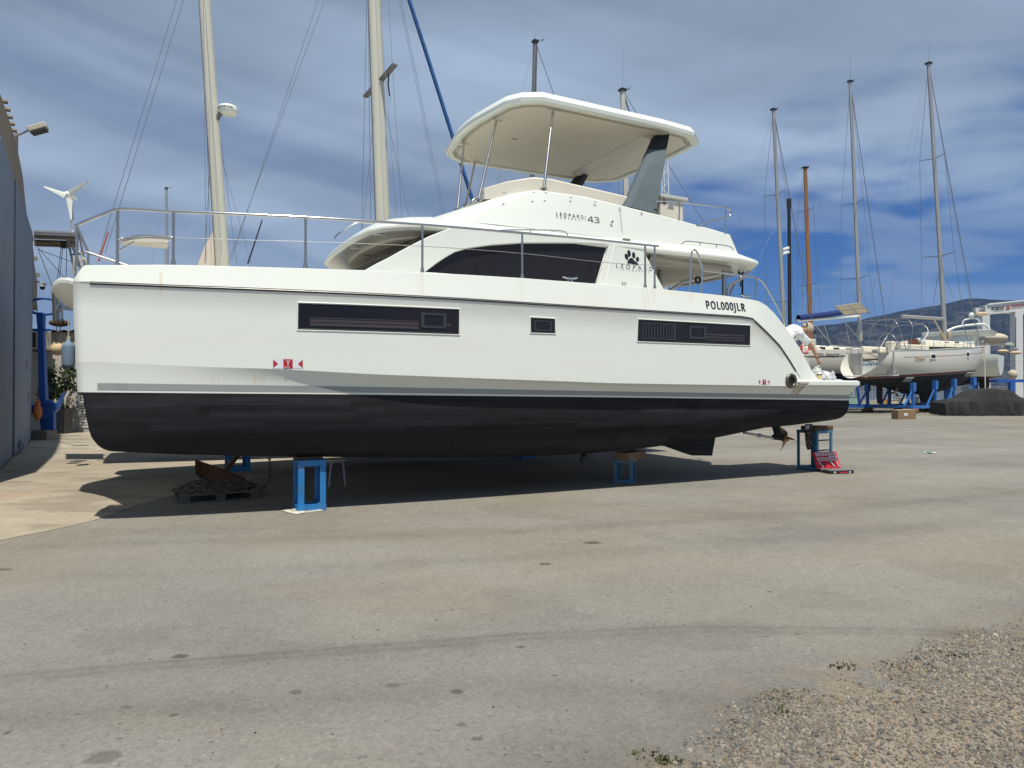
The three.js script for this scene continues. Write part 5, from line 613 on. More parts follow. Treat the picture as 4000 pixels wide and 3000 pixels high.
{ // --- blue ketch lying behind the catamaran ---
  const k = thing('ketch', 'dark blue two-masted sailing ketch behind the catamaran with a stern arch', 'sailboat', toWorld(-0.45, 0, 9.0), TH); const S = buildHull(k, { L: 13, B: 3.6, canoe: 1.0, wl: 2.05, sheerS: 3.12, sheerB: 3.6, counter: 0.3, keelY: 0.0 }, mat(0.012, 0.045, 0.19, 0.25, 0, { clearcoat: 0.5 }), foulBlue, M.white, deckCream); const I = inv(k);
  add('toe_rail', [-1, 1].map(s => tube(S.T.map(t => { const p = S.pt(t, S.sh(t), s); p.y += 0.03; return p; }), 0.045, 90, 6)), M.white, k); add('coachroof', [loop([[0, 0], [0.35, 0.08], [0.42, 0.3]].map(([y, i]) => [new V3(3.2 + i, 3.1 + y, -1.1 + i * 0.4), new V3(9.2 - i, 3.2 + y, -0.8 + i * 0.4), new V3(9.2 - i, 3.2 + y, 0.8 - i * 0.4), new V3(3.2 + i, 3.1 + y, 1.1 - i * 0.4)]), 0.4)], deckCream, k);
  const W = (px, py, v) => { const [u, w] = onV(px, py, v); return I(toWorld(u, w, v)); };
  // mizzen and main
  const mz = W(870, 1040, 9), mzT = mz.clone().lerp(W(800, 0, 9), 1.12); rig(k, mz, mzT, 0.125, mastCream, [], [], { gear: false, wireR: 0.006 });
  const mizzen = k.children.find(c => c.name === 'mast'); const mn = W(1497, 900, 9), mnT = mn.clone().lerp(W(1463, 0, 9), 1.55); const main = rig(k, mn, mnT, 0.155, mastCream, [], [], { gear: false, wireR: 0.006 });
  const ST2 = (a, b, r = 0.006, par = main, m = wire) => add('stay', [bar(a, b, r, r, 5)], m, par); const top = (px, py, v, f) => W(px, py, v);
  for (const [a, b, v, r] of [[[735, -60], [410, 990], 8, 0.006], [[708, -60], [385, 1000], 8.4, 0.006], [[1290, -60], [890, 1030], 8, 0.006], [[1262, -60], [905, 1010], 9, 0.006], [[1437, -60], [1448, 860], 7.6, 0.007], [[1515, -40], [1570, 860], 8, 0.005], [[1554, -60], [1740, 850], 9, 0.006], [[1548, -60], [1730, 850], 9.2, 0.005], [[794, -60], [805, 1030], 8, 0.005], [[830, 300], [925, 1030], 9, 0.005], [[820, 640], [800, 1030], 8.2, 0.006], [[850, 560], [980, 1030], 9.3, 0.004], [[1460, 460], [1420, 860], 8, 0.006], [[1495, 380], [1600, 860], 9.3, 0.006]]) ST2(W(...a, v), W(...b, v), r);
  add('rigging_cover', [bar(W(1024, 860, 8.6), W(968, 1030, 8.6), 0.016, 0.02, 6)], M.black, main); add('rigging_cover', [bar(W(423, 905, 8), W(385, 1020, 8), 0.016, 0.02, 6)], mat(0.42, 0.10, 0.05, 0.7), main);
  add('furled_jib', [tube([W(1580, -60, 9), W(1600, 5, 9), W(1680, 255, 9), W(1770, 540, 9), W(1850, 795, 9), W(1925, 1030, 9)], 0.055, 60, 8)], mat(0.018, 0.10, 0.30, 0.8, 0, { map: mottle([1, 1, 1], 0.35, 6, 256, 0.8, 2), bumpMap: roughBump, bumpScale: 0.03 }), main);
  for (const [a, b] of [[[1482, 320], [1543, 252]], [[1460, 342], [1428, 378]]]) add('spreader', [beam(W(...a, 9), W(...b, a[0] > 1470 ? 8.2 : 9.8), 0.14, 0.05)], alloyDark, main); add('flag_rag', [tube([W(1519, 290, 8.4), W(1516, 330, 8.4), W(1522, 375, 8.4)], 0.02, 12, 5)], M.black, main); ST2(W(1519, 290, 8.4), W(1524, 420, 8.4), 0.003);
  // radar on the mizzen
  const rd = W(890, 432, 8.9), br = add('radar_bracket', [beam(W(838, 485, 9), W(862, 440, 8.9), 0.09, 0.06)], alloyDark, mizzen); const dome = add('radar_dome', [lathe([[0, -0.1], [0.16, -0.1], [0.21, -0.07], [0.225, 0.0], [0.215, 0.07], [0.19, 0.1], [0, 0.115]], 28).translate(rd.x, rd.y, rd.z)], M.white, mizzen); { const g = text('Raymarine', 0.058, 0.004, fontB, 1.0, 0.002); const p = g.attributes.position, wdt = g.userData.width; for (let i = 0; i < p.count; i++) { const a = -(TH + 0.1) * -1 * -1 + (p.getX(i) - wdt / 2) / 0.22, z = p.getZ(i) + 0.222; p.setXYZ(i, Math.sin(a) * z, p.getY(i), Math.cos(a) * z); } g.computeVertexNormals(); add('lettering', g.translate(rd.x, rd.y - 0.005, rd.z), M.ink, dome); }
  add('furled_mizzen', [sheet([[W(845, 880, 9), W(848, 880, 9)], [W(800, 960, 9), W(850, 960, 9)], [W(770, 1040, 9), W(860, 1040, 9)]], 0)], mat(0.66, 0.58, 0.48, 0.9), mizzen);
  // stern arch with solar panel and wind generator
  const D = 14.9, Z = (px, py, d = D) => I(onDepth(px, py, d)); const arch = add('stern_arch', [bar(Z(262, 922), Z(300, 1100), 0.022), bar(Z(270, 925, 15.4), Z(330, 1090, 15.6), 0.022), bar(Z(305, 890, 14.7), Z(337, 1060, 14.9), 0.02), bar(Z(260, 935), Z(300, 945), 0.02), bar(Z(275, 995), Z(328, 992), 0.018)], M.steelDull, k);
  const pv = (px, py, d) => Z(px, py, d); add('solar_panel', [loop([[0.0], [0.035]].map(([h]) => [Z(130, 905, 14.4), Z(296, 912, 14.4), Z(300, 925, 15.7), Z(134, 918, 15.7)].map(p => p.clone().add(new V3(0, h, 0)))), 0.3)], mat(0.5, 0.5, 0.5, 0.3, 0.4), arch); for (const [y, d] of [[925, 14.6], [943, 15.1], [955, 15.6]]) add('panel_frame', [beam(Z(138, y, d), Z(302, y + 6, d), 0.09, 0.07)], mat(0.22, 0.18, 0.13, 0.7), arch);
  const wg = add('wind_generator', [bar(Z(285, 925, 15.2), Z(276, 768, 15.2), 0.03, 0.028), ball(0.10, Z(268, 762, 15.0), 1.0, 0.85, 1.2)], M.white, k); const hubp = Z(266, 764, 14.88); add('pole_sleeve', [bar(Z(281, 860, 15.2), Z(278, 790, 15.2), 0.034)], M.steelDull, wg);
  for (const [px, py] of [[172, 728], [347, 708], [277, 858]]) { const tip = Z(px, py, 14.88), dir = tip.clone().sub(hubp), len = dir.length(); dir.normalize(); const sd = new V3().crossVectors(dir, new V3(0.2, 0, 1)).normalize(), rows = []; for (let i = 0; i <= 8; i++) { const f = i / 8, c = hubp.clone().addScaledVector(dir, 0.05 + (len - 0.05) * f), wd = mix(0.085, 0.02, Math.pow(f, 0.8)); rows.push([c.clone().addScaledVector(sd, -wd), c.clone().add(new V3(0, 0, 0.02 * (1 - f))), c.clone().addScaledVector(sd, wd * 0.55)]); } add('blade', sheet(rows, 0), M.white, wg); }
  add('tail_fin', [fan([Z(290, 768, 15.4), Z(305, 762, 15.6), Z(303, 792, 15.6), Z(298, 780, 15.5)]), bar(Z(270, 764, 15.1), Z(300, 782, 15.5), 0.02, 0.015)], M.white, wg);
  for (const [a, b] of [[[146, 965], [262, 1096]], [[150, 975], [278, 1022]], [[148, 972], [205, 1120]], [[240, 960], [222, 1110]], [[246, 960], [230, 1110]], [[260, 962], [258, 1100]], [[135, 935], [345, 990]]]) add('line', [bar(Z(...a), Z(...b), 0.007, 0.007, 4)], M.rubber, arch); add('davit_block', [rbox(0.1, 0.16, 0.1, 0.02, Z(247, 955).x, Z(247, 955).y, Z(247, 955).z)], M.black, arch);
  for (const g of [new THREE.TorusGeometry(0.11, 0.018, 6, 16).scale(0.6, 1.9, 1).translate(...Z(300, 1040, 14.5).toArray()), new THREE.TorusGeometry(0.10, 0.018, 6, 16).scale(0.6, 1.9, 1).translate(...Z(325, 1045, 14.7).toArray()), new THREE.TorusGeometry(0.13, 0.014, 6, 16).scale(0.6, 1.9, 1).translate(...Z(308, 1030, 14.4).toArray())]) add('rope_coil', g, mat(0.55, 0.5, 0.42, 0.9), arch);
  // gear hanging from the stern
  const cl = []; for (const [x, r] of [[208, 0.012], [218, 0.04], [232, 0.02], [244, 0.02]]) cl.push(bar(Z(x - 4, 1140, 14.6), Z(x, 1255, 14.6), r)); add('boarding_gear', cl.slice(0, 2), alloyDark, k); add('boarding_gear', cl.slice(2), M.steelDull, k); add('outboard_bracket', [ball(0.16, Z(232, 1262, 14.7), 1.2, 0.5, 0.8)], woodDark, k);
  const fa = thing('fender', 'tall faded blue fender hanging at the stern of the ketch', 'fender', onDepth(267, 1385, 14.2)), body = lathe([[0, -0.27], [0.10, -0.26], [0.118, -0.2], [0.118, 0.15], [0.10, 0.22], [0.04, 0.26], [0.03, 0.31], [0, 0.31]], 20); add('body', [body.translate(0, -0.0, 0)], mat(0.17, 0.245, 0.34, 0.75, 0, { map: mottle([1, 1, 1], 0.2, 5, 128, 1, 3) }), fa); add('cap', [lathe([[0.09, -0.3], [0.10, -0.25], [0, -0.25]], 16)], M.black, fa); add('rope', [bar(new V3(0, 0.3, 0), new V3(0, 0.72, 0), 0.012), new THREE.TorusGeometry(0.03, 0.012, 6, 12).translate(0, 0.33, 0)], mat(0.5, 0.48, 0.42, 0.9), fa);
  const fb = thing('fender', 'round cream fender ball hung on two cords at the stern of the ketch', 'fender', onDepth(226, 1364, 14.5)); add('body', [ball(0.145, new V3(0, 0, 0), 1, 0.92, 1, 20)], mat(0.56, 0.42, 0.25, 0.6), fb); add('rope', [bar(new V3(-0.01, 0.1, 0.08), new V3(0.06, 0.62, 0.1), 0.008), bar(new V3(0.02, 0.1, 0.08), new V3(0.16, 0.62, 0.1), 0.008)], M.rubber, fb);
}
// ---------- yachts, cradles and harbour gear on the right ----------
const AX = 28 * PI / 180;
function onSkin(g, S) { const p = g.attributes.position; for (let i = 0; i < p.count; i++) { const x = p.getX(i), y = p.getY(i); p.setZ(i, S.pt(clamp(x / S.L), y - x * S.tilt, 1).z + 0.012 + p.getZ(i)); } g.computeVertexNormals(); return g; }
{ // --- the white yacht with an open stern ---
  const k = thing('sailing_yacht', 'white sailing yacht with open stepped stern and red waterline stripe on a blue cradle', 'sailboat', new V3(25.3, 0, -50), AX, 'sailing yachts on the hard');
  const o = { L: 14, B: 4.2, canoe: 1.0, wl: 2.45, sheerS: 4.32, sheerB: 4.45, scoop: 1.9, tilt: 0.05, keelY: 0.32, stripe: 0.16, open: 2.75 }; const S = buildHull(k, o, gelOld, foul, mat(0.16, 0.022, 0.022, 0.5), deckCream); const I = inv(k), W = (px, py, z) => { // point on a plane of constant z in the yacht's frame
    const a = I(new V3(0, EYE, 0)), r = ray(px, py), b = I(new V3(r[0], EYE + r[1], -r[2])), d = b.sub(a), t = (z - a.z) / d.z; return a.addScaledVector(d, t); };
  add('cove_line', [-1, 1].map(s => tube(S.T.slice(3, 29).map(t => { const p = S.pt(t, S.sh(t) - 0.42, s); p.z += s * 0.008; return p; }), 0.012, 60, 4)), mat(0.45, 0.30, 0.16, 0.6), k); add('toe_rail', [-1, 1].map(s => tube(S.T.map(t => { const p = S.pt(t, S.sh(t), s); p.y += 0.02; return p; }), 0.03, 80, 5)), mat(0.36, 0.42, 0.42, 0.5), k);
  // stern: platform and cockpit well
  add('stern_platform', [loop([2.62, 2.72].map(y => [S.pt(0, y, 1), S.pt(0, y, -1), new V3(0.9, y, -1.7), new V3(0.9, y, 1.7)]), 0.3)], gelOld, k); const dg = mat(0.36, 0.36, 0.35, 0.6); add('cockpit_floor', [box(4.0, 0.08, 3.0, 2.4, 3.9, 0)], deckCream, k); const stern = add('stern_locker', [box(0.12, 1.5, 1.15, 0.25, 3.5, -1.2), box(0.12, 1.5, 1.15, 0.25, 3.5, 1.2)], dg, k); add('name_panel', [box(0.1, 1.0, 1.25, 0.28, 3.15, 0)], M.white, k); { const g = text('ZAPETO', 0.20, 0.01, fontB, 1.1, 0.02).rotateY(-PI / 2).translate(0.21, 3.35, -0.6); add('lettering', g, mat(0.02, 0.12, 0.35, 0.5), k); }
  for (const z of [-1.1, 1.1]) { const l = add('boarding_ladder', [bar(new V3(0.1, 2.7, z - 0.3), new V3(0.1, 4.6, z - 0.3), 0.022), bar(new V3(0.1, 2.7, z + 0.3), new V3(0.1, 4.6, z + 0.3), 0.022)], M.steelDull, k); for (let i = 0; i < 4; i++) add('rung', [bar(new V3(0.1, 3.0 + 0.4 * i, z - 0.3), new V3(0.1, 3.0 + 0.4 * i, z + 0.3), 0.018)], M.steelDull, l); }
  const wh = (z, r) => add('steering_wheel', [new THREE.TorusGeometry(r, 0.022, 8, 32).rotateY(PI / 2).translate(1.6, 4.95, z), bar(new V3(1.6, 4.95 - r, z), new V3(1.6, 4.95 + r, z), 0.012), bar(new V3(1.6, 4.95, z - r), new V3(1.6, 4.95, z + r), 0.012)], M.steelDull, k); wh(0.35, 0.72); add('binnacle', [rbox(0.35, 0.75, 0.55, 0.08, 1.95, 4.75, 0.35)], deckCream, k); add('cockpit_coaming', [rbox(3.2, 0.42, 0.3, 0.1, 3.0, 4.65, -1.45), rbox(3.2, 0.42, 0.3, 0.1, 3.0, 4.65, 1.45)], deckCream, k);
  // coachroof and its windows
  const cr = add('coachroof', [loop([[0, 0], [0.30, 0.06], [0.48, 0.2], [0.52, 0.45]].map(([y, i]) => { const b = 4.5, t = S.tilt; return [new V3(4.6 + i * 0.6, b + y + 0.23 + 0.05, -1.35 + i), new V3(9.2, b + y * 0.85 + 0.4, -1.15 + i), new V3(12.2 - i * 2.0, b + y * 0.25 + 0.55, -0.6 + i * 0.8), new V3(12.2 - i * 2.0, b + y * 0.25 + 0.55, 0.6 - i * 0.8), new V3(9.2, b + y * 0.85 + 0.4, 1.15 - i), new V3(4.6 + i * 0.6, b + y + 0.23 + 0.05, 1.35 - i)]; }), 0.35)], deckCream, k); for (const x of [6.1, 7.2, 8.6]) add('cabin_window', [prism([[x, 4.93 + 0.05 * (x - 5)], [x + 0.5, 4.95 + 0.05 * (x - 5)], [x + 0.6, 5.10 + 0.05 * (x - 5)], [x + 0.05, 5.1 + 0.05 * (x - 5)]], 0.02).translate(0, 0, 1.24 - 0.022 * (x - 4.6) * 2)], M.glass, cr); add('spray_hood_window', [ball(0.4, new V3(5.0, 5.15, 0.9), 1.2, 0.55, 0.6)], mat(0.3, 0.33, 0.35, 0.2), cr); add('companionway_door', [box(0.06, 0.62, 0.75, 4.5, 5.05, 0.45)], mat(0.22, 0.07, 0.025, 0.5), cr);
  const pw = (px, py, w) => { const t = 0; const p = W(px, py, 0); let z = 1.9; for (let i = 0; i < 12; i++) { const q = W(px, py, z); const s = S.pt(clamp(q.x / o.L, 0, 1), q.y - q.x * S.tilt, 1); z = 0.5 * z + 0.5 * s.z; } const q = W(px, py, z); add('hull_port', [rbox(w + 0.2, 0.42, 0.04, 0.08, q.x, q.y, q.z + 0.01)], M.white, k); add('port_glass', [rbox(w, 0.26, 0.05, 0.05, q.x, q.y, q.z + 0.02)], M.glass, k); }; pw(3645, 1392, 0.5); pw(3780, 1384, 0.34);
  { let z = 1.95; const q = W(3575, 1408, z); const g = onSkin(text('Clipper', 0.25, 0.01, fontS, 0.9, 0).translate(q.x, q.y, 0), S); add('lettering', g, mat(0.45, 0.28, 0.16, 0.6), k); }
  // mast, boom, frames
  const mf = W(3693, 1335, 0), mt = W(3627, 248, 0); rig(k, mf, mt, 0.17, alloy, [[0.31, 1.25, 0.35, 0.035], [0.66, 0.95, 0.3, 0.032]], [[new V3(0.2, 4.6, 0.9)], [new V3(0.2, 4.6, -0.9)], [new V3(13.9, 5.2, 0), 0.03], [new V3(13.6, 5.2, 0), 0.008]], { chain: 4.8, chainZ: 1.75, wireR: 0.015, aerial: 1.6 });
  add('boom', [bar(mf.clone().add(new V3(-0.3, 1.75, 0)), mf.clone().add(new V3(-5.4, 1.72, 0)), 0.13, 0.12, 12)], alloy, k); add('lazy_lines', [bar(mf.clone().add(new V3(-1.6, 1.6, 0.1)), mf.clone().add(new V3(-0.4, 0.1, 0.25)), 0.05, 0.07, 7)], mat(0.45, 0.38, 0.26, 0.9), k); for (const dz of [-0.28, 0.28]) add('halyard_coil', [ball(0.2, mf.clone().add(new V3(0.05, 0.5, dz)), 0.8, 1.8, 0.7)], mat(0.42, 0.35, 0.28, 0.95), k);
  const bim = (x, h, w2, dx) => tube([new V3(x - dx, 4.5, -w2), new V3(x, 4.5 + h * 0.75, -w2), new V3(x + 0.1, 4.5 + h, -w2 * 0.7), new V3(x + 0.1, 4.5 + h + 0.05, 0), new V3(x + 0.1, 4.5 + h, w2 * 0.7), new V3(x, 4.5 + h * 0.75, w2), new V3(x - dx, 4.5, w2)], 0.022, 50, 6); for (const a of [[1.0, 2.1, 1.6, -0.9], [2.6, 2.2, 1.6, 0.3], [4.6, 1.9, 1.5, 1.3]]) add('bimini_frame', [bim(...a)], M.steelDull, k);
  add('bimini_frame', [bar(new V3(1.0, 6.55, 1.1), new V3(4.7, 6.45, 1.1), 0.022), bar(new V3(1.0, 6.55, -1.1), new V3(4.7, 6.45, -1.1), 0.022)], M.steelDull, k);
  for (const s of [-1, 1]) { const gl = []; for (let i = 0; i <= 9; i++) { const t = 0.13 + 0.84 * i / 9, p = S.pt(t, S.sh(t), s); p.z -= s * 0.06; const q = p.clone(); q.y += 0.62; gl.push(q); add('stanchion', [bar(p, q, 0.022, 0.022, 6)], M.steelDull, k); } add('life_line', [poly(gl, 0.007, 4)], wire, k); add('life_line', [poly(gl.map(p => p.clone().add(new V3(0, -0.3, 0))), 0.007, 4)], wire, k); } add('pulpit', [tube([new V3(12.6, 5.7, -0.5), new V3(13.6, 5.85, -0.25), new V3(14.0, 5.88, 0), new V3(13.6, 5.85, 0.25), new V3(12.6, 5.7, 0.5)], 0.018, 30, 6)], M.steelDull, k); add('fuel_cap_tank', [rbox(0.2, 0.3, 0.45, 0.06, 0.15, 4.35, 0.45)], M.grey, k);
  add('propeller', [0, 1, 2].map(i => new THREE.SphereGeometry(0.2, 10, 6).scale(0.2, 1, 0.45).translate(0, 0.22, 0).rotateX(i * 2.1 + 0.4).translate(2.6, 1.45, 0.3)), mat(0.30, 0.25, 0.14, 0.6, 0.4), k);
  // cradle
  const cb = thing('yacht_cradle', 'blue steel cradle with braced posts under the white open-stern yacht', 'cradle', new V3(25.3, 0, -50), AX); const bm = mat(0.035, 0.16, 0.48, 0.5, 0, { map: mottle([1, 1, 1], 0.22, 6, 256, 0.6, 47) }); for (const z of [-1.75, 1.75]) { add('side_rail', [beam(new V3(2.2, 0.42, z), new V3(10.0, 0.5, z), 0.22, 0.22)], bm, cb); for (const x of [2.4, 5.0, 7.3, 9.8]) { const zz = z * 0.8; const hgt = 2.0 + 0.06 * x; const p = add('post', [beam(new V3(x, 0.5, z), new V3(x, hgt, z), 0.17, 0.17), rbox(0.3, 0.62, 0.3, 0.02, x, hgt - 0.32, z)], bm, cb); add('brace', [beam(new V3(x - 1.0, 0.5, z), new V3(x - 0.05, hgt - 0.55, z), 0.10, 0.10)], bm, p); add('pad', [box(0.9, 0.05, 0.4, 0, 0, 0).rotateX(-Math.sign(z) * 0.75).rotateZ(0.05).translate(x, hgt + 0.22, zz)], x === 5.0 ? wood : mat(0.30, 0.32, 0.29, 0.9), p); } } for (const x of [2.2, 6, 10.0]) add('cross_rail', [beam(new V3(x, 0.45, -1.8), new V3(x, 0.45, 1.8), 0.2, 0.2)], bm, cb); for (const [x, z] of [[2.4, 1.75], [9.8, 1.75], [2.4, -1.75], [9.8, -1.75], [6, 1.75], [6, -1.75]]) { const b = thing('cradle_block', 'timber and brick packing under the blue yacht cradle', 'block', new V3(25.3, 0, -50).add(new V3(x, 0, z).applyAxisAngle(UP, AX)), AX, 'packing under the yacht cradle'); add('block', [box(0.7, 0.16, 0.5, 0, 0.08, 0)], woodDark, b); add('block', [box(0.55, 0.15, 0.35, 0.05, 0.238, 0.02)], mat(0.34, 0.14, 0.08, 0.9), b); }
  for (const x of [5.8, 7.2]) { const kb = thing('keel_block', 'dark timber block under the keel of the white open-stern yacht', 'block', new V3(25.3, 0, -50).add(new V3(x, 0, 0).applyAxisAngle(UP, AX)), AX, 'keel blocks under the white yacht'); add('beam', [box(0.4, 0.62, 0.8, 0, 0.31, 0)], woodDark, kb); }
  const bx = thing('cardboard_box', 'brown cardboard box with a white label on the ground by the blue cradle', 'box', onGround(3530, 1637), 0.1); add('carton', [box(1.05, 0.5, 0.6, 0, 0.25, 0)], mat(0.25, 0.165, 0.09, 0.9, 0, { map: mottle([1, 1, 1], 0.12, 4, 128, 1, 2) }), bx); add('flap', [box(1.15, 0.02, 0.4, 0.03, 0.52, -0.1).rotateZ(0.03)], mat(0.45, 0.38, 0.26, 0.9), bx); add('label', [box(0.22, 0.13, 0.01, -0.08, 0.27, 0.305)], M.paper, bx);
}
{ // --- second yacht with a blue sail cover ---
  const k = thing('sailing_yacht', 'white sailing yacht with blue sail cover, solar panel and orange life ring, dark blue bottom', 'sailboat', new V3(19.2, 0, -53.5), AX, 'sailing yachts on the hard'); const o = { L: 15.2, B: 4.3, canoe: 1.3, wl: 2.75, sheerS: 4.62, sheerB: 5.0, tilt: 0.02, keelY: 0.05, stripe: 0.05, counter: 0.2 }; const S = buildHull(k, o, gelOld, foulBlue, M.black, deckCream), I = inv(k); const W = (px, py, z) => { const a = I(new V3(0, EYE, 0)), r = ray(px, py), b = I(new V3(r[0], EYE + r[1], -r[2])), d = b.sub(a); return a.addScaledVector(d, (z - a.z) / d.z); };
  add('coachroof', [loop([[0, 0], [0.35, 0.06], [0.5, 0.25]].map(([y, i]) => [new V3(4.2 + i, 4.6 + y, -1.4 + i), new V3(11.5 - i * 2, 4.75 + y * 0.6, -0.9 + i), new V3(11.5 - i * 2, 4.75 + y * 0.6, 0.9 - i), new V3(4.2 + i, 4.6 + y, 1.4 - i)]), 0.35)], deckCream, k); for (const x of [4.8, 6.6, 8.3, 9.6]) add('cabin_window', [rbox(0.75, 0.2, 0.03, 0.08, x, 4.88, 1.36 - 0.068 * (x - 4.2))], M.glass, k);
  add('cove_stripe', [tube(S.T.slice(2, 28).map(t => { const p = S.pt(t, S.sh(t) - 0.5, 1); p.z += 0.01; return p; }), 0.025, 60, 4)], M.black, k); { const q = W(3200, 1388, 2.0); const zz = S.pt(clamp(q.x / o.L), q.y - q.x * o.tilt, 1).z; add('registration_number', onSkin(text('POL 00027T', 0.26, 0.012, font, 1.1, 0.03).translate(q.x - 0.3, q.y - 0.1, 0), S), M.ink, k); }
  const mf = W(3362, 1330, 0), mt = W(3321, 318, 0); rig(k, mf, mt, 0.16, alloy, [[0.24, 1.35, 0.4, 0.035], [0.53, 1.0, 0.35, 0.032]], [[new V3(0.2, 4.8, 0.9)], [new V3(0.2, 4.8, -0.9)], [new V3(15.0, 5.4, 0), 0.032]], { chain: 4.9, chainZ: 1.8, wireR: 0.015, aerial: 3.0 });
  const b0 = W(3118, 1252, 0), b1 = W(3358, 1235, 0); add('boom', [bar(b0, b1, 0.10, 0.11, 10)], M.white, k); add('sail_cover', [tube([b0.clone().add(new V3(0, 0.2, 0)), b0.clone().lerp(b1, 0.3).add(new V3(0, 0.27, 0)), b0.clone().lerp(b1, 0.7).add(new V3(0, 0.45, 0)), b1.clone().add(new V3(-0.1, 0.75, 0))], 0.24, 40, 10)], navy, k);
  const pa = [[3262, 1197], [3360, 1184], [3398, 1220], [3300, 1232]].map((p, i) => W(...p, [1.9, 1.9, 0.4, 0.4][i])); const sp = add('solar_panel', [loop([pa, pa.map(p => p.clone().add(new V3(0, 0.05, 0)))], 0.3)], mat(0.55, 0.50, 0.38, 0.4), k); const mid = (a, b, f) => new V3().lerpVectors(pa[a], pa[b], f); add('panel_frame', [bar(mid(0, 1, 0.5), mid(3, 2, 0.5), 0.03, 0.03, 5), bar(mid(0, 3, 0.5), mid(1, 2, 0.5), 0.03, 0.03, 5), poly([...pa, pa[0]], 0.035, 5)], M.grey, sp);
  const lf = thing('life_ring', 'orange life ring hung on the rail of the blue covered yacht', 'life ring', onDepth(3147, 1360, 51.2), 0.2); add('ring', [new THREE.TorusGeometry(0.34, 0.10, 10, 28)], mat(0.62, 0.09, 0.05, 0.55), lf); for (let i = 0; i < 4; i++) add('band', [box(0.09, 0.23, 0.23).translate(0.34, 0, 0).rotateZ(PI / 4 + i * PI / 2)], M.paper, lf); add('net_bag', [rbox(0.62, 0.75, 0.3, 0.08, 3.4, 5.15, 1.5)], mat(0.62, 0.60, 0.50, 0.8), k);
  for (const s of [-1, 1]) { const gl = []; for (let i = 0; i <= 8; i++) { const t = 0.03 + 0.92 * i / 8, p = S.pt(t, S.sh(t), s); p.z -= s * 0.06; const q = p.clone(); q.y += 0.65; gl.push(q); add('stanchion', [bar(p, q, 0.022, 0.022, 6)], M.steelDull, k); } add('life_line', [poly(gl, 0.008, 4)], wire, k); } for (const [a, b] of [[[3290, 1245], [3365, 1335]], [[3300, 1250], [3320, 1345]], [[3355, 1245], [3352, 1340]], [[3180, 1262], [3240, 1335]], [[3215, 1255], [3245, 1345]]]) add('bimini_frame', [bar(W(...a, 1.2), W(...b, 1.3), 0.03, 0.03, 6)], M.steelDull, k);
  const cr = thing('yacht_cradle', 'blue steel cradle under the yacht with the blue sail cover', 'cradle', new V3(19.2, 0, -53.5), AX); const bm = mat(0.02, 0.12, 0.42, 0.5); for (const z of [-1.8, 1.8]) { add('side_rail', [beam(new V3(3, 0.35, z), new V3(11.5, 0.35, z), 0.22, 0.22)], bm, cr); for (const x of [3.2, 5.9, 8.6, 11.2]) add('post', [beam(new V3(x, 0.4, z), new V3(x, 2.3, z * 0.85), 0.16, 0.16)], bm, cr); } for (const x of [3, 11.5]) add('cross_rail', [beam(new V3(x, 0.35, -1.8), new V3(x, 0.35, 1.8), 0.2, 0.2)], bm, cr);
}
// --- yachts whose hulls lie hidden behind the catamaran; masts show above it ---
function farYacht(name, label, pos, turn, o, rigs, group = 'yachts behind the catamaran') { const k = thing(name, label, 'sailboat', pos, turn, group); buildHull(k, { L: 12, B: 3.8, canoe: 1.2, wl: 2.4, sheerS: 3.9, sheerB: 4.2, keelY: 0.05, ...o }, gelOld, foulBlue, M.black, deckCream); const I = inv(k), W = (px, py, z = 0) => { const a = I(new V3(0, EYE, 0)), r = ray(px, py), b = I(new V3(r[0], EYE + r[1], -r[2])), d = b.sub(a); return a.addScaledVector(d, (z - a.z) / d.z); }; rigs(k, W); add('coachroof', [rbox(5, 0.5, 2.2, 0.15, 6, 4.2, 0)], deckCream, k); return k; }
farYacht('sailing_yacht', 'yacht behind the catamaran stern with slim grey mast and two crosstrees', new V3(13.8, 0, -50), AX, {}, (k, W) => { const h = W(3021, 428), f0 = W(3064, 1300); rig(k, f0, h, 0.15, alloy, [[0.14, 1.3, 0.3, 0.03], [0.62, 1.0, 0.3, 0.03]], [[new V3(0.1, 4, 0.8)], [new V3(0.1, 4, -0.8)], [new V3(11.8, 4.3, 0), 0.03]], { chain: 4.1, wireR: 0.015, aerial: 1.2 }); });
farYacht('wooden_yacht', 'yacht with a varnished brown wooden mast beyond the black lamp post', new V3(16.5, 0, -60), AX, {}, (k, W) => { rig(k, W(3168, 1330), W(3145, 655), 0.20, timberMast, [[0.32, 1.1, 0.2, 0.03], [0.75, 0.95, 0.2, 0.03]], [[new V3(0.1, 4, 0)], [new V3(11.8, 4.3, 0), 0.02], [new V3(9, 4.3, 0), 0.01]], { chain: 4.2, wireR: 0.015, aerial: 0.3, track: false }); });
farYacht('sailing_yacht', 'yacht behind the hard top whose dark mast rises just above its front', new V3(-3.0, 0, -36), TH, {}, (k, W) => { rig(k, W(2068, 1180), W(2091, 162), 0.13, alloyDark, [], [[new V3(0.1, 4, 0)], [new V3(11.8, 4.3, 0.1), 0.02]], { chain: 4.2, wireR: 0.011, aerial: 0.8 }); });
farYacht('sailing_yacht', 'yacht behind the hard top whose pale mast shows beside the canvas arch leg', new V3(1.2, 0, -38), TH, {}, (k, W) => { rig(k, W(2460, 1180), W(2432, 352), 0.16, mastCream, [], [[new V3(0.1, 4, 0)], [W(2830, 1000), 0.02], [W(2600, 900), 0.05]], { chain: 4.2, wireR: 0.011, aerial: 2.6 }); });
farYacht('sailing_yacht', 'far yacht with a thin bare mast beyond the bow rail', new V3(-38, 0, -70), TH + 0.2, {}, (k, W) => { rig(k, W(655, 1180), W(650, 735), 0.12, alloy, [], [[new V3(0.1, 4, 0)], [new V3(11.8, 4.3, 0)]], { chain: 4.2, wireR: 0.012, aerial: 0.2 }); });
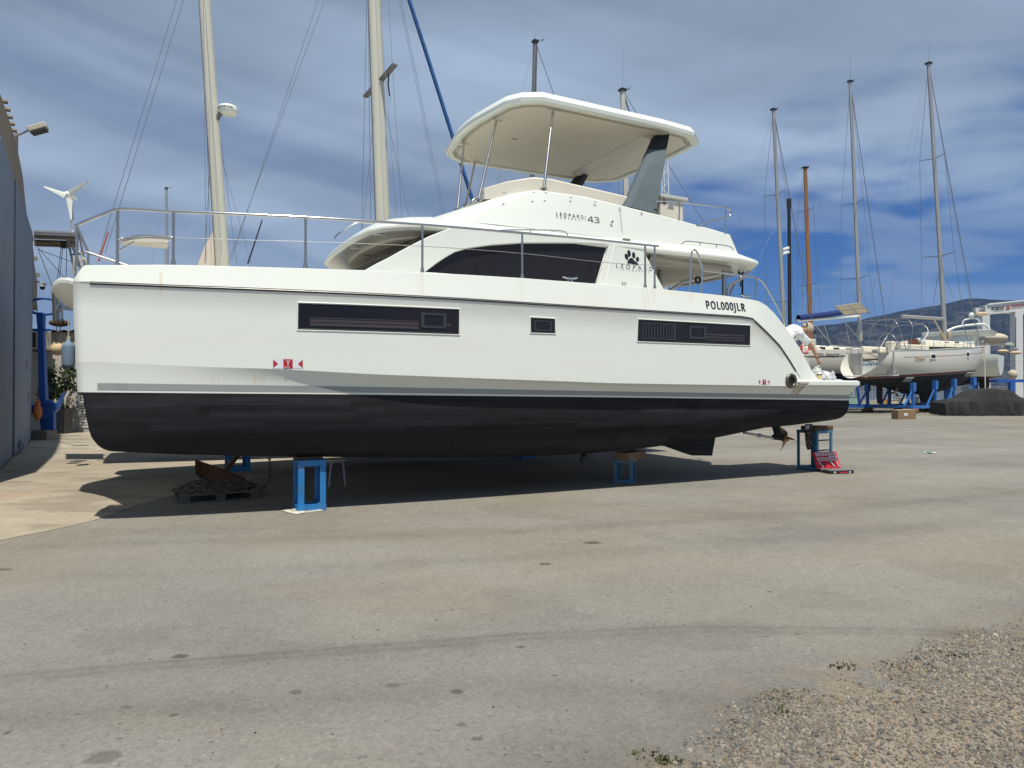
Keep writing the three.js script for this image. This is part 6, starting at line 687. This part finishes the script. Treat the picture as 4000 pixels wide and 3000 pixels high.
{ // lattice mast by the arch leg
  const o = thing('lattice_mast', 'slim white lattice mast seen beside the canvas arch leg', 'mast'); const A = onDepth(2612, 1180, 36), B = onDepth(2594, 590, 36), d = 0.17, gs = []; const L = [new V3(-d, 0, 0), new V3(d, 0, 0), new V3(0, 0, -d)]; L.forEach(q => add('chord', [bar(A.clone().add(q), B.clone().add(q), 0.025, 0.025, 6)], M.white, o)); A.y = 0.0; for (let i = 0; i < 24; i++) { const f = i / 24, g = (i + 1) / 24; add('lacing', [bar(onDepth(mix(2612, 2594, f), mix(1180, 590, f), 36).add(L[i % 2]), onDepth(mix(2612, 2594, g), mix(1180, 590, g), 36).add(L[(i + 1) % 2]), 0.014, 0.014, 5)], M.white, o); } const gA = onDepth(2612, 1180, 36); add('leg', [bar(new V3(gA.x, 0, gA.z), gA, 0.12, 0.1, 8)], M.white, o);
}
{ // black lamp post with cameras
  const o = thing('lamp_post', 'tall black post with two white cameras beyond the stern', 'lamp post'); const D = 44, t = onDepth(3082, 800, D), b = new V3(onDepth(3086, 1200, D).x, 0, -D); add('pole', [bar(b, t, 0.13, 0.10, 10)], M.black, o); add('head', [box(0.22, 0.55, 0.2, t.x, t.y + 0.1, t.z)], M.black, o); for (const y of [972, 988]) { const c = onDepth(3070, y, D - 0.2); add('camera', [rbox(0.42, 0.17, 0.17, 0.04).rotateZ(0.3).translate(c.x, c.y, c.z)], M.white, o); }
}
{ // motor yacht on the hard
  const k = thing('motor_yacht', 'white flybridge motor yacht with radar dome, stern to the right beyond the cradle', 'motor yacht', new V3(40.3, 0, -58), 2.42); const I = inv(k), Z = (px, py, z) => I(onDepth(px, py, 64 - z)); const S = buildHull(k, { L: 13, B: 4.6, canoe: 1.7, wl: 2.75, sheerS: 4.5, sheerB: 5.9, keelY: 1.3 }, M.white, M.black, null, deckCream);
  add('rub_band', [tube(S.T.slice(1, 29).map(t => { const p = S.pt(t, S.sh(t) - 0.6, 1); p.z += 0.02; return p; }), 0.04, 60, 5)], M.grey, k);
  add('deckhouse', [loop([[4.6, 0], [5.2, 0.3], [6.1, 0.9], [6.2, 1.1]].map(([y, i]) => [new V3(1.5 + i * 0.3, y, -1.7 + i * 0.4), new V3(8.0 - i * 2.2, y, -1.2 + i * 0.3), new V3(8.0 - i * 2.2, y, 1.2 - i * 0.3), new V3(1.5 + i * 0.3, y, 1.7 - i * 0.4)]), 0.35)], M.white, k); add('side_glazing', [box(2.6, 0.5, 0.05, 4.2, 5.35, -1.52), box(2.6, 0.5, 0.05, 4.2, 5.35, 1.52)].slice(0, 1), M.black, k);
  add('flybridge', [loop([[6.2, 0], [6.55, -0.15], [6.6, 0.1]].map(([y, i]) => [new V3(0.6 + i, y, -1.6 + i), new V3(5.4 - i, y, -1.1 + i), new V3(5.4 - i, y, 1.1 - i), new V3(0.6 + i, y, 1.6 - i)]), 0.35)], M.white, k); add('radar_arch', [tube([Z(3695, 1296, 1.2), Z(3730, 1280, 1.2), Z(3790, 1270, 1.2), Z(3850, 1270, 1.2), Z(3868, 1300, 1.2), Z(3845, 1340, 1.2)], 0.11, 40, 8)], M.white, k); add('aerial_frame', [tube([Z(3757, 1268, 0.5), Z(3768, 1250, 0.5), Z(3820, 1248, 0.5), Z(3830, 1268, 0.5)], 0.06, 24, 6)], M.white, k); add('radar_dome', [ball(0.26, Z(3796, 1232, 0.5), 1, 1.05, 1, 14)], M.white, k); add('cabin_canopy', [rbox(3.0, 0.5, 2.6, 0.15, ...Z(3780, 1317, 0).toArray())], M.grey, k);
  const dg = thing('dinghy', 'upturned cream inflatable dinghy on the motor yacht', 'dinghy', onDepth(3885, 1320, 62.5), 0.1); add('tube', [ball(0.7, new V3(0, 0, 0), 1.7, 0.62, 1, 16)], mat(0.52, 0.46, 0.36, 0.8), dg); add('floor', [ball(0.5, new V3(-0.2, -0.35, 0), 1.2, 0.4, 0.9)], mat(0.5, 0.44, 0.34, 0.8), dg); add('swim_step', [prism([[-1.4, 0], [1.4, 0.12], [1.5, 0.3], [-1.4, 0.2]], 1.2, 0.03).translate(...Z(3878, 1350, 0.8).toArray())], M.white, k);
  const fb = thing('fender', 'big round cream fender at the stern of the motor yacht', 'fender', onDepth(3955, 1463, 62)); add('body', [ball(0.42, new V3(0, 0, 0), 0.95, 1, 0.95, 16)], mat(0.50, 0.45, 0.34, 0.7), fb); add('neck', [bar(new V3(0, 0.38, 0), new V3(0.0, 0.62, 0), 0.05)], M.grey, fb);
}
{ // travel lift
  const D = 66, o = thing('travel_lift', 'white travel lift gantry with lettered cross beam', 'crane'), wm = mat(0.62, 0.63, 0.63, 0.5), Z = (px, py, d = D) => onDepth(px, py, d); const beamG = [Z(3850, 1229), Z(4120, 1204), Z(4120, 1168), Z(3850, 1191)]; add('cross_beam', [loop([beamG, beamG.map(p => p.clone().add(new V3(0, 0, -0.9)))], 0.3)], wm, o); add('rear_beam', [beam(Z(3805, 1212, D + 8), Z(4150, 1222, D + 8), 0.5, 0.5)], wm, o); add('top_rail', [beam(Z(3860, 1188, D - 0.1), Z(4120, 1162, D - 0.1), 0.1, 0.1)], M.white, o);
  const leg = (px, y0, d, w) => { const t = Z(px, y0, d); add('leg', [beam(new V3(t.x, 0.6, t.z), t, w, w)], wm, o); add('wheel', [new THREE.CylinderGeometry(0.6, 0.6, 0.5, 20).rotateX(PI / 2).translate(t.x, 0.6, t.z)], M.rubber, o); }; leg(3970, 1215, D + 0.3, 0.72); leg(3842, 1205, D + 8, 0.8); leg(4180, 1190, D + 0.3, 0.8);
  const tx = (str, px, py, size, m, f = fontB) => { const p = Z(px, py, D - 0.06); add('lettering', text(str, size, 0.02, f, 0.62, 0.0).rotateZ(0.085).translate(p.x, p.y, p.z), m, o); }; tx('CIMOLAI', 3882, 1212, 0.27, M.ink); tx('BASIMAKOPOULOS', 3952, 1201, 0.24, mat(0.32, 0.03, 0.03, 0.5), fontS); const tp = [Z(3928, 1208, D - 0.06), Z(3948, 1206, D - 0.06), Z(3938, 1192, D - 0.06)]; add('warning_triangle', [fan(tp)], mat(0.40, 0.06, 0.03, 0.5), o); add('emblem', [fan([Z(3870, 1205, D - 0.06), Z(3880, 1200, D - 0.06), Z(3880, 1210, D - 0.06)])], M.ink, o);
  for (const [px, y0, y1, d] of [[3836, 1195, 1226, 60], [3918, 1240, 1372, D - 1], [3968, 1240, 1378, D - 1.5]]) { const a = Z(px, y0, d), b = Z(px, y1, d); add('hoist_rope', [bar(a, b, 0.03, 0.03, 5)], M.black, o); add('hook_block', [ball(0.34, b, 1.6, 0.5, 0.8, 14)], mat(0.55, 0.42, 0.28, 0.6), o); add('hook', [new THREE.TorusGeometry(0.16, 0.05, 6, 14).translate(b.x, b.y + 0.25, b.z)], M.steelDull, o); }
}
{ // covered car
  const D = 45.5, o = thing('covered_car', 'parked car hidden under a dusty black cloth cover', 'car', new V3(onDepth(3835, 1600, D).x, 0, -D), 0.05); const roof = [[-2.9, 0.80], [-2.6, 0.98], [-1.7, 1.06], [-1.0, 1.50], [-0.4, 1.70], [0.7, 1.72], [1.5, 1.60], [2.15, 1.18], [2.9, 1.02], [3.1, 0.78]], rows = []; for (let i = 0; i <= 90; i++) { const x = mix(-2.95, 3.12, i / 90), h = lin(roof, x), belt = Math.min(h, 0.95), r = []; const endN = Math.pow(Math.abs((x - 0.08) / 3.04), 6), hw = 0.92 * (1 - 0.22 * endN), rw = hw * (h > 1.1 ? 0.74 : 0.86); const prf = [[hw + 0.10, 0.02], [hw + 0.07, 0.30], [hw + 0.02, 0.62], [hw, belt * 0.94], [hw - 0.05, belt], [mix(hw, rw, 0.75), mix(belt, h, 0.62)], [rw, h - 0.05], [rw * 0.8, h - 0.005], [rw * 0.4, h + 0.01], [0, h + 0.015]]; const full = [...prf.map(([z, y]) => [z, y, 1]), ...prf.slice(0, -1).reverse().map(([z, y]) => [z, y, -1])]; full.forEach(([z, y, s], j) => { const dr = Math.pow(clamp(1 - y / 1.2), 1.2), f = 0.10 * (fbm(x * 3.1 + 9, j * 0.9, 3) - 0.5) + dr * 0.15 * Math.sin(x * 6.1 + 2.4 * fbm(x * 1.4, 3, 2) * 3 + s); r.push(new V3(x + f * 0.5, Math.max(0.02, y + f * 0.35), s * (z + f))); }); rows.push(r); }
  add('cover', [sheet(rows, 0), fan(rows[0]), fan(rows[rows.length - 1])], mat(1, 1, 1, 0.85, 0, { map: mottle([0.020, 0.020, 0.020], 0.35, 5, 256, 0.6, 29) }), o); for (const [x, z] of [[-1.7, 0.85], [1.8, 0.85], [-1.7, -0.85], [1.8, -0.85]]) add('wheel', [new THREE.CylinderGeometry(0.30, 0.30, 0.2, 20).rotateX(PI / 2).translate(x, 0.30, z * 0.7)], M.rubber, o); add('plate', [box(0.3, 0.12, 0.01, 2.4, 0.55, 1.1)], M.paper, o);
  const p = thing('pallet', 'weathered pallet with pale rope coil in front of the covered car', 'pallet', onGround(3850, 1621), 0.2); for (let i = 0; i < 5; i++) add('board', [box(0.14, 0.03, 0.9, -0.5 + 0.25 * i, 0.14, 0)], woodGrey, p); for (let i = 0; i < 3; i++) add('skid', [box(1.2, 0.12, 0.09, 0, 0.06, -0.4 + 0.4 * i)], woodGrey, p); const rp = thing('rope_coil', 'pale rope coiled on the pallet, one end rising to the yacht bow', 'rope', onGround(3850, 1621)); add('coil', [0, 1, 2, 3].map(i => new THREE.TorusGeometry(0.42 - 0.08 * i, 0.035, 6, 24).rotateX(PI / 2).translate(0.05 * i, 0.19 + 0.03 * i, 0)), mat(0.42, 0.36, 0.27, 0.95), rp); const up = onDepth(3846, 1350, 47).sub(rp.position); add('fall', [bar(new V3(0, 0.2, 0), up, 0.035, 0.03, 6)], mat(0.52, 0.45, 0.38, 0.95), rp);
}
{ // blue railing, mesh fence, low quay clutter
  const bl = mat(0.015, 0.09, 0.40, 0.5); const D = 60, a = onDepth(3690, 1490, D), b = onDepth(4200, 1486, D), o = thing('blue_railing', 'blue steel railing beyond the covered car', 'railing'); add('top_rail', [beam(a, b, 0.25, 0.25)], bl, o); for (const px of [3700, 3807, 3950, 4100]) { const t = onDepth(px, 1492, D); add('post', [beam(new V3(t.x, 0, -D), t, 0.36, 0.36)], bl, o); }
  for (let i = 0; i < 9; i++) { const F = 76, w = 4.2, x0 = onDepth(3180, 1500, F).x + i * w, f = thing('fence_panel', 'galvanised mesh fence panel along the quay', 'fence', new V3(x0, 0, -F), 0, 'mesh fence panels along the quay'), gs = []; for (let j = 0; j <= 26; j++) gs.push(box(0.025, 1.9, 0.025, w * j / 26, 1.1, 0)); for (let j = 0; j <= 7; j++) gs.push(box(w, 0.025, 0.025, w / 2, 0.18 + 0.26 * j, 0.014)); const m = add('mesh', gs, mat(0.48, 0.47, 0.43, 0.6, 0.3), f); m.userData.kind = 'stuff'; add('post', [box(0.09, 2.2, 0.09, 0, 1.1, 0)], mat(0.5, 0.5, 0.47, 0.6), f); }
  const q = thing('quay_wall', 'low pale concrete kerb wall along the quay', 'wall', new V3(0, 0, -80)); add('kerb', [box(120, 0.55, 0.8, 40, 0.27, 0)], mat(0.40, 0.37, 0.31, 0.95), q);
  const clut = [[3455, 1500, 0.9, 0.7, [0.55, 0.30, 0.05], 'orange drum behind the blue cradle'], [3520, 1505, 0.7, 0.8, [0.55, 0.55, 0.52], 'white box behind the blue cradle'], [3590, 1500, 0.8, 0.9, [0.28, 0.25, 0.21], 'grey crate behind the blue cradle'], [3840, 1532, 0.8, 0.9, [0.10, 0.30, 0.52], 'light blue crate behind the covered car'], [3968, 1540, 1.1, 0.5, [0.58, 0.57, 0.52], 'pale tub near the blue railing'], [3320, 1520, 1.2, 0.9, [0.25, 0.40, 0.38], 'green tarpaulin bundle behind the first cradle'], [3480, 1530, 1.4, 0.6, [0.5, 0.45, 0.36], 'cream dinghy hull behind the cradle posts']];
  for (const [px, py, w, h, c, l] of clut) { const g = onDepth(px, py, 70); const t = thing('yard_crate', l, 'crate', new V3(g.x, 0, -70), 0.3); add('body', [rbox(w, h, 0.7, 0.06, 0, h / 2, 0)], mat(...c, 0.8), t); add('lid', [rbox(w + 0.06, 0.08, 0.76, 0.03, 0, h + 0.04, 0)], mat(c[0] * 0.7, c[1] * 0.7, c[2] * 0.7, 0.8), t); }
}
// ---------- the person leaning over the stern, and what stands on the platform ----------
function field(c, half, N, dist) {   // mesh of dist = 0 inside a cube
  const mc = new MarchingCubes(N, M.white, false, false, 200000); mc.isolation = 0; const hs = N / 2;
  for (let z = 0; z < N; z++) for (let y = 0; y < N; y++) for (let x = 0; x < N; x++) mc.field[x + y * N + z * N * N] = -dist(c.x + (x - hs) / hs * half, c.y + (y - hs) / hs * half, c.z + (z - hs) / hs * half);
  mc.update(); const n = mc.count, g = new THREE.BufferGeometry(), p = new Float32Array(n * 3), q = new Float32Array(n * 3); for (let i = 0; i < n; i++) { p[3 * i] = c.x + mc.positionArray[3 * i] * half; p[3 * i + 1] = c.y + mc.positionArray[3 * i + 1] * half; p[3 * i + 2] = c.z + mc.positionArray[3 * i + 2] * half; q[3 * i] = mc.normalArray[3 * i]; q[3 * i + 1] = mc.normalArray[3 * i + 1]; q[3 * i + 2] = mc.normalArray[3 * i + 2]; }
  g.setAttribute('position', new THREE.BufferAttribute(p, 3)); g.setAttribute('normal', new THREE.BufferAttribute(q, 3)); g.setAttribute('uv', new THREE.BufferAttribute(new Float32Array(n * 2), 2)); return g;
}
const cap = (x, y, z, a, b, ra, rb) => { const bx = b.x - a.x, by = b.y - a.y, bz = b.z - a.z, px = x - a.x, py = y - a.y, pz = z - a.z; const t = clamp((px * bx + py * by + pz * bz) / (bx * bx + by * by + bz * bz)); return Math.hypot(px - bx * t, py - by * t, pz - bz * t) - mix(ra, rb, t); };
const smin = (a, b, k) => { const h = clamp(0.5 + 0.5 * (b - a) / k); return mix(b, a, h) - k * h * (1 - h); };
const folded = (list, k) => { const f = limbs(list, k); return (x, y, z) => f(x, y, z) + 0.035 * (fbm(x * 9 + y * 13 + 40, z * 10 - y * 7 + 20, 3) - 0.5); };
const limbs = (list, k) => (x, y, z) => { let d = 9; for (const [a, b, ra, rb] of list) d = smin(d, cap(x, y, z, a, b, ra, rb), k); return d; };
{
  const J = (px, py, v) => { const [u, w] = onV(px, py, v); return P(u, w, v); };
  const v0 = 0.98, hip = J(3012, 1352, v0), waist = J(3052, 1330, v0), chest = J(3098, 1300, v0), neckB = J(3128, 1288, v0), head = J(3158, 1290, v0), shN = J(3120, 1302, v0 - 0.17), shF = J(3112, 1298, v0 + 0.19), elN = J(3170, 1352, 0.74), wrN = J(3192, 1396, 0.68), hdN = J(3198, 1411, 0.67), elF = J(3078, 1362, 1.32), wrF = J(3105, 1405, 1.32);
  const foot = s => P(hip.x - 0.02 + s * 0.03, 2.08, v0 + s * 0.13), knee = s => P(hip.x + 0.05, 2.42, v0 + s * 0.12), hp = s => hip.clone().add(new V3(0, 0, -s * 0.1));
  const o = thing('person', 'person with pale hair tied back in white T-shirt bending over to reach a jug', 'person', new V3(BX, 0, -BZ), TH); const skin = mat(0.37, 0.205, 0.135, 0.55), shirtM = mat(0.70, 0.71, 0.72, 0.9), pants = mat(0.10, 0.11, 0.14, 0.9), hairM = mat(0.50, 0.44, 0.32, 0.7, 0, { bumpMap: texture(64, 256, (x, y) => tfbm(x * 0.2, y, 40, 2, 3), false, 6, 6), bumpScale: 0.01 });
  const fd = new V3().subVectors(J(3150, 1312, v0), head).normalize(), rt = new V3(0.10, -0.05, 0); // face looks down and aft
  const face = new V3(0.62, -0.72, 0.12).normalize();
  const fingers = []; for (let i = 0; i < 4; i++) { const b = hdN.clone().add(new V3(0.012, -0.01, 0.03 - 0.02 * i)), m = b.clone().add(new V3(0.014, -0.035 - 0.004 * (i % 3), 0.002)), t = m.clone().add(new V3(-0.018, -0.026, 0)); fingers.push([b, m, 0.0085, 0.008], [m, t, 0.008, 0.0068]); } const thb = hdN.clone().add(new V3(-0.015, 0.015, 0.03)), tht = thb.clone().add(new V3(-0.02, -0.045, 0.014)); fingers.push([thb, tht, 0.010, 0.008]);
  const skull = (x, y, z) => { const dx = x - head.x, dy = y - head.y, dz = z - head.z; return Math.hypot(dx / 0.96, dy, dz / 0.80) - 0.112; };
  const jaw = head.clone().addScaledVector(face, 0.085).add(new V3(-0.035, -0.03, 0)), nose = head.clone().addScaledVector(face, 0.125).add(new V3(0.02, -0.005, 0)); const headF = (x, y, z) => smin(smin(smin(skull(x, y, z), cap(x, y, z, head.clone().add(new V3(-0.02, -0.03, 0)), jaw, 0.07, 0.045), 0.04), cap(x, y, z, nose.clone().addScaledVector(face, -0.03), nose, 0.016, 0.013), 0.012), cap(x, y, z, head.clone().add(new V3(-0.05, -0.02, 0.088)), head.clone().add(new V3(-0.045, 0.02, 0.09)), 0.014, 0.012), 0.008);
  const bodyF = limbs([[shN, elN, 0.050, 0.042], [elN, wrN, 0.042, 0.028], [wrN, hdN, 0.028, 0.032], [shF, elF, 0.050, 0.042], [elF, wrF, 0.042, 0.028], [neckB.clone().lerp(chest, 0.3), head.clone().add(new V3(-0.04, 0.0, 0)), 0.060, 0.055], [chest, waist, 0.12, 0.12], ...[-1, 1].flatMap(s => [[hp(s), knee(s), 0.085, 0.06], [knee(s), foot(s), 0.058, 0.042], [foot(s), foot(s).clone().add(new V3(0.16, -0.02, 0)), 0.045, 0.04]])], 0.03);
  const mid = new V3((hip.x + hdN.x) / 2, 2.5, -v0); add('body', [field(mid, 0.75, 110, bodyF), field(head, 0.2, 80, headF), field(hdN.clone().add(new V3(0, -0.03, 0)), 0.11, 70, limbs([[wrN.clone().lerp(hdN, 0.4), hdN, 0.029, 0.032], [hdN.clone().add(new V3(0, 0, 0.022)), hdN.clone().add(new V3(0.006, -0.012, -0.025)), 0.018, 0.018], ...fingers], 0.008))], skin, o);
  add('t_shirt', [field(new V3(waist.x + 0.12, chest.y - 0.05, -v0), 0.55, 100, folded([[chest, waist, 0.165, 0.155], [shF, shN, 0.085, 0.085], [chest, neckB.clone().lerp(chest, 0.4), 0.13, 0.09], [waist, hip.clone().lerp(waist, 0.3), 0.155, 0.165], [shN, shN.clone().lerp(elN, 0.62), 0.072, 0.075], [shF, shF.clone().lerp(elF, 0.62), 0.072, 0.075]], 0.06)).translate(0, 0, 0)], shirtM, o);
  const R = rng(5), pr = []; for (let i = 0; i < 9; i++) { const c = J(3105 + 5 * i, 1313 + 6 * R(), v0 - 0.205 + 0.012 * Math.abs(i - 4)); pr.push(ball(0.012 + 0.012 * R(), c, 1.3, 0.7, 0.25, 8)); } add('shirt_print', pr, M.ink, o).userData.kind = 'stuff';
  add('trousers', [field(new V3(hip.x, 2.3, -v0), 0.5, 80, limbs([[hip, waist.clone().lerp(hip, 0.5), 0.16, 0.15], ...[-1, 1].flatMap(s => [[hp(s), knee(s), 0.10, 0.078], [knee(s), foot(s).clone().lerp(knee(s), 0.3), 0.076, 0.06]])], 0.05))], pants, o);
  const hc = head.clone().addScaledVector(face, -0.025).add(new V3(0.008, 0.018, 0)); const hairF = (x, y, z) => { const a = Math.hypot((x - hc.x) / 1.0, (y - hc.y), (z - hc.z) / 0.86) - 0.122; const cut = ((x - head.x) * face.x + (y - head.y) * face.y + (z - head.z) * face.z) - 0.045 + 0.02 * Math.sin(x * 90); const bun = cap(x, y, z, hc.clone().add(new V3(-0.085, 0.055, 0.01)), hc.clone().add(new V3(-0.12, 0.05, 0.01)), 0.055, 0.04); return Math.min(Math.max(a, cut), smin(bun, Math.max(a, cut), 0.02)); };
  const hair = add('hair', [field(hc, 0.24, 90, hairF)], hairM, o); const bc = hc.clone().add(new V3(-0.085, 0.06, 0.02)); add('hair_tie', [new THREE.TorusGeometry(0.045, 0.014, 8, 20).rotateY(PI / 2 - 0.3).translate(bc.x, bc.y, bc.z)], M.black, hair);
  const gp = head.clone().addScaledVector(face, 0.10).add(new V3(0.055, 0.03, 0)); add('sunglasses', [rbox(0.02, 0.035, 0.055, 0.008, gp.x - 0.005, gp.y, gp.z + 0.04), rbox(0.02, 0.035, 0.055, 0.008, gp.x - 0.005, gp.y, gp.z - 0.04), bar(gp.clone().add(new V3(0, 0.01, 0.065)), head.clone().add(new V3(-0.03, 0.02, 0.098)), 0.005)], M.black, o); add('wristband', [new THREE.TorusGeometry(0.033, 0.009, 8, 20).rotateX(PI / 2).rotateZ(0.3).translate(wrN.x, wrN.y, wrN.z)], M.black, o);
  const mth = head.clone().addScaledVector(face, 0.118).add(new V3(-0.042, -0.02, 0)); add('mouth', [ball(0.02, mth, 0.5, 0.35, 1, 8)], mat(0.22, 0.07, 0.06, 0.6), o);
}
{
  const PW = 1.788, at = (px, v) => { const [u] = onV(px, 1480, v); return toWorld(u, PW, v); };
  const hz = mat(0.78, 0.80, 0.78, 0.35, 0, { transmission: 0.45, thickness: 0 });
  const jug = thing('plastic_jug', 'translucent white jug with handle standing on the swim platform', 'jug', at(3192, 0.62), TH + 0.2); add('body', [loop([[0, 0.095, 0.07], [0.01, 0.105, 0.08], [0.19, 0.105, 0.08], [0.235, 0.075, 0.06], [0.25, 0.04, 0.04]].map(([y, a, b]) => [...Array(16).keys()].map(i => { const t = 2 * PI * i / 16, e = 0.55; return new V3(Math.sign(Math.cos(t)) * Math.pow(Math.abs(Math.cos(t)), e) * a, y, Math.sign(Math.sin(t)) * Math.pow(Math.abs(Math.sin(t)), e) * b); })), 0.6)], hz, jug); add('handle', [tube([new V3(0.02, 0.235, 0), new V3(0.03, 0.29, 0), new V3(0.085, 0.29, 0), new V3(0.10, 0.2, 0)], 0.013, 24, 8)], hz, jug); add('cap', [new THREE.CylinderGeometry(0.028, 0.028, 0.03, 16).translate(-0.05, 0.26, 0)], M.white, jug);
  const bt = thing('bottle', 'small white bottle with yellow and dark label in front of the jug', 'bottle', at(3201, 0.42), TH); add('body', [lathe([[0, 0], [0.042, 0], [0.045, 0.01], [0.045, 0.13], [0.03, 0.15], [0, 0.15]], 20)], M.white, bt); add('label', [lathe([[0.046, 0.03], [0.046, 0.10]], 20)], mat(0.62, 0.50, 0.22, 0.5), bt); add('label_band', [lathe([[0.0462, 0.10], [0.0462, 0.125]], 20)], mat(0.08, 0.03, 0.02, 0.5), bt); add('cap', [new THREE.CylinderGeometry(0.028, 0.03, 0.025, 16).translate(0, 0.162, 0)], M.white, bt);
  const crumple = (sx, sy, sz, seed, n = 2) => { const g = new THREE.IcosahedronGeometry(1, 4), p = g.attributes.position; for (let i = 0; i < p.count; i++) { const x = p.getX(i), y = p.getY(i), z = p.getZ(i), k = 0.62 + 0.75 * fbm(x * 2.2 + seed, y * 2.2 + z * 1.7 + seed, 3); p.setXYZ(i, x * k * sx, Math.max(-0.02, (y * k + 0.55) * sy), z * k * sz); } g.computeVertexNormals(); return g; };
  const bag = thing('plastic_bag', 'crumpled clear plastic bag at the edge of the swim platform', 'bag', at(3245, 0.5), TH); add('bag', [crumple(0.11, 0.085, 0.09, 3), crumple(0.05, 0.09, 0.04, 8).rotateZ(-0.4).translate(0.02, 0.06, 0)], mat(0.72, 0.74, 0.76, 0.2, 0, { transmission: 0.4, thickness: 0 }), bag); add('tin', [new THREE.CylinderGeometry(0.045, 0.045, 0.05, 16).translate(-0.03, 0.025, 0.03)], M.grey, bag); add('bag_tail', [crumple(0.12, 0.02, 0.06, 12).translate(0.19, 0, 0)], mat(0.7, 0.72, 0.74, 0.3), bag);
  const sh = thing('shopping_bag', 'white and blue printed shopping bag behind the jug', 'bag', at(3225, 0.95), TH); add('bag', [crumple(0.14, 0.13, 0.10, 21)], mat(0.66, 0.68, 0.74, 0.5), sh); add('print', [crumple(0.08, 0.06, 0.06, 31).translate(0.07, 0.01, 0.06)], mat(0.03, 0.16, 0.45, 0.5), sh); add('cloth', [crumple(0.10, 0.12, 0.06, 41).translate(-0.16, 0.04, -0.04)], mat(0.40, 0.10, 0.06, 0.8), sh);
}
renderer.render(scene, camera);
